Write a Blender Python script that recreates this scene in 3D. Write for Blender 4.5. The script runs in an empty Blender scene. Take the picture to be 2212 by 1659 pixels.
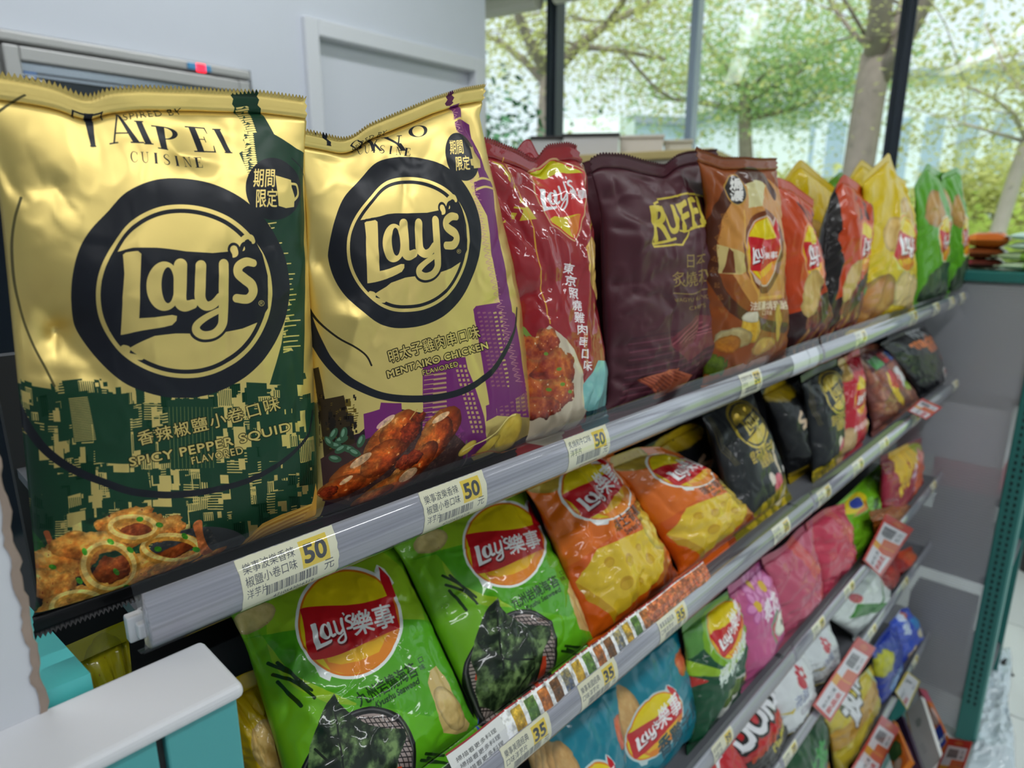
import bpy, bmesh, math, random
import numpy as np
from mathutils import Vector, Matrix
SC = bpy.context.scene
COL = SC.collection
rad = math.radians

# ------------------------------------------------------------------ camera, sky, sun, lamps, exposure
F = 1400.0; PX = 1106.0; PY = 829.5                       # focal length and centre of the 2212x1659 frame, in pixels
PITCH = math.atan(345 / F); YAW = math.atan(1375 / math.hypot(F, 345))
CAM = np.array([0.315, 0.0, 1.5])                          # the phone, in the aisle in front of the shelves
_h = np.array([-math.sin(YAW), math.cos(YAW), 0]); RIGHT = np.array([math.cos(YAW), math.sin(YAW), 0])
FWD = _h * math.cos(PITCH) - np.array([0, 0, 1]) * math.sin(PITCH)
UP = np.cross(RIGHT, FWD)
cd = bpy.data.cameras.new('camera'); cam = bpy.data.objects.new('camera', cd); COL.objects.link(cam)
cam.location = CAM; cam.rotation_euler = (math.pi / 2 - PITCH, 0, YAW)
cd.sensor_width = 36; cd.lens = 36 * F / 2212; cd.clip_start = 0.02; cd.clip_end = 200
cd.dof.use_dof = True; cd.dof.focus_distance = 0.40; cd.dof.aperture_fstop = 7.8
SC.camera = cam
SC.view_settings.view_transform = 'Standard'; SC.view_settings.look = 'None'
SC.view_settings.exposure = 0.0; SC.view_settings.gamma = 1.0; SC.view_settings.use_curve_mapping = False
SC.cycles.use_denoising = True; SC.cycles.max_bounces = 10; SC.cycles.transparent_max_bounces = 24
SC.cycles.sample_clamp_indirect = 6.0
wd = bpy.data.worlds.new('sky'); SC.world = wd; wd.use_nodes = True
wb = wd.node_tree.nodes['Background']; wb.inputs[0].default_value = (0.86, 0.95, 1.0, 1); wb.inputs[1].default_value = 1.15
sd = bpy.data.lights.new('sun', 'SUN'); sd.energy = 3.4; sd.angle = rad(12); sd.color = (1, 0.96, 0.88)
sun = bpy.data.objects.new('sun', sd); COL.objects.link(sun); sun.rotation_euler = (rad(38), 0, rad(20))
CEIL = 3.1
LAMPS = [(1.05, -0.6), (1.05, 0.9), (1.05, 2.4), (-1.1, -0.4), (-1.1, 1.1), (3.0, 0.2), (3.0, 1.9)]   # ceiling tubes running along the aisle
for lx, ly in LAMPS:
    ld = bpy.data.lights.new('ceiling_tube', 'AREA'); ld.shape = 'RECTANGLE'; ld.size = 0.16; ld.size_y = 1.15
    ld.energy = 10.5; ld.color = (0.95, 0.975, 1.0)
    lo = bpy.data.objects.new('ceiling_tube', ld); COL.objects.link(lo); lo.location = (lx, ly, CEIL - 0.085)

def ray(px, py): return FWD + RIGHT * (px - PX) / F - UP * (py - PY) / F
def onx(px, py, x): d = ray(px, py); return CAM + d * ((x - CAM[0]) / d[0])      # the point of a sight line on the plane x (y, z)
def ony(px, py, y): d = ray(px, py); return CAM + d * ((y - CAM[1]) / d[1])
def onz(px, py, z): d = ray(px, py); return CAM + d * ((z - CAM[2]) / d[2])
def proj(P):
    d = np.asarray(P) - CAM; z = d @ FWD
    return PX + F * (d @ RIGHT) / z, PY - F * (d @ UP) / z

# ------------------------------------------------------------------ helpers
def lin(c):
    return tuple(((v / 255) / 12.92 if v / 255 <= 0.04045 else ((v / 255 + 0.055) / 1.055) ** 2.4) for v in c)
def mat(name, rgb, rough=0.5, metal=0.0, coat=0.0, spec=0.5, bump=0.0, bscale=60.0, vary=0.0, vscale=8.0):
    m = bpy.data.materials.new(name); m.use_nodes = True; nt = m.node_tree; b = nt.nodes['Principled BSDF']
    c = lin(rgb); b.inputs['Base Color'].default_value = (*c, 1); b.inputs['Roughness'].default_value = rough
    b.inputs['Metallic'].default_value = metal; b.inputs['Coat Weight'].default_value = coat; b.inputs['Coat Roughness'].default_value = 0.06
    b.inputs['Specular IOR Level'].default_value = spec
    tc = nt.nodes.new('ShaderNodeTexCoord')
    if vary:
        n = nt.nodes.new('ShaderNodeTexNoise'); n.inputs['Scale'].default_value = vscale; n.inputs['Detail'].default_value = 5
        r = nt.nodes.new('ShaderNodeMix'); r.data_type = 'RGBA'
        r.inputs[6].default_value = (*[v * (1 - vary) for v in c], 1); r.inputs[7].default_value = (*[min(1, v * (1 + vary)) for v in c], 1)
        nt.links.new(tc.outputs['Object'], n.inputs['Vector']); nt.links.new(n.outputs['Fac'], r.inputs[0]); nt.links.new(r.outputs[2], b.inputs['Base Color'])
    if bump:
        n = nt.nodes.new('ShaderNodeTexNoise'); n.inputs['Scale'].default_value = bscale; n.inputs['Detail'].default_value = 4
        p = nt.nodes.new('ShaderNodeBump'); p.inputs['Strength'].default_value = bump; p.inputs['Distance'].default_value = 0.002
        nt.links.new(tc.outputs['Object'], n.inputs['Vector']); nt.links.new(n.outputs['Fac'], p.inputs['Height']); nt.links.new(p.outputs['Normal'], b.inputs['Normal'])
    return m
def clear(name, tint=(1, 1, 1), rough=0.05, low=0.04, high=0.6, haze=0.0, hazecol=(0.8, 0.82, 0.86)):
    # thin clear sheet: lets light straight through and mirrors at its surface, more so at a graze
    m = bpy.data.materials.new(name); m.use_nodes = True; nt = m.node_tree; nt.nodes.remove(nt.nodes['Principled BSDF']); out = nt.nodes['Material Output']
    t = nt.nodes.new('ShaderNodeBsdfTransparent'); t.inputs[0].default_value = (*tint, 1)
    g = nt.nodes.new('ShaderNodeBsdfGlossy'); g.inputs['Roughness'].default_value = rough
    w = nt.nodes.new('ShaderNodeLayerWeight'); w.inputs[0].default_value = 0.5
    mr = nt.nodes.new('ShaderNodeMapRange'); mr.inputs[3].default_value = low; mr.inputs[4].default_value = high
    pw = nt.nodes.new('ShaderNodeMath'); pw.operation = 'POWER'; pw.inputs[1].default_value = 3
    nt.links.new(w.outputs['Facing'], pw.inputs[0]); nt.links.new(pw.outputs[0], mr.inputs[0])
    mx = nt.nodes.new('ShaderNodeMixShader'); nt.links.new(mr.outputs[0], mx.inputs[0]); nt.links.new(t.outputs[0], mx.inputs[1]); nt.links.new(g.outputs[0], mx.inputs[2])
    last = mx
    if haze:
        d = nt.nodes.new('ShaderNodeBsdfDiffuse'); d.inputs[0].default_value = (*hazecol, 1)
        m2 = nt.nodes.new('ShaderNodeMixShader'); m2.inputs[0].default_value = haze
        nt.links.new(mx.outputs[0], m2.inputs[1]); nt.links.new(d.outputs[0], m2.inputs[2]); last = m2
    nt.links.new(last.outputs[0], out.inputs[0])
    return m
def emit(name, rgb, s):
    m = bpy.data.materials.new(name); m.use_nodes = True; b = m.node_tree.nodes['Principled BSDF']
    b.inputs['Base Color'].default_value = (0, 0, 0, 1); b.inputs['Emission Color'].default_value = (*lin(rgb), 1); b.inputs['Emission Strength'].default_value = s
    return m

def tag(o, label=None, cat=None, group=None, kind=None):
    if label: o['label'] = label
    if cat: o['category'] = cat
    if group: o['group'] = group
    if kind: o['kind'] = kind
    return o
def empty(name, loc, label, cat, group=None, rz=0.0):
    o = bpy.data.objects.new(name, None); o.empty_display_size = 0.02; COL.objects.link(o); o.location = loc; o.rotation_euler = (0, 0, rz)
    return tag(o, label, cat, group)
def link(name, me, parent=None, loc=None):
    o = bpy.data.objects.new(name, me); COL.objects.link(o)
    if parent: o.parent = parent
    if loc is not None: o.location = loc
    return o
def mesh(name, V, Fc, mats, parent=None, uv=None, smooth=False, mi=None, loc=None):
    me = bpy.data.meshes.new(name); me.from_pydata([tuple(map(float, v)) for v in V], [], [tuple(map(int, f)) for f in Fc])
    for m in (mats if isinstance(mats, (list, tuple)) else [mats]): me.materials.append(m)
    if uv is not None:
        ul = me.uv_layers.new(name='uv'); idx = np.empty(len(me.loops), np.int32); me.loops.foreach_get('vertex_index', idx)
        ul.data.foreach_set('uv', np.asarray(uv, np.float32)[idx].ravel())
    if mi is not None: me.polygons.foreach_set('material_index', np.asarray(mi, np.int32))
    if smooth: me.polygons.foreach_set('use_smooth', np.ones(len(me.polygons), bool))
    me.update()
    return link(name, me, parent, loc)
class MB:                                                  # collects boxes, tubes and sheets into one mesh
    def __init__(s): s.b = bmesh.new()
    def box(s, x0, y0, z0, x1, y1, z1, bev=0.0, M=None, seg=2):
        r = bmesh.ops.create_cube(s.b, size=1.0); vs = r['verts']
        for v in vs: v.co = Vector((x0 + (v.co.x + .5) * (x1 - x0), y0 + (v.co.y + .5) * (y1 - y0), z0 + (v.co.z + .5) * (z1 - z0)))
        if bev:
            es = list({e for v in vs for e in v.link_edges}); q = bmesh.ops.bevel(s.b, geom=es, offset=bev, segments=seg, affect='EDGES', profile=0.5)
            vs = list({v for f in q['faces'] for v in f.verts} | {v for v in vs if v.is_valid})
        if M is not None:
            for v in vs: v.co = M @ v.co
        return s
    def tube(s, pts, rs, n=8, cap=True):
        pts = [Vector(p) for p in pts]; rings = []
        for i, p in enumerate(pts):
            d = (pts[min(i + 1, len(pts) - 1)] - pts[max(i - 1, 0)]).normalized()
            a = d.cross(Vector((0.31, 0.9, 0.2))).normalized(); c = d.cross(a); r = rs[i] if isinstance(rs, (list, tuple)) else rs
            rings.append([s.b.verts.new(p + a * r * math.cos(2 * math.pi * k / n) + c * r * math.sin(2 * math.pi * k / n)) for k in range(n)])
        for A, B in zip(rings, rings[1:]):
            for k in range(n): s.b.faces.new((A[k], A[(k + 1) % n], B[(k + 1) % n], B[k]))
        if cap: s.b.faces.new(rings[0][::-1]); s.b.faces.new(rings[-1])
        return s
    def extrude_y(s, prof, y0, y1, closed=True):           # a profile of (x, z) points swept along y
        A = [s.b.verts.new((p[0], y0, p[1])) for p in prof]; B = [s.b.verts.new((p[0], y1, p[1])) for p in prof]
        n = len(prof)
        for k in range(n if closed else n - 1): s.b.faces.new((A[k], A[(k + 1) % n], B[(k + 1) % n], B[k]))
        if closed: s.b.faces.new(A[::-1]); s.b.faces.new(B)
        return s
    def quad(s, *p): s.b.faces.new([s.b.verts.new(q) for q in p]); return s
    def done(s, name, m, parent=None, smooth=False, loc=None):
        bmesh.ops.recalc_face_normals(s.b, faces=s.b.faces[:])
        me = bpy.data.meshes.new(name); s.b.to_mesh(me); s.b.free(); me.materials.append(m)
        if smooth: me.polygons.foreach_set('use_smooth', np.ones(len(me.polygons), bool))
        return link(name, me, parent, loc)
def struct(o): o['kind'] = 'structure'; return o
def copy_tree(o, parent=None):
    c = o.copy(); COL.objects.link(c); c.parent = parent
    for ch in list(o.children): copy_tree(ch, c)
    return c
def smooth01(t): t = np.clip(t, 0, 1); return t * t * (3 - 2 * t)
def vnoise(h, w, cy, cx, seed, octv=4, gain=0.5):          # value noise on a grid, 0..1
    rg = np.random.RandomState(seed); out = np.zeros((h, w), np.float32); amp = 1.0; tot = 0
    for o in range(octv):
        gy, gx = int(math.ceil(cy)) + 2, int(math.ceil(cx)) + 2
        g = rg.rand(gy, gx).astype(np.float32)
        y = np.linspace(0, cy, h, endpoint=False) ; x = np.linspace(0, cx, w, endpoint=False)
        yi = y.astype(int); xi = x.astype(int); fy = smooth01(y - yi)[:, None]; fx = smooth01(x - xi)[None]
        a = g[np.ix_(yi, xi)]; b = g[np.ix_(yi, xi + 1)]; c = g[np.ix_(yi + 1, xi)]; d = g[np.ix_(yi + 1, xi + 1)]
        out += amp * ((a * (1 - fx) + b * fx) * (1 - fy) + (c * (1 - fx) + d * fx) * fy); tot += amp; amp *= gain; cy *= 2; cx *= 2
    return out / tot

# ------------------------------------------------------------------ the room
WALL = mat('white_wall', (214, 219, 229), .55, bump=.04, bscale=40, vary=.02); TRIM = mat('white_trim', (222, 225, 230), .4)
CEILM = mat('white_ceiling', (232, 232, 230), .7, vary=.02); WX = -1.95
def front(px, py, a=0.2616, c=3.71): # sight line onto the glazed front y = a*x + c
    d = ray(px, py); t = (c + a * CAM[0] - CAM[1]) / (d[1] - a * d[0]); return CAM + d * t
y_end = onx(1049, 100, WX)[1]
b = MB(); b.box(WX - .12, -3.2, 0, WX, 0.05, CEIL); b.box(WX - .12, 0.05, 2.0, WX, 1.02, CEIL); struct(b.done('wall_left', WALL)); 
# opening for the cooler and for the door
dl, dr = onx(650, 35, WX), onx(1040, 130, WX); fr_r = onx(541, 150, WX); fr_t = onx(300, 112, WX)[2]
bpy.data.objects.remove(bpy.data.objects['wall_left'])
b = MB(); b.box(WX - .12, fr_r[1], 0, WX, dl[1] + .05, CEIL); b.box(WX - .12, dl[1] + .05, dl[2] - .05, WX, dr[1] - .05, CEIL); b.box(WX - .12, dr[1] - .05, 0, WX, y_end, CEIL)
b.box(WX - .12, -3.2, fr_t, WX, fr_r[1], CEIL); b.box(WX - .12, -3.2, 0, WX, -1.3, fr_t); struct(b.done('wall_left', WALL))
b = MB(); b.box(-3.6, y_end, 0, WX - .12, y_end + .1, CEIL); struct(b.done('wall_return', WALL))
b = MB(); b.box(-3.6, -3.3, 0, 4.2, -3.2, CEIL); struct(b.done('wall_back', WALL))
b = MB(); b.box(4.1, -3.2, 0, 4.2, 4.9, CEIL); struct(b.done('wall_right', WALL))
struct(mesh('ceiling', [(x, y, z) for z in (CEIL, CEIL + .12) for x, y in ((-3.7, -3.3), (4.2, -3.3), (4.2, .2616 * 4.2 + 3.78), (-3.7, -.2616 * 3.7 + 3.78))], [(3, 2, 1, 0), (4, 5, 6, 7)] + [(k, (k + 1) % 4, (k + 1) % 4 + 4, k + 4) for k in range(4)], CEILM))
# floor of pale glazed tiles
GROUT = mat('grout', (168, 170, 168), .8); TILE = mat('floor_tile', (226, 229, 226), .16, vary=.03, vscale=2.5, coat=.2)
b = MB(); b.box(-3.7, -3.3, -.12, 4.2, 5.0, -.012); fl = struct(b.done('floor', GROUT))
b = MB(); b.box(-.2975, -.2975, -.0125, .2975, .2975, 0, .003); tl = b.done('floor_tile', TILE, fl); tme = tl.data; bpy.data.objects.remove(tl)
for i in range(-3, 7):
    for j in range(-3, 8):
        x, y = .05 + i * .6, .24 + j * .6
        if x < WX or y > .2616 * x + 3.4: continue
        link('floor_tile', tme, fl, (x, y, 0))
# door with frame
b = MB(); t = .05
for y0, y1, z0, z1 in ((dl[1], dl[1] + .055, 0, dl[2]), (dr[1] - .055, dr[1], 0, dl[2]), (dl[1] + .055, dr[1] - .055, dl[2] - .055, dl[2])): b.box(WX - .05, y0, z0, WX + .022, y1, z1, .004)
dfr = struct(b.done('door_1', TRIM))
b = MB(); b.box(WX - .06, dl[1] + .055, .005, WX - .03, dr[1] - .055, dl[2] - .055, .002); b.done('door_leaf', mat('door_paint', (218, 222, 231), .35), dfr)
b = MB(); b.tube([(WX - .03, dl[1] + .12, 1.0), (WX + .03, dl[1] + .12, 1.0), (WX + .03, dl[1] + .24, 1.0)], .009, 8); b.done('door_handle', mat('steel', (170, 172, 175), .25, 1.0), dfr)
# reach-in cooler set in the wall
CO = mat('cooler_grey', (176, 176, 174), .35, metal=.3); fx = WX + .05
fL, fT, fR = -1.28, onx(300, 112, fx)[2], onx(541, 150, fx)[1]
cool = empty('drinks_cooler', (fx, (fL + fR) / 2, 0), 'grey reach-in cooler with dark glass door and red digits on a blue strip', 'cooler')
def into(o, root): o.parent = root; o.location = -Vector(root.location); return o
z1 = onx(300, 134, fx)[2]; 
b = MB(); b.box(fx - .6, fL, .05, fx - .02, fR, z1 - .01); into(b.done('cabinet', CO), cool)
b = MB(); b.box(fx - .6, fL, z1, fx, fR, fT, .006); into(b.done('header', CO), cool)
dgap = onx(12, 160, fx)[1]; zt = onx(300, 141, fx)[2]
GL_D = mat('cooler_glass', (30, 38, 46), .06, coat=1.0); RUB = mat('gasket', (40, 42, 44), .5)
for y0, y1 in ((dgap, fR - .012), (dgap - .78, dgap - .012), (fL + .005, dgap - .79)):
    b = MB(); w = .036
    for q in ((y0, y0 + w, .12, zt), (y1 - w, y1, .12, zt), (y0 + w, y1 - w, zt - w, zt), (y0 + w, y1 - w, .12, .12 + w)): b.box(fx - .02, q[0], q[2], fx + .012, q[1], q[3], .004)
    dd = into(b.done('glass_door', CO), cool)
    b = MB(); b.box(fx - .015, y0 + w, .12 + w, fx - .008, y1 - w, zt - w); o = b.done('pane', GL_D); o.parent = dd
    b = MB(); b.box(fx - .0075, y0 + w, zt - w - .022, fx - .004, y1 - w, zt - w); b.box(fx - .0075, y0 + w, zt - w - .034, fx - .004, y0 + w + (y1 - y0) * .62, zt - w - .027); o = b.done('glazing_strip', mat('strip', (150, 160, 170), .2, .8)); o.parent = dd
p0, p1 = onx(404, 134, fx + .001), onx(456, 157, fx + .001)
b = MB(); b.box(fx - .003, p0[1], p1[2], fx + .006, p1[1], p0[2], .002); dp = into(b.done('display', mat('display_blue', (70, 150, 200), .3)), cool)
q0, q1 = onx(424, 139, fx + .006), onx(444, 155, fx + .006); b = MB()
dw = (q1[1] - q0[1]) / 2; zz0, zz1 = q1[2], q0[2]
for k, ch in enumerate(('3', '8')):
    y0 = q0[1] + k * dw + .003; y1 = y0 + dw - .006; zm = (zz0 + zz1) / 2; s = .0035
    for ya, za, yb, zb in ((y0, zz1, y1, zz1), (y0, zm, y1, zm), (y0, zz0, y1, zz0), (y1, zm, y1, zz1), (y1, zz0, y1, zm)) + (((y0, zm, y0, zz1), (y0, zz0, y0, zm)) if ch == '8' else ()):
        b.box(fx + .0055, min(ya, yb) - s, min(za, zb) - s, fx + .0075, max(ya, yb) + s, max(za, zb) + s)
o = b.done('digits', emit('red_digits', (255, 40, 60), 3)); o.parent = dp
st = onx(48, 143, fx - .006); s2 = onx(84, 190, fx - .006)
b = MB(); b.box(fx - .0075, st[1], s2[2], fx - .005, s2[1], st[2]); stk = into(b.done('sticker', mat('sticker_blue', (40, 110, 190), .4)), cool); yc, zc, hw = (st[1] + s2[1]) / 2, st[2] - .04, .022
b = MB(); b.quad((fx - .0045, yc - hw, zc), (fx - .0045, yc, zc - hw), (fx - .0045, yc + hw, zc), (fx - .0045, yc, zc + hw)); b.box(fx - .0048, yc - .03, s2[2] + .006, fx - .0045, yc + .03, s2[2] + .02); o = b.done('sticker_emblem', TRIM); o.parent = stk

# glazed front: posts, panes, blinds
FD = Vector((1, .2616, 0)).normalized(); FN = Vector((-FD.y, FD.x, 0)); ang = math.atan2(FD.y, FD.x)
DARK = mat('dark_post', (44, 52, 62), .35, metal=.4, vary=.1); FIN = mat('glass_fin', (150, 168, 188), .25)
def facade_M(p): return Matrix.Translation((p[0], p[1], 0)) @ Matrix.Rotation(ang, 4, 'Z')
glass = clear('window_glass', (.95, .98, .98), .02, .01, .06)
win_x = [front(1201, 150), front(1501, 150), front(1947, 150)]
pts = [front(1040, 150) - np.array([.45, .118, 0])] + win_x + [win_x[-1] + np.array([1.0, .2616, 0]) * k for k in (1.0, 2.0, 3.0, 4.1)]
for i, (p, q) in enumerate(zip(pts[:-1], pts[1:])):
    L = math.hypot(q[0] - p[0], q[1] - p[1]); M = facade_M(p)
    b = MB(); b.box(.03, -.008, .08, L - .03, .002, CEIL - .02, M=M); struct(b.done('window_%d' % (i + 1), glass))
    b = MB(); b.box(0, -.05, 0, L, .05, .08, M=M); struct(b.done('trim_%d' % (20 + i), DARK))
    w = .018 if i == 2 else .032
    if i > 0:
        b = MB(); b.box(-w, -.07, 0, w, .05, CEIL, .004, M=M)
        if i != 2: b.box(-.010, -.085, 0, .012, -.068, CEIL, .003, M=M)
        struct(b.done('trim_%d' % (i + 1), FIN if i == 2 else DARK))
BL = mat('blind_cloth', (206, 200, 190), .8, bump=.2, bscale=200)
for i in (0, 1):
    p, q = pts[i], pts[i + 1]; L = math.hypot(q[0] - p[0], q[1] - p[1]); M = facade_M(p); zb = front(1125, 46)[2] if i == 0 else front(1230, 22)[2]
    b = MB(); n = 12; R = .06
    ring = [(-.13 + R * math.cos(2 * math.pi * k / n), zb + R + R * math.sin(2 * math.pi * k / n)) for k in range(n)]
    A_ = [b.b.verts.new(M @ Vector((.05, y, z))) for y, z in ring]; B_ = [b.b.verts.new(M @ Vector((L - .05, y, z))) for y, z in ring]
    for k in range(n): b.b.faces.new((A_[k], A_[(k + 1) % n], B_[(k + 1) % n], B_[k]))
    b.b.faces.new(A_); b.b.faces.new(B_[::-1]); o = b.done('roller_blind', BL, smooth=False)
    tag(o, ('beige rolled-up window blind beside the white wall end' if i == 0 else 'beige rolled-up window blind right of the dark window post'), 'blind')
b = MB(); M = facade_M(pts[0]); b.box(0, -.35, front(1120, 8)[2], 4.5, .05, CEIL, M=M); struct(b.done('trim_10', CEILM))
# light fittings
TUBE = emit("tube_glow", (250, 252, 255), 3.0)
LN = ['just behind the camera', 'over the aisle beside the snack shelves', 'above the teal rack', 'near the reach-in cooler', 'near the white door', 'over the far right of the shop', 'at the right end of the windows']
for k, (lx, ly) in enumerate(LAMPS):
    r = empty('ceiling_light', (lx, ly, CEIL), 'white twin tube light on the ceiling ' + LN[k], 'light', 'ceiling tube lights')
    b = MB(); b.box(-.09, -.62, -.05, .09, .62, 0, .01); b.done('housing', TRIM, r)
    b = MB()
    for dx in (-.04, .04): b.tube([(dx, -.58, -.066), (dx, .58, -.066)], .013, 10)
    b.done('tube', TUBE, r, True)

# ------------------------------------------------------------------ outside the windows
def polar(px, dist): # a point on the ground in the direction of an image column
    a = math.atan((px - PX) / math.hypot(F, 345)); h = YAW - a; return np.array([CAM[0] - math.sin(h) * dist, CAM[1] + math.cos(h) * dist])
def zat(py, dist, px=PX):
    d = ray(px, py); return CAM[2] + d[2] / math.hypot(d[0], d[1]) * dist
GR = mat('lawn', (150, 180, 90), .9, vary=.35, vscale=1.2); PAVE = mat('pavement', (196, 198, 196), .85, vary=.1, vscale=3)
b = MB(); b.box(-45, 3.0, -.3, 30, 60, -.14); struct(b.done('ground', GR))
b = MB(); M = facade_M(pts[0]); b.box(-3, .06, -.14, 9, 2.2, -.10, M=M); struct(b.done('path', PAVE))
BARK = mat('bark', (146, 134, 126), .85, bump=.6, bscale=30, vary=.25, vscale=14); PALEBARK = mat('pale_bark', (188, 178, 168), .8, bump=.3, bscale=30, vary=.15)
LEAF = [mat('leaf_%s' % n, c, .7, vary=.3, vscale=3) for n, c in (('olive', (206, 208, 140)), ('green', (170, 198, 140)), ('lime', (196, 214, 112)))]
for m in LEAF:
    nt = m.node_tree; bs = nt.nodes['Principled BSDF']; bs.inputs['Specular IOR Level'].default_value = .1; tr = nt.nodes.new('ShaderNodeBsdfTranslucent'); mx = nt.nodes.new('ShaderNodeMixShader'); mx.inputs[0].default_value = .5
    nt.links.new(bs.inputs['Base Color'].links[0].from_socket, tr.inputs[0]); nt.links.new(bs.outputs[0], mx.inputs[1]); nt.links.new(tr.outputs[0], mx.inputs[2]); nt.links.new(mx.outputs[0], nt.nodes['Material Output'].inputs[0])
def leaves(name, centres, per, size, m, root, seed, flat=.45, spread=.45):
    rg = np.random.RandomState(seed); cs = np.asarray(centres); n = len(cs) * per
    c = np.repeat(cs, per, 0) + rg.normal(0, 1, (n, 3)) * np.array([spread, spread, spread * flat])
    a = rg.uniform(0, 2 * np.pi, n); t = rg.normal(0, .6, n); e1 = np.stack([np.cos(a), np.sin(a), t * .6], 1); e2 = np.stack([-np.sin(a) * .5, np.cos(a) * .5, rg.normal(0, .35, n)], 1)
    sz = (size * rg.uniform(.6, 1.4, n))[:, None]; V = np.stack([c - e1 * sz, c + e2 * sz, c + e1 * sz, c - e2 * sz], 1).reshape(-1, 3); Fc = np.arange(4 * n).reshape(-1, 4)
    o = mesh(name, V - np.array(root.location), Fc, m, root); o['kind'] = 'stuff'; return o
def tree(name, px, dist, label, limbs, rs, bark, leafm, per, size, seed, spread=.45, nsub=5, base_r=None, group='trees outside the windows'):
    # limbs: lists of (px, py) in the view, set at the tree's own distance with depth scatter
    rg = random.Random(seed); g = polar(px, dist); root = empty(name, (g[0], g[1], -.14), label, 'tree', group)
    def P(q, off=0.0): xy = polar(q[0], dist + off); return Vector((xy[0], xy[1], zat(q[1], dist + off, q[0]))) - root.location
    b = MB(); tips = []
    for li, L in enumerate(limbs):
        off = 0 if li == 0 else rg.uniform(-1.0, 1.0)
        pts_ = [P(q, off * k / max(1, len(L) - 1)) for k, q in enumerate(L)]
        if li == 0: pts_ = [Vector((0, 0, 0))] + pts_
        r0, r1 = rs[li]; R = [r0 + (r1 - r0) * k / (len(pts_) - 1) for k in range(len(pts_))]
        b.tube(pts_, R, 9)
        for k in range(nsub if li else 0):
            i = rg.randint(max(0, len(pts_) - 3), len(pts_) - 1) if li else len(pts_) - 1
            a = pts_[i]; d = Vector((rg.uniform(-1, 1), rg.uniform(-1, 1), rg.uniform(-.1, .5))) * rg.uniform(.6, 1.5)
            b.tube([a, a + d * .5 + Vector((0, 0, .08)), a + d], [min(.014, r1 * .6), min(.009, r1 * .4), .004], 5); tips += [a + d, a + d * .6]
    b.done('trunk', bark, root, True)
    if tips and per: leaves('foliage', [t + root.location for t in tips], per, size, leafm, root, seed + 1, spread=spread)
    return root
tree('broadleaf_tree', 1835, 6.5, 'large forked tree trunk outside, just left of the right-hand dark window post', [[(1838, 420), (1842, 300), (1845, 200), (1850, 120)], [(1848, 130), (1846, 60), (1845, -20), (1840, -160)], [(1856, 180), (1900, 90), (1928, 20), (1950, -60), (1990, -200)], [(1835, 112), (1790, 70), (1760, 35), (1720, -30), (1660, -140)], [(1832, 100), (1800, 50), (1770, 5), (1730, -90)], [(1870, 110), (1890, 20), (1900, -60)], [(1840, -60), (1780, -130), (1680, -160)]],
     [(.125, .12), (.10, .07), (.085, .05), (.022, .012), (.018, .010), (.05, .03), (.06, .03)], BARK, LEAF[0], 60, .026, 4, nsub=4)
tree('broadleaf_tree', 1180, 7.5, 'tree with spreading bare limbs outside, behind the left dark window post', [[(1178, 330), (1180, 230), (1182, 160)], [(1182, 165), (1150, 110), (1120, 40), (1100, -40)], [(1180, 150), (1192, 80), (1190, -20)], [(1186, 160), (1240, 100), (1300, 50), (1380, 10)], [(1184, 190), (1130, 130), (1080, 90), (1040, 70)], [(1240, 100), (1330, 110), (1420, 130)], [(1300, 50), (1340, -20), (1400, -60)], [(1330, 110), (1400, 190), (1450, 220)]],
     [(.13, .10), (.07, .03), (.07, .03), (.07, .03), (.05, .02), (.035, .015), (.04, .02), (.02, .01)], BARK, LEAF[0], 150, .026, 8, nsub=5, spread=.6)
tree('broadleaf_tree', 1620, 11, 'leafy tree with layered boughs outside, seen between the two dark posts', [[(1600, 340), (1590, 260), (1585, 180)], [(1590, 220), (1680, 170), (1760, 110)], [(1590, 200), (1640, 150), (1700, 140)], [(1588, 200), (1520, 120), (1480, 60)], [(1590, 240), (1480, 220), (1400, 210)], [(1590, 260), (1680, 240), (1740, 215)]],
     [(.12, .08), (.05, .02), (.05, .02), (.05, .02), (.05, .02), (.04, .02)], BARK, LEAF[1], 220, .034, 12, nsub=7, spread=.65)
tree('young_tree', 2165, 7, 'slim pale-trunked young tree outside at the far right', [[(2158, 500), (2172, 400), (2185, 320), (2190, 300)], [(2188, 310), (2150, 250), (2100, 215), (2040, 190)], [(2190, 300), (2180, 220), (2170, 120), (2160, 40)], [(2190, 300), (2230, 220), (2260, 140)], [(2180, 220), (2120, 160), (2060, 60)], [(2176, 180), (2230, 90), (2260, 10)], [(2188, 310), (2120, 290), (2050, 270)]],
     [(.065, .05), (.02, .01), (.03, .012), (.025, .01), (.018, .01), (.018, .01), (.018, .01)], PALEBARK, LEAF[0], 110, .022, 21, nsub=5, spread=.38)
rg = np.random.RandomState(5)
def bush(px0, px1, dist, z0, z1, label, m, n, seed, depth=.8, size=.07, name='shrub'):
    g = polar((px0 + px1) / 2, dist); root = empty(name, (g[0], g[1], -.14), label, 'shrub', 'shrubs outside the windows'); rg = np.random.RandomState(seed)
    cs = []
    for i in range(n):
        p = rg.uniform(px0, px1); d = dist + rg.uniform(-depth, depth); xy = polar(p, d); e = abs((p - (px0 + px1) / 2) / ((px1 - px0) / 2)); cs.append((xy[0], xy[1], rg.uniform(z0, z1 - (z1 - z0) * .5 * e * e)))
    leaves('foliage', cs, 90, size * .6, m, root, seed, flat=.8, spread=.28)
    b = MB()
    for c in cs[::3]: b.tube([(c[0] - g[0], c[1] - g[1], 0), (c[0] - g[0], c[1] - g[1], c[2] + .14)], [.02, .008], 5)
    b.done('stem', BARK, root)
bush(1900, 2330, 8.5, -.1, 1.35, 'bright green hedge outside below the young pale-trunked tree', LEAF[2], 190, 31)
bush(1900, 2330, 12, .6, 2.3, 'yellow green shrubs outside beyond the bright hedge at the right', LEAF[0], 130, 32, size=.09)
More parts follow.
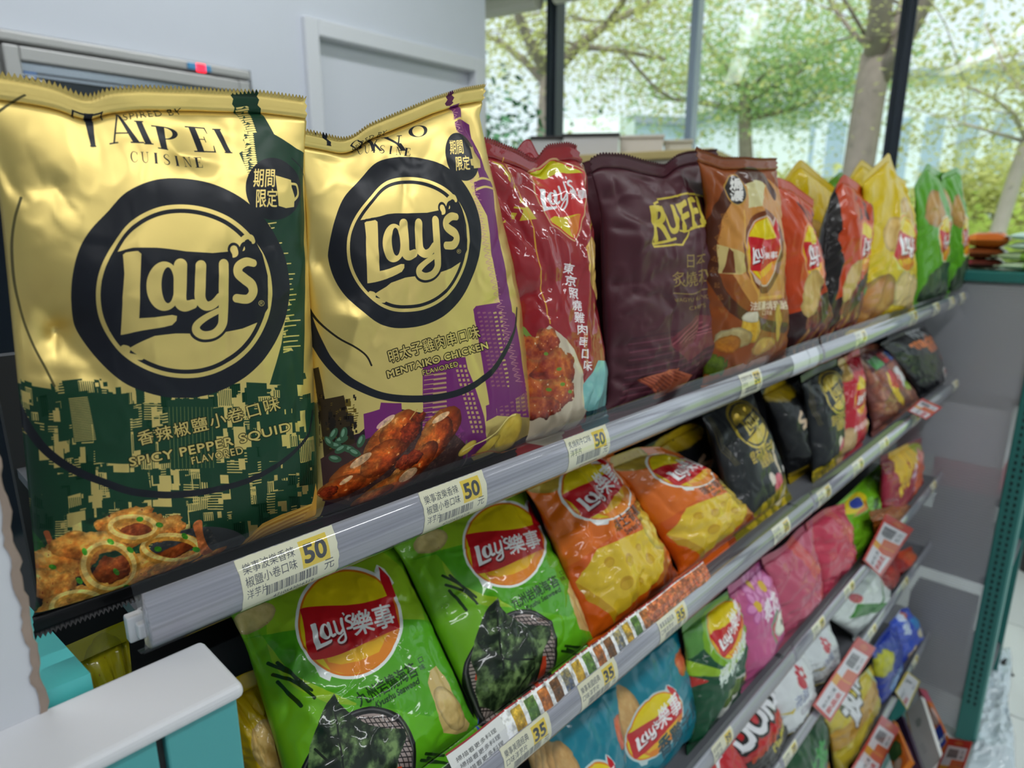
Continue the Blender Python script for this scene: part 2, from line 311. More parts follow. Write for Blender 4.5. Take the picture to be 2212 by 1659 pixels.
bush(1040, 1330, 11, 0, 2.3, 'tall yellow green shrubs outside behind the left dark window post', LEAF[2], 130, 33, size=.09)
bush(1230, 1560, 13, .3, 2.6, 'dense green shrubs outside left of the pale glass fin', LEAF[1], 130, 34, size=.1)
bush(1500, 1900, 14, .2, 2.4, 'soft green shrubs outside behind the forked trunk', LEAF[0], 130, 35, size=.1)
bush(1035, 1085, 6.0, .4, 2.6, 'dark green climbing plant outside beside the white wall end', mat('leaf_dark', (70, 120, 80), .7, vary=.3), 50, 36, depth=.3, size=.05)
def block(px0, px1, dist, z1, label, m, cat, depth=6, name='building', roof=True, win=0):
    a, c = polar(px0, dist), polar(px1, dist * 1.06); g = (a + c) / 2; d = Vector((c[0] - a[0], c[1] - a[1], 0)); L = d.length; an = math.atan2(d.y, d.x)
    r = empty(name, (g[0], g[1], -.14), label, cat, rz=an)
    b = MB(); b.box(-L / 2, 0, 0, L / 2, depth, z1); b.done('wall', m, r)
    if roof: b = MB(); b.box(-L / 2 - .2, -.3, z1, L / 2 + .2, depth + .2, z1 + .25); b.done('roof', mat(name + '_roof', (140, 150, 165), .6), r)
    for k in range(win):
        x = -L / 2 + L * (k + .5) / win; b = MB(); b.box(x - L * .3 / win, -.04, z1 * .45, x + L * .3 / win, .02, z1 * .8); b.done('window', mat('far_window', (150, 170, 190), .2), r)
    return r
block(1690, 2330, 30, zat(200, 30), 'long pale grey building with flat roof outside, beyond the trees', mat('pale_render', (206, 216, 226), .8), 'building', win=9)
block(1360, 1530, 24, zat(262, 24), 'low pale blue shed outside, left of the glass fin', mat('shed_blue', (206, 222, 240), .7), 'building', name='shed', depth=3)
block(1590, 1730, 22, zat(240, 22), 'low pale grey shed outside, behind the forked trunk', mat('shed_grey', (214, 222, 232), .7), 'building', name='shed', depth=3)
block(1330, 1362, 20, zat(240, 20), 'narrow white kiosk outside, between the shrubs', mat('kiosk_white', (232, 238, 244), .7), 'building', name='kiosk', depth=2, roof=False)
g = polar(2050, 18); o = MB().tube([(0, 0, 0), (0, 0, 9)], [.05, .035], 8).done('lamp_post', mat('post_grey', (170, 185, 195), .5), None, True); o.location = (g[0], g[1], -.14); tag(o, 'thin pale lamp post outside, right of the right-hand dark window post', 'post')

# ------------------------------------------------------------------ the snack shelves
RAILM = mat('rail_backing', (172, 172, 182), .28, coat=.7, vary=.75, vscale=1.0); BOARD = mat('shelf_board', (112, 114, 120), .45, metal=.2); TEAL = mat('teal_paint', (82, 186, 184), .38, vary=.03); TEALD = mat('teal_steel', (44, 122, 116), .35, vary=.04)
for n_ in list(RAILM.node_tree.nodes):  # lengthwise streaks in the colour paint the tube-light reflections of the clear rail
    if n_.type == 'TEX_NOISE':
        mp = RAILM.node_tree.nodes.new('ShaderNodeMapping'); mp.inputs['Scale'].default_value = (420, 2.5, 420); tcn = [q for q in RAILM.node_tree.nodes if q.type == 'TEX_COORD'][0]
        RAILM.node_tree.links.new(tcn.outputs['Object'], mp.inputs[0]); RAILM.node_tree.links.new(mp.outputs[0], n_.inputs['Vector'])
BACKP = mat('shelf_back', (40, 42, 44), .6)
COVER = clear('rail_cover', (.96, .96, .98), .06, .11, .7, haze=.02); FLANGE = clear('rail_flange', (.95, .95, .97), .05, .03, .45, haze=.0)
RAILS = [(0.0, 1.298), (.012, 1.064), (.012, .796), (.012, .580), (.045, .300)]
BAYS = [(.078, .978), (.986, 2.07)]
PROF = [(-.010, .0), (-.003, .0006), (.0010, .0028), (.0036, .0075), (.0048, .0130), (.0046, .0185), (.0032, .0240), (.0006, .0288), (-.0018, .0315)]
def prof_pts(n=17, off=0.0):
    P = np.array(PROF); L = np.r_[0, np.cumsum(np.linalg.norm(np.diff(P, axis=0), axis=1))]; t = np.linspace(0, L[-1], n); Q = np.stack([np.interp(t, L, P[:, 0]), np.interp(t, L, P[:, 1])], 1)
    for _ in range(2): Q[1:-1] = (Q[:-2] + 2 * Q[1:-1] + Q[2:]) / 4
    d = np.gradient(Q, axis=0); nn = np.stack([d[:, 1], -d[:, 0]], 1); nn /= np.linalg.norm(nn, axis=1)[:, None]; return Q + nn * off
for bi, (y0, y1) in enumerate(BAYS):
    root = empty('shelf_unit', (-.2, (y0 + y1) / 2, 0), ('teal and grey shelf unit of crisps nearest the camera' if bi == 0 else 'teal and grey shelf unit of crisps farther along the aisle'), 'shelf unit')
    L = Vector(root.location)
    b = MB(); b.box(-.33, y0, .02, -.315, y1, 1.40); into(b.done('back_panel', BACKP), root)
    b = MB(); b.box(-.33, y0, 0, .03, y1, .10); into(b.done('plinth', TEALD), root)
    b = MB(); b.box(-.33, y1 - .012, 0, -.17, y1, 1.292, .003); into(b.done('end_panel', BACKP), root)
    if bi == 0:                                            # sloping end gusset at the near end
        ga, gb = ony(57, 1302, .052), ony(195, 1454, .052); V = []
        for yy in (.016, .052): V += [(-.33, yy, ga[2] + .0), (ga[0], yy, ga[2]), (gb[0], yy, gb[2]), (gb[0] + .002, yy, gb[2] - .02), (gb[0] + .002, yy, .1), (-.33, yy, .1)]
        into(mesh('end_panel', V, [(5, 4, 3, 2, 1, 0), (6, 7, 8, 9, 10, 11)] + [(k, (k + 1) % 6, 6 + (k + 1) % 6, 6 + k) for k in range(6)], TEAL), root)
    for ri, (xf, zr) in enumerate(RAILS):
        b = MB(); b.box(-.315, y0 + .002, zr + .002, xf - .011, y1 - .002, zr + .010); sh = into(b.done('shelf', BOARD), root)
        b = MB(); Q = prof_pts(); b.extrude_y([(xf + q[0], zr + q[1]) for q in Q] + [(xf - .005, zr + .030), (xf - .011, zr + .002)], y0, y1); o = b.done('price_rail', RAILM, None, True); o.parent = sh
        b = MB(); Q = prof_pts(17, .0011); b.extrude_y([(xf + q[0], zr + q[1]) for q in Q], y0 - (.004 if bi == 0 else 0), y1, closed=False); o = b.done('rail_cover', COVER, None, True); o.parent = sh
        b = MB(); b.extrude_y([(xf - .0010, zr + .0320), (xf - .0030, zr + .037), (xf - .0042, zr + .0430)], y0 - (.004 if bi == 0 else 0), y1, closed=False); o = b.done('rail_flange', FLANGE, None, True); o.parent = sh
        if bi == 0 and ri == 0:
            b = MB(); b.box(xf - .018, y0 - .006, zr + .002, xf - .012, y0 + .002, zr + .016, .001); b.box(xf - .012, y0 - .003, zr + .005, xf - .007, y0 + .002, zr + .013, .001); o = b.done('rail_clip', TRIM); o.parent = sh
# end of the run: capped post, board standing on it
CAPM = mat('cap_white', (214, 214, 218), .5, bump=.1, bscale=80); TE2 = mat('teal_door', (74, 160, 162), .4)
ctop = 1.297; ce = onz(411, 1378, ctop); fr_ = onz(529, 1462, ctop)
r = empty('end_cabinet', (.03, -.15, 0), 'teal end cabinet with thick white top at the lower left corner', 'cabinet')
xe = fr_[0] + .004; ye = ce[1] + .004
b = MB(); b.box(.004, -.55, ctop - .0075, xe, ye, ctop, .003, seg=3); into(b.done('top', CAPM), r)
gy = onx(348, 1620, xe - .003)[1]
b = MB(); b.box(.007, gy + .0022, .05, xe - .003, ye - .003, ctop - .0075, .001); into(b.done('door', TE2), r)
b = MB(); b.box(.007, -.55, .05, xe - .003, gy - .0012, ctop - .0075, .001); into(b.done('door', TE2), r)
b = MB(); b.box(.006, -.55, 0, xe - .008, ye - .006, ctop - .008); into(b.done('carcass', BACKP), r)
bx = onz(88, 1506, ctop)
rg_ = random.Random(3); n = 60; zs = [ctop + .19 * k / n for k in range(n + 1)]; edge = [bx[1] + .0006 * math.sin(k * .9) + rg_.uniform(-.0005, .0005) for k in range(n + 1)]
V = []; Fc = []
for z, e in zip(zs, edge): V += [(.0045, -.55, z), (.0045, e - .0012, z), (.0068, e, z), (.0068, -.55, z)]
for k in range(n):
    for j in range(4): Fc.append((4 * k + j, 4 * k + (j + 1) % 4, 4 * k + 4 + (j + 1) % 4, 4 * k + 4 + j))
Fc += [(3, 2, 1, 0), tuple(4 * n + j for j in range(4))]
bo = empty('display_board', (.005, -.2, ctop), 'white foam board with torn brown edge standing on the cabinet at the left', 'board')
into(mesh('panel', V, Fc, mat('foam_white', (206, 208, 214), .6)), bo)
V = []; Fc = []
for k, (z, e) in enumerate(zip(zs, edge)): w = .0006 + .0005 * rg_.random(); V += [(.0058, e + w, z), (.0072, e + w * .3, z), (.0074, e - .0016 - w, z), (.0066, e - .001, z)]
for k in range(n):
    for j in range(4): Fc.append((4 * k + j, 4 * k + (j + 1) % 4, 4 * k + 4 + (j + 1) % 4, 4 * k + 4 + j))
into(mesh('torn_edge', V, Fc, mat('torn_paper', (150, 132, 120), .9, vary=.25, vscale=90)), bo)

# ------------------------------------------------------------------ print: pictures on the packs, drawn by the script
_TX = {}
def text_edges(s, bold=0.0, sp=1.0):
    k = (s, bold, sp)
    if k not in _TX:
        c = bpy.data.curves.new('t', 'FONT'); c.body = s; c.fill_mode = 'NONE'; c.resolution_u = 4; c.offset = bold; c.space_character = sp
        o = bpy.data.objects.new('t', c); COL.objects.link(o); bpy.context.view_layer.update(); me = o.to_mesh()
        v = np.array([p.co[:2] for p in me.vertices], np.float64).reshape(-1, 2); e = np.array([q.vertices[:] for q in me.edges], int).reshape(-1, 2)
        _TX[k] = (v, e); o.to_mesh_clear(); bpy.data.objects.remove(o); bpy.data.curves.remove(c)
    return _TX[k]
def C(*c): return np.array(c, np.float32) / 255
class Art:
    def __init__(s, w, h, bg, metal=0.0):
        s.w, s.h = w, h; s.a = np.empty((h, w, 4), np.float32); s.a[..., :3] = np.array(bg, np.float32) / 255; s.a[..., 3] = metal
        s.T = None; s.sc = 1.0
    def map(s, P):
        P = np.asarray(P, np.float64).reshape(-1, 2)
        return s.T(P) if s.T is not None else P
    def win(s, x0, y0, x1, y1):
        return max(0, int(math.floor(x0))), max(0, int(math.floor(y0))), min(s.w, int(math.ceil(x1)) + 1), min(s.h, int(math.ceil(y1)) + 1)
    def put(s, m, x0, y0, col, metal=0.0, al=1.0):
        h, w = m.shape
        if not h or not w: return
        q = s.a[y0:y0 + h, x0:x0 + w]; k = (m * al)[..., None]
        col = np.asarray(col, np.float32) / 255
        q[..., :3] = q[..., :3] * (1 - k) + col * k
        if metal is not None: q[..., 3] = q[..., 3] * (1 - m * al) + metal * m * al
    def cover(s, E, ss=3):                                  # even-odd coverage of a set of edges, in texture pixels
        E = np.asarray(E, np.float64); x0, y0, x1, y1 = s.win(E[:, [0, 2]].min(), E[:, [1, 3]].min(), E[:, [0, 2]].max(), E[:, [1, 3]].max())
        w, h = x1 - x0, y1 - y0
        if w <= 0 or h <= 0: return np.zeros((0, 0), np.float32), 0, 0
        sw = E[:, 1] > E[:, 3]; E = E.copy(); E[sw] = E[sw][:, [2, 3, 0, 1]]
        a = np.clip(np.ceil((E[:, 1] - y0) * ss - .5), 0, h * ss).astype(int); b = np.clip(np.ceil((E[:, 3] - y0) * ss - .5), 0, h * ss).astype(int)
        n = np.maximum(b - a, 0); k = np.repeat(np.arange(len(E)), n)
        if not len(k): return np.zeros((h, w), np.float32), x0, y0
        ln = a[k] + np.arange(len(k)) - np.repeat(np.cumsum(n) - n, n); e = E[k]; y = y0 + (ln + .5) / ss
        xs = np.clip(e[:, 0] + (y - e[:, 1]) / (e[:, 3] - e[:, 1]) * (e[:, 2] - e[:, 0]) - x0, 0, w)
        o = np.lexsort((xs, ln)); ln, xs = ln[o], xs[o]; first = np.r_[True, ln[1:] != ln[:-1]]; st = np.flatnonzero(first)
        rank = np.arange(len(ln)) - np.repeat(st, np.diff(np.r_[st, len(ln)])); sg = np.where(rank % 2 == 0, 1.0, -1.0)
        xi = xs.astype(int); f = xs - xi; base = (ln // ss) * (w + 2) + xi
        acc = np.bincount(np.r_[base, base + 1], np.r_[sg * (1 - f), sg * f], minlength=h * (w + 2)).reshape(h, w + 2)
        return np.clip(np.cumsum(acc, 1)[:, :w] / ss, 0, 1).astype(np.float32), x0, y0
    def poly(s, P, col, metal=0.0, al=1.0, raw=False):
        P = np.asarray(P, np.float64) if raw else s.map(P)
        m, x0, y0 = s.cover(np.hstack([P, np.roll(P, -1, 0)])); s.put(m, x0, y0, col, metal, al)
    def ell(s, cx, cy, rx, ry, col, rot=0, metal=0.0, al=1.0, n=72):
        t = np.linspace(0, 2 * np.pi, n, endpoint=False); c, q = math.cos(rad(rot)), math.sin(rad(rot))
        x, y = rx * np.cos(t), ry * np.sin(t); s.poly(np.stack([cx + x * c - y * q, cy + x * q + y * c], 1), col, metal, al)
    def rect(s, x0, y0, x1, y1, col, metal=0.0, al=1.0): s.poly([(x0, y0), (x1, y0), (x1, y1), (x0, y1)], col, metal, al)
    def line(s, P, w, col, metal=0.0, al=1.0, closed=False):
        P = np.asarray(P, np.float64)
        if closed: P = np.vstack([P, P[:1]])
        W = np.broadcast_to(np.asarray(w, np.float64), (len(P),)) * s.sc / 2; P = s.map(P); r = W.max() + 2.5
        x0, y0, x1, y1 = s.win(P[:, 0].min() - r, P[:, 1].min() - r, P[:, 0].max() + r, P[:, 1].max() + r)
        if x1 <= x0 or y1 <= y0: return
        D = np.full((y1 - y0, x1 - x0), 1e3, np.float32)
        for (ax, ay), (bx, by), wa, wb in zip(P[:-1], P[1:], W[:-1], W[1:]):
            q = max(wa, wb) + 1.5; u0, v0, u1, v1 = s.win(min(ax, bx) - q, min(ay, by) - q, max(ax, bx) + q, max(ay, by) + q)
            if u1 <= u0 or v1 <= v0: continue
            X, Y = np.meshgrid(np.arange(u0, u1) + .5, np.arange(v0, v1) + .5)
            L = (bx - ax) ** 2 + (by - ay) ** 2 + 1e-9; t = np.clip(((X - ax) * (bx - ax) + (Y - ay) * (by - ay)) / L, 0, 1)
            d = np.hypot(X - ax - t * (bx - ax), Y - ay - t * (by - ay)) - (wa + t * (wb - wa))
            sl = D[v0 - y0:v1 - y0, u0 - x0:u1 - x0]; np.minimum(sl, d, out=sl)
        s.put(np.clip(0.5 - D, 0, 1), x0, y0, col, metal, al)
    def curve(s, P, w, col, metal=0.0, al=1.0, closed=False, n=8):   # smooth stroke through points
        P = np.asarray(P, np.float64); W = np.broadcast_to(np.asarray(w, np.float64), (len(P),)); Q = np.hstack([P, W[:, None]])
        N = len(Q); R = []
        for i in range(N if closed else N - 1):
            a, b, c, d = (Q[(i - 1) % N], Q[i], Q[(i + 1) % N], Q[(i + 2) % N]) if closed else (Q[max(i - 1, 0)], Q[i], Q[i + 1], Q[min(i + 2, N - 1)])
            for t in np.arange(n) / n: R.append(.5 * (2 * b + (c - a) * t + (2 * a - 5 * b + 4 * c - d) * t * t + (3 * b - a - 3 * c + d) * t ** 3))
        R.append(Q[0] if closed else Q[-1]); R = np.array(R); s.line(R[:, :2], np.maximum(R[:, 2], .2), col, metal, al)
    def text(s, t, x, y, size, col, rot=0, bold=0.0, metal=0.0, al=1.0, out=None, fit=None, shear=0.0, sp=1.0, bend=0.0):
        # baseline starts at (x, y); fit = total width; out = (extra boldness, colour); bend bows the baseline up
        for b, c in (([(bold + out[0], out[1])] if out else []) + [(bold, col)]):
            v, e = text_edges(t, 0, sp); v0 = v
            if not len(e): continue
            L = v0[:, 0].max() - v0[:, 0].min(); kx = fit / L if fit else size
            X = (v[:, 0] - v0[:, 0].min()) * kx + v[:, 1] * size * shear; Y = -v[:, 1] * size
            if bend: Y = Y - bend * (1 - (2 * X / (L * kx) - 1) ** 2)
            cr, sr = math.cos(rad(rot)), math.sin(rad(rot)); P = s.map(np.stack([x + X * cr - Y * sr, y + X * sr + Y * cr], 1))
            m, x0, y0 = s.cover(np.hstack([P[e[:, 0]], P[e[:, 1]]])); m, x0, y0 = s.dilate(m, x0, y0, b * size * s.sc); s.put(m, x0, y0, c, metal, al)
    def dilate(s, m, x0, y0, r):
        if r < .4 or not m.size: return m, x0, y0
        k = int(math.ceil(r)) + 1; xa, ya, xb, yb = s.win(x0 - k, y0 - k, x0 + m.shape[1] + k - 1, y0 + m.shape[0] + k - 1)
        q = np.zeros((m.shape[0] + 2 * k, m.shape[1] + 2 * k), np.float32); q[k:-k, k:-k] = m; o = q.copy()
        for rr, n in ((r, 20), (r * .5, 10)):
            for a in range(n):
                dx, dy = rr * math.cos(a * 2 * math.pi / n), rr * math.sin(a * 2 * math.pi / n); ix, iy = math.floor(dx), math.floor(dy); fx, fy = dx - ix, dy - iy
                h = np.roll(q, (iy, ix), (0, 1)); h = h * (1 - fx) + np.roll(h, 1, 1) * fx; h = h * (1 - fy) + np.roll(h, 1, 0) * fy; np.maximum(o, h, out=o)
        ox, oy = xa - (x0 - k), ya - (y0 - k); return o[oy:oy + yb - ya, ox:ox + xb - xa], xa, ya
    def textc(s, t, cx, y, size, col, **k):
        v, e = text_edges(t, k.get('bold', 0), k.get('sp', 1.0)); L = (v[:, 0].max() - v[:, 0].min()) * size if not k.get('fit') else k['fit']
        r = rad(k.get('rot', 0)); s.text(t, cx - L / 2 * math.cos(r), y - L / 2 * math.sin(r), size, col, **k)
    def blob(s, cx, cy, rx, ry, cols, seed=0, rot=0, rough=0.25, cell=6, edge=0.25, shade=0.35, spots=None, metal=0.0, ridges=0.0):
        # a piece of food: ragged oval, mottled between colours, rounded by its printed shading
        (tx, ty), = s.map([(cx, cy)]); RX, RY = rx * s.sc, ry * s.sc; q = max(RX, RY) * 1.35
        x0, y0, x1, y1 = s.win(tx - q, ty - q, tx + q, ty + q)
        if x1 - x0 < 2 or y1 - y0 < 2: return
        X, Y = np.meshgrid(np.arange(x0, x1) + .5 - tx, np.arange(y0, y1) + .5 - ty); c, r_ = math.cos(rad(rot)), math.sin(rad(rot))
        u = (X * c + Y * r_) / RX; v = (-X * r_ + Y * c) / RY
        N = vnoise(y1 - y0, x1 - x0, cell, cell, seed, 4); N2 = vnoise(y1 - y0, x1 - x0, cell * 3, cell * 3, seed + 7, 3)
        r = np.hypot(u, v) + rough * (N - .5) * 2
        m = np.clip((1 - r) * min(RX, RY) * .8, 0, 1)
        t = np.clip(N * .6 + N2 * .5 - .05 - (v * .25 + u * .1) * shade * 2, 0, 1) * (len(cols) - 1)
        cs = np.array(cols, np.float32); i = np.clip(t.astype(int), 0, len(cols) - 2); f = (t - i)[..., None]
        col = cs[i] * (1 - f) + cs[i + 1] * f
        if ridges: col *= (1 + .16 * np.sin(v * ridges + u * 1.5))[..., None]
        col *= (1 - shade * np.clip((r - (1 - edge)) / edge, 0, 1) * .7)[..., None]
        if spots: col = np.where((N2 > spots[0])[..., None], np.array(spots[1], np.float32), col)
        q4 = s.a[y0:y1, x0:x1]; k = m[..., None]; q4[..., :3] = q4[..., :3] * (1 - k) + np.clip(col, 0, 255) / 255 * k; q4[..., 3] = q4[..., 3] * (1 - m) + metal * m
    def mottle(s, P, amp=.25, cell=30, seed=1):             # grain of a printed photograph inside an outline
        P = s.map(P); m, x0, y0 = s.cover(np.hstack([P, np.roll(P, -1, 0)])); h, w = m.shape
        if h < 4 or w < 4: return
        N = vnoise(h, w, cell * h / w, cell, seed, 4) - .5; N2 = np.clip(vnoise(h, w, cell * 1.6 * h / w, cell * 1.6, seed + 3, 2) - .62, 0, 1) * 2.2
        q = s.a[y0:y0 + h, x0:x0 + w]; q[..., :3] = np.clip(q[..., :3] * (1 + (amp * 2 * N * m)[..., None]) + (N2 * m * amp * .8)[..., None] * np.array([.9, .7, .4], np.float32), 0, 1)
    def image(s, name):
        im = bpy.data.images.new(name, s.w, s.h, alpha=True); im.alpha_mode = 'CHANNEL_PACKED'
        im.pixels.foreach_set(np.ascontiguousarray(np.clip(s.a[::-1], 0, 1), np.float32).ravel()); im.update(); im.pack(); return im

# The crisps logo: traced once on a disc of radius 1, then placed through an affine map
_LC = (925.0, 1160.0, 555.0)
def _l(P): P = np.asarray(P, np.float64); return (P - np.array(_LC[:2])) / _LC[2]
L_BAR = _l([(625, 985), (640, 977), (705, 975), (722, 990), (716, 1150), (712, 1313), (790, 1309), (880, 1297), (905, 1302), (902, 1326), (880, 1348), (840, 1358), (750, 1372), (615, 1388), (622, 1200), (632, 1080)])
A_OUT = (_l([(838, 1153)])[0], 90 / 555, 124 / 555); A_IN = (_l([(857, 1148)])[0], 33 / 555, 90 / 555)
A_STEM = _l([(922, 1046), (921, 1150), (921, 1225), (945, 1250), (985, 1240)]); A_W = np.array([66, 66, 62, 56, 48]) / 555
Y_L = _l([(1027, 1046), (1024, 1140), (1024, 1212), (1052, 1247), (1090, 1240), (1125, 1205)]); Y_LW = np.array([56, 56, 56, 48, 46, 46]) / 555
Y_R = _l([(1147, 1040), (1146, 1150), (1144, 1290), (1136, 1345), (1098, 1385), (1045, 1396), (1008, 1378), (1006, 1345), (1050, 1308), (1118, 1272)]); Y_RW = np.array([56, 56, 54, 50, 44, 42, 42, 40, 34, 30]) / 555
APO = _l([(1200, 965), (1206, 985), (1197, 1002)]); APO_W = np.array([42, 34, 10]) / 555
S_ = _l([(1300, 1035), (1262, 1028), (1225, 1050), (1222, 1085), (1252, 1113), (1288, 1143), (1296, 1182), (1268, 1214), (1212, 1210)]); S_W = np.array([40, 46, 50, 52, 54, 54, 52, 48, 44]) / 555
def aff(cx, cy, rx, ry, rot=0.0, sk=0.0):
    c, q = math.cos(rad(rot)), math.sin(rad(rot))
    def f(P):
        P = np.asarray(P, np.float64).reshape(-1, 2); x = P[:, 0] + sk * P[:, 1]; y = P[:, 1]
        return np.stack([cx + rx * (x * c - y * q), cy + ry * (x * q + y * c)], 1)
    return f
def word(A, f, r, col, metal=0.0, grow=0.0):
    g = grow
    A.poly(f(L_BAR), col, metal)
    if g: A.line(f(L_BAR), g * r, col, metal, closed=True)
    t = np.linspace(0, 2 * np.pi, 48, endpoint=False)
    o = np.stack([np.cos(t), np.sin(t)], 1)
    hole = f(A_IN[0] + o * np.array([A_IN[1], A_IN[2]]))
    if g == 0:
        P = A.map(f(A_OUT[0] + o * np.array([A_OUT[1], A_OUT[2]]))); Q = A.map(hole)
        m, x0, y0 = A.cover(np.vstack([np.hstack([P, np.roll(P, -1, 0)]), np.hstack([Q, np.roll(Q, -1, 0)])])); A.put(m, x0, y0, col, metal)
    else: A.poly(f(A_OUT[0] + o * np.array([A_OUT[1] + g / 2, A_OUT[2] + g / 2])), col, metal)
    for P, W in ((A_STEM, A_W), (Y_L, Y_LW), (Y_R, Y_RW), (APO, APO_W), (S_, S_W)): A.curve(f(P), (W + g) * r, col, metal)
def gold_logo(A, f, r, gold, black, ring=1.0):
    t = np.linspace(0, 2 * np.pi, 120, endpoint=False); o = np.stack([np.cos(t), np.sin(t)], 1); gc = _l([(942, 1176)])[0]
    A.poly(f(o * ring), black)
    A.poly(f(gc + o * np.array([.815, .79])), gold, 1); A.poly(f(gc + o * np.array([.775, .75])), black); A.poly(f(gc + o * np.array([.735, .712])), gold, 1)
    rib = _l([(560, 985), (600, 966), (680, 958), (800, 960), (950, 975), (1090, 982), (1180, 975), (1250, 952), (1287, 922), (1310, 915), (1345, 990), (1372, 1100), (1372, 1260), (1330, 1326), (1240, 1362), (1130, 1384), (1000, 1388), (900, 1390), (790, 1402), (700, 1440), (655, 1460), (630, 1455), (560, 1370), (520, 1250), (515, 1120), (535, 1040)])
    A.poly(f(rib), black)
    A.curve(f(_l([(1245, 960), (1240, 925), (1262, 903), (1290, 905), (1300, 925)])), .05 * r, gold, 1); A.curve(f(_l([(1236, 965), (1250, 940), (1285, 935)])), .04 * r, black)
    A.curve(f(_l([(630, 1452), (652, 1462), (650, 1490), (690, 1505), (725, 1510)])), .045 * r, gold, 1)
    word(A, f, r, black, grow=.05); word(A, f, r, gold, 1)
def sun_logo(A, cx, cy, rx, ry, rot=-18, cjk=True, out=(235, 238, 235), squeeze=1.0):
    # yellow sun, red ribbon, white lettering
    f = aff(cx, cy, rx, ry); t = np.linspace(0, 2 * np.pi, 90, endpoint=False); o = np.stack([np.cos(t), np.sin(t)], 1)
    f2 = aff(cx, cy, rx, ry, rot * .8)
    A.poly(f(o * 1.06), out); A.poly(f2([(.72, -.80), (.80, -.92), (.93, -.80), (1.04, -.5), (.9, -.4)]), out); A.poly(f2([(-.9, .4), (-.8, .85), (-.62, .98), (-.5, .8)]), out)
    A.poly(f(o), (222, 120, 20)); A.poly(f(o * .96), (226, 200, 12)); 
    A.poly(f(np.array([(-.6, .55), (-.2, .42), (.5, .2), (.95, -.05), (.93, .35), (.7, .7), (.35, .9), (0, .97), (-.35, .9)])), (226, 130, 28))
    A.poly(f(np.array([(-.45, .62), (-.05, .5), (.5, .34), (.78, .2), (.6, .55), (.2, .72), (-.15, .78), (-.4, .74)])), (233, 176, 24))
    k = math.tan(rad(rot)); xs = np.linspace(-1, 1, 24); up = -.38 + .10 * np.sin(xs * 2.2 + .6) + k * xs * .8; lo = .46 + .10 * np.sin(xs * 2.2 + 2.4) + k * xs * .8
    P = np.vstack([np.stack([xs, up], 1), np.stack([xs, lo], 1)[::-1]]); rr = np.hypot(P[:, 0], P[:, 1]); P = P / np.maximum(1, rr / 1.0)[:, None]
    A.poly(f(P), (196, 18, 30)); A.poly(f2([(.80, -.62), (.83, -.88), (.98, -.62), (1.02, -.25), (.85, -.2)]), (196, 18, 30))
    g = aff(cx - rx * .36 * squeeze, cy + ry * (.08 + .30 * -k * .8 * squeeze), rx * .66 * squeeze, ry * .66, rot, .0)
    if not cjk: g = aff(cx, cy + ry * .03, rx * 1.08, ry * 1.0, rot * .6)
    rr = rx * (.66 * squeeze if cjk else 1.0)
    word(A, lambda P: g(P) + np.array([rx * .02, ry * .03]), rr * .82, (120, 10, 20), grow=.02); word(A, g, rr * .82, (245, 245, 245))
    if cjk:
        A.text('樂事', cx + rx * .12 * squeeze, cy + ry * (.26 + k * .12 * .8), rx * .50 * squeeze, (245, 245, 245), rot=rot * .95, bold=.02, fit=rx * .84 * squeeze)
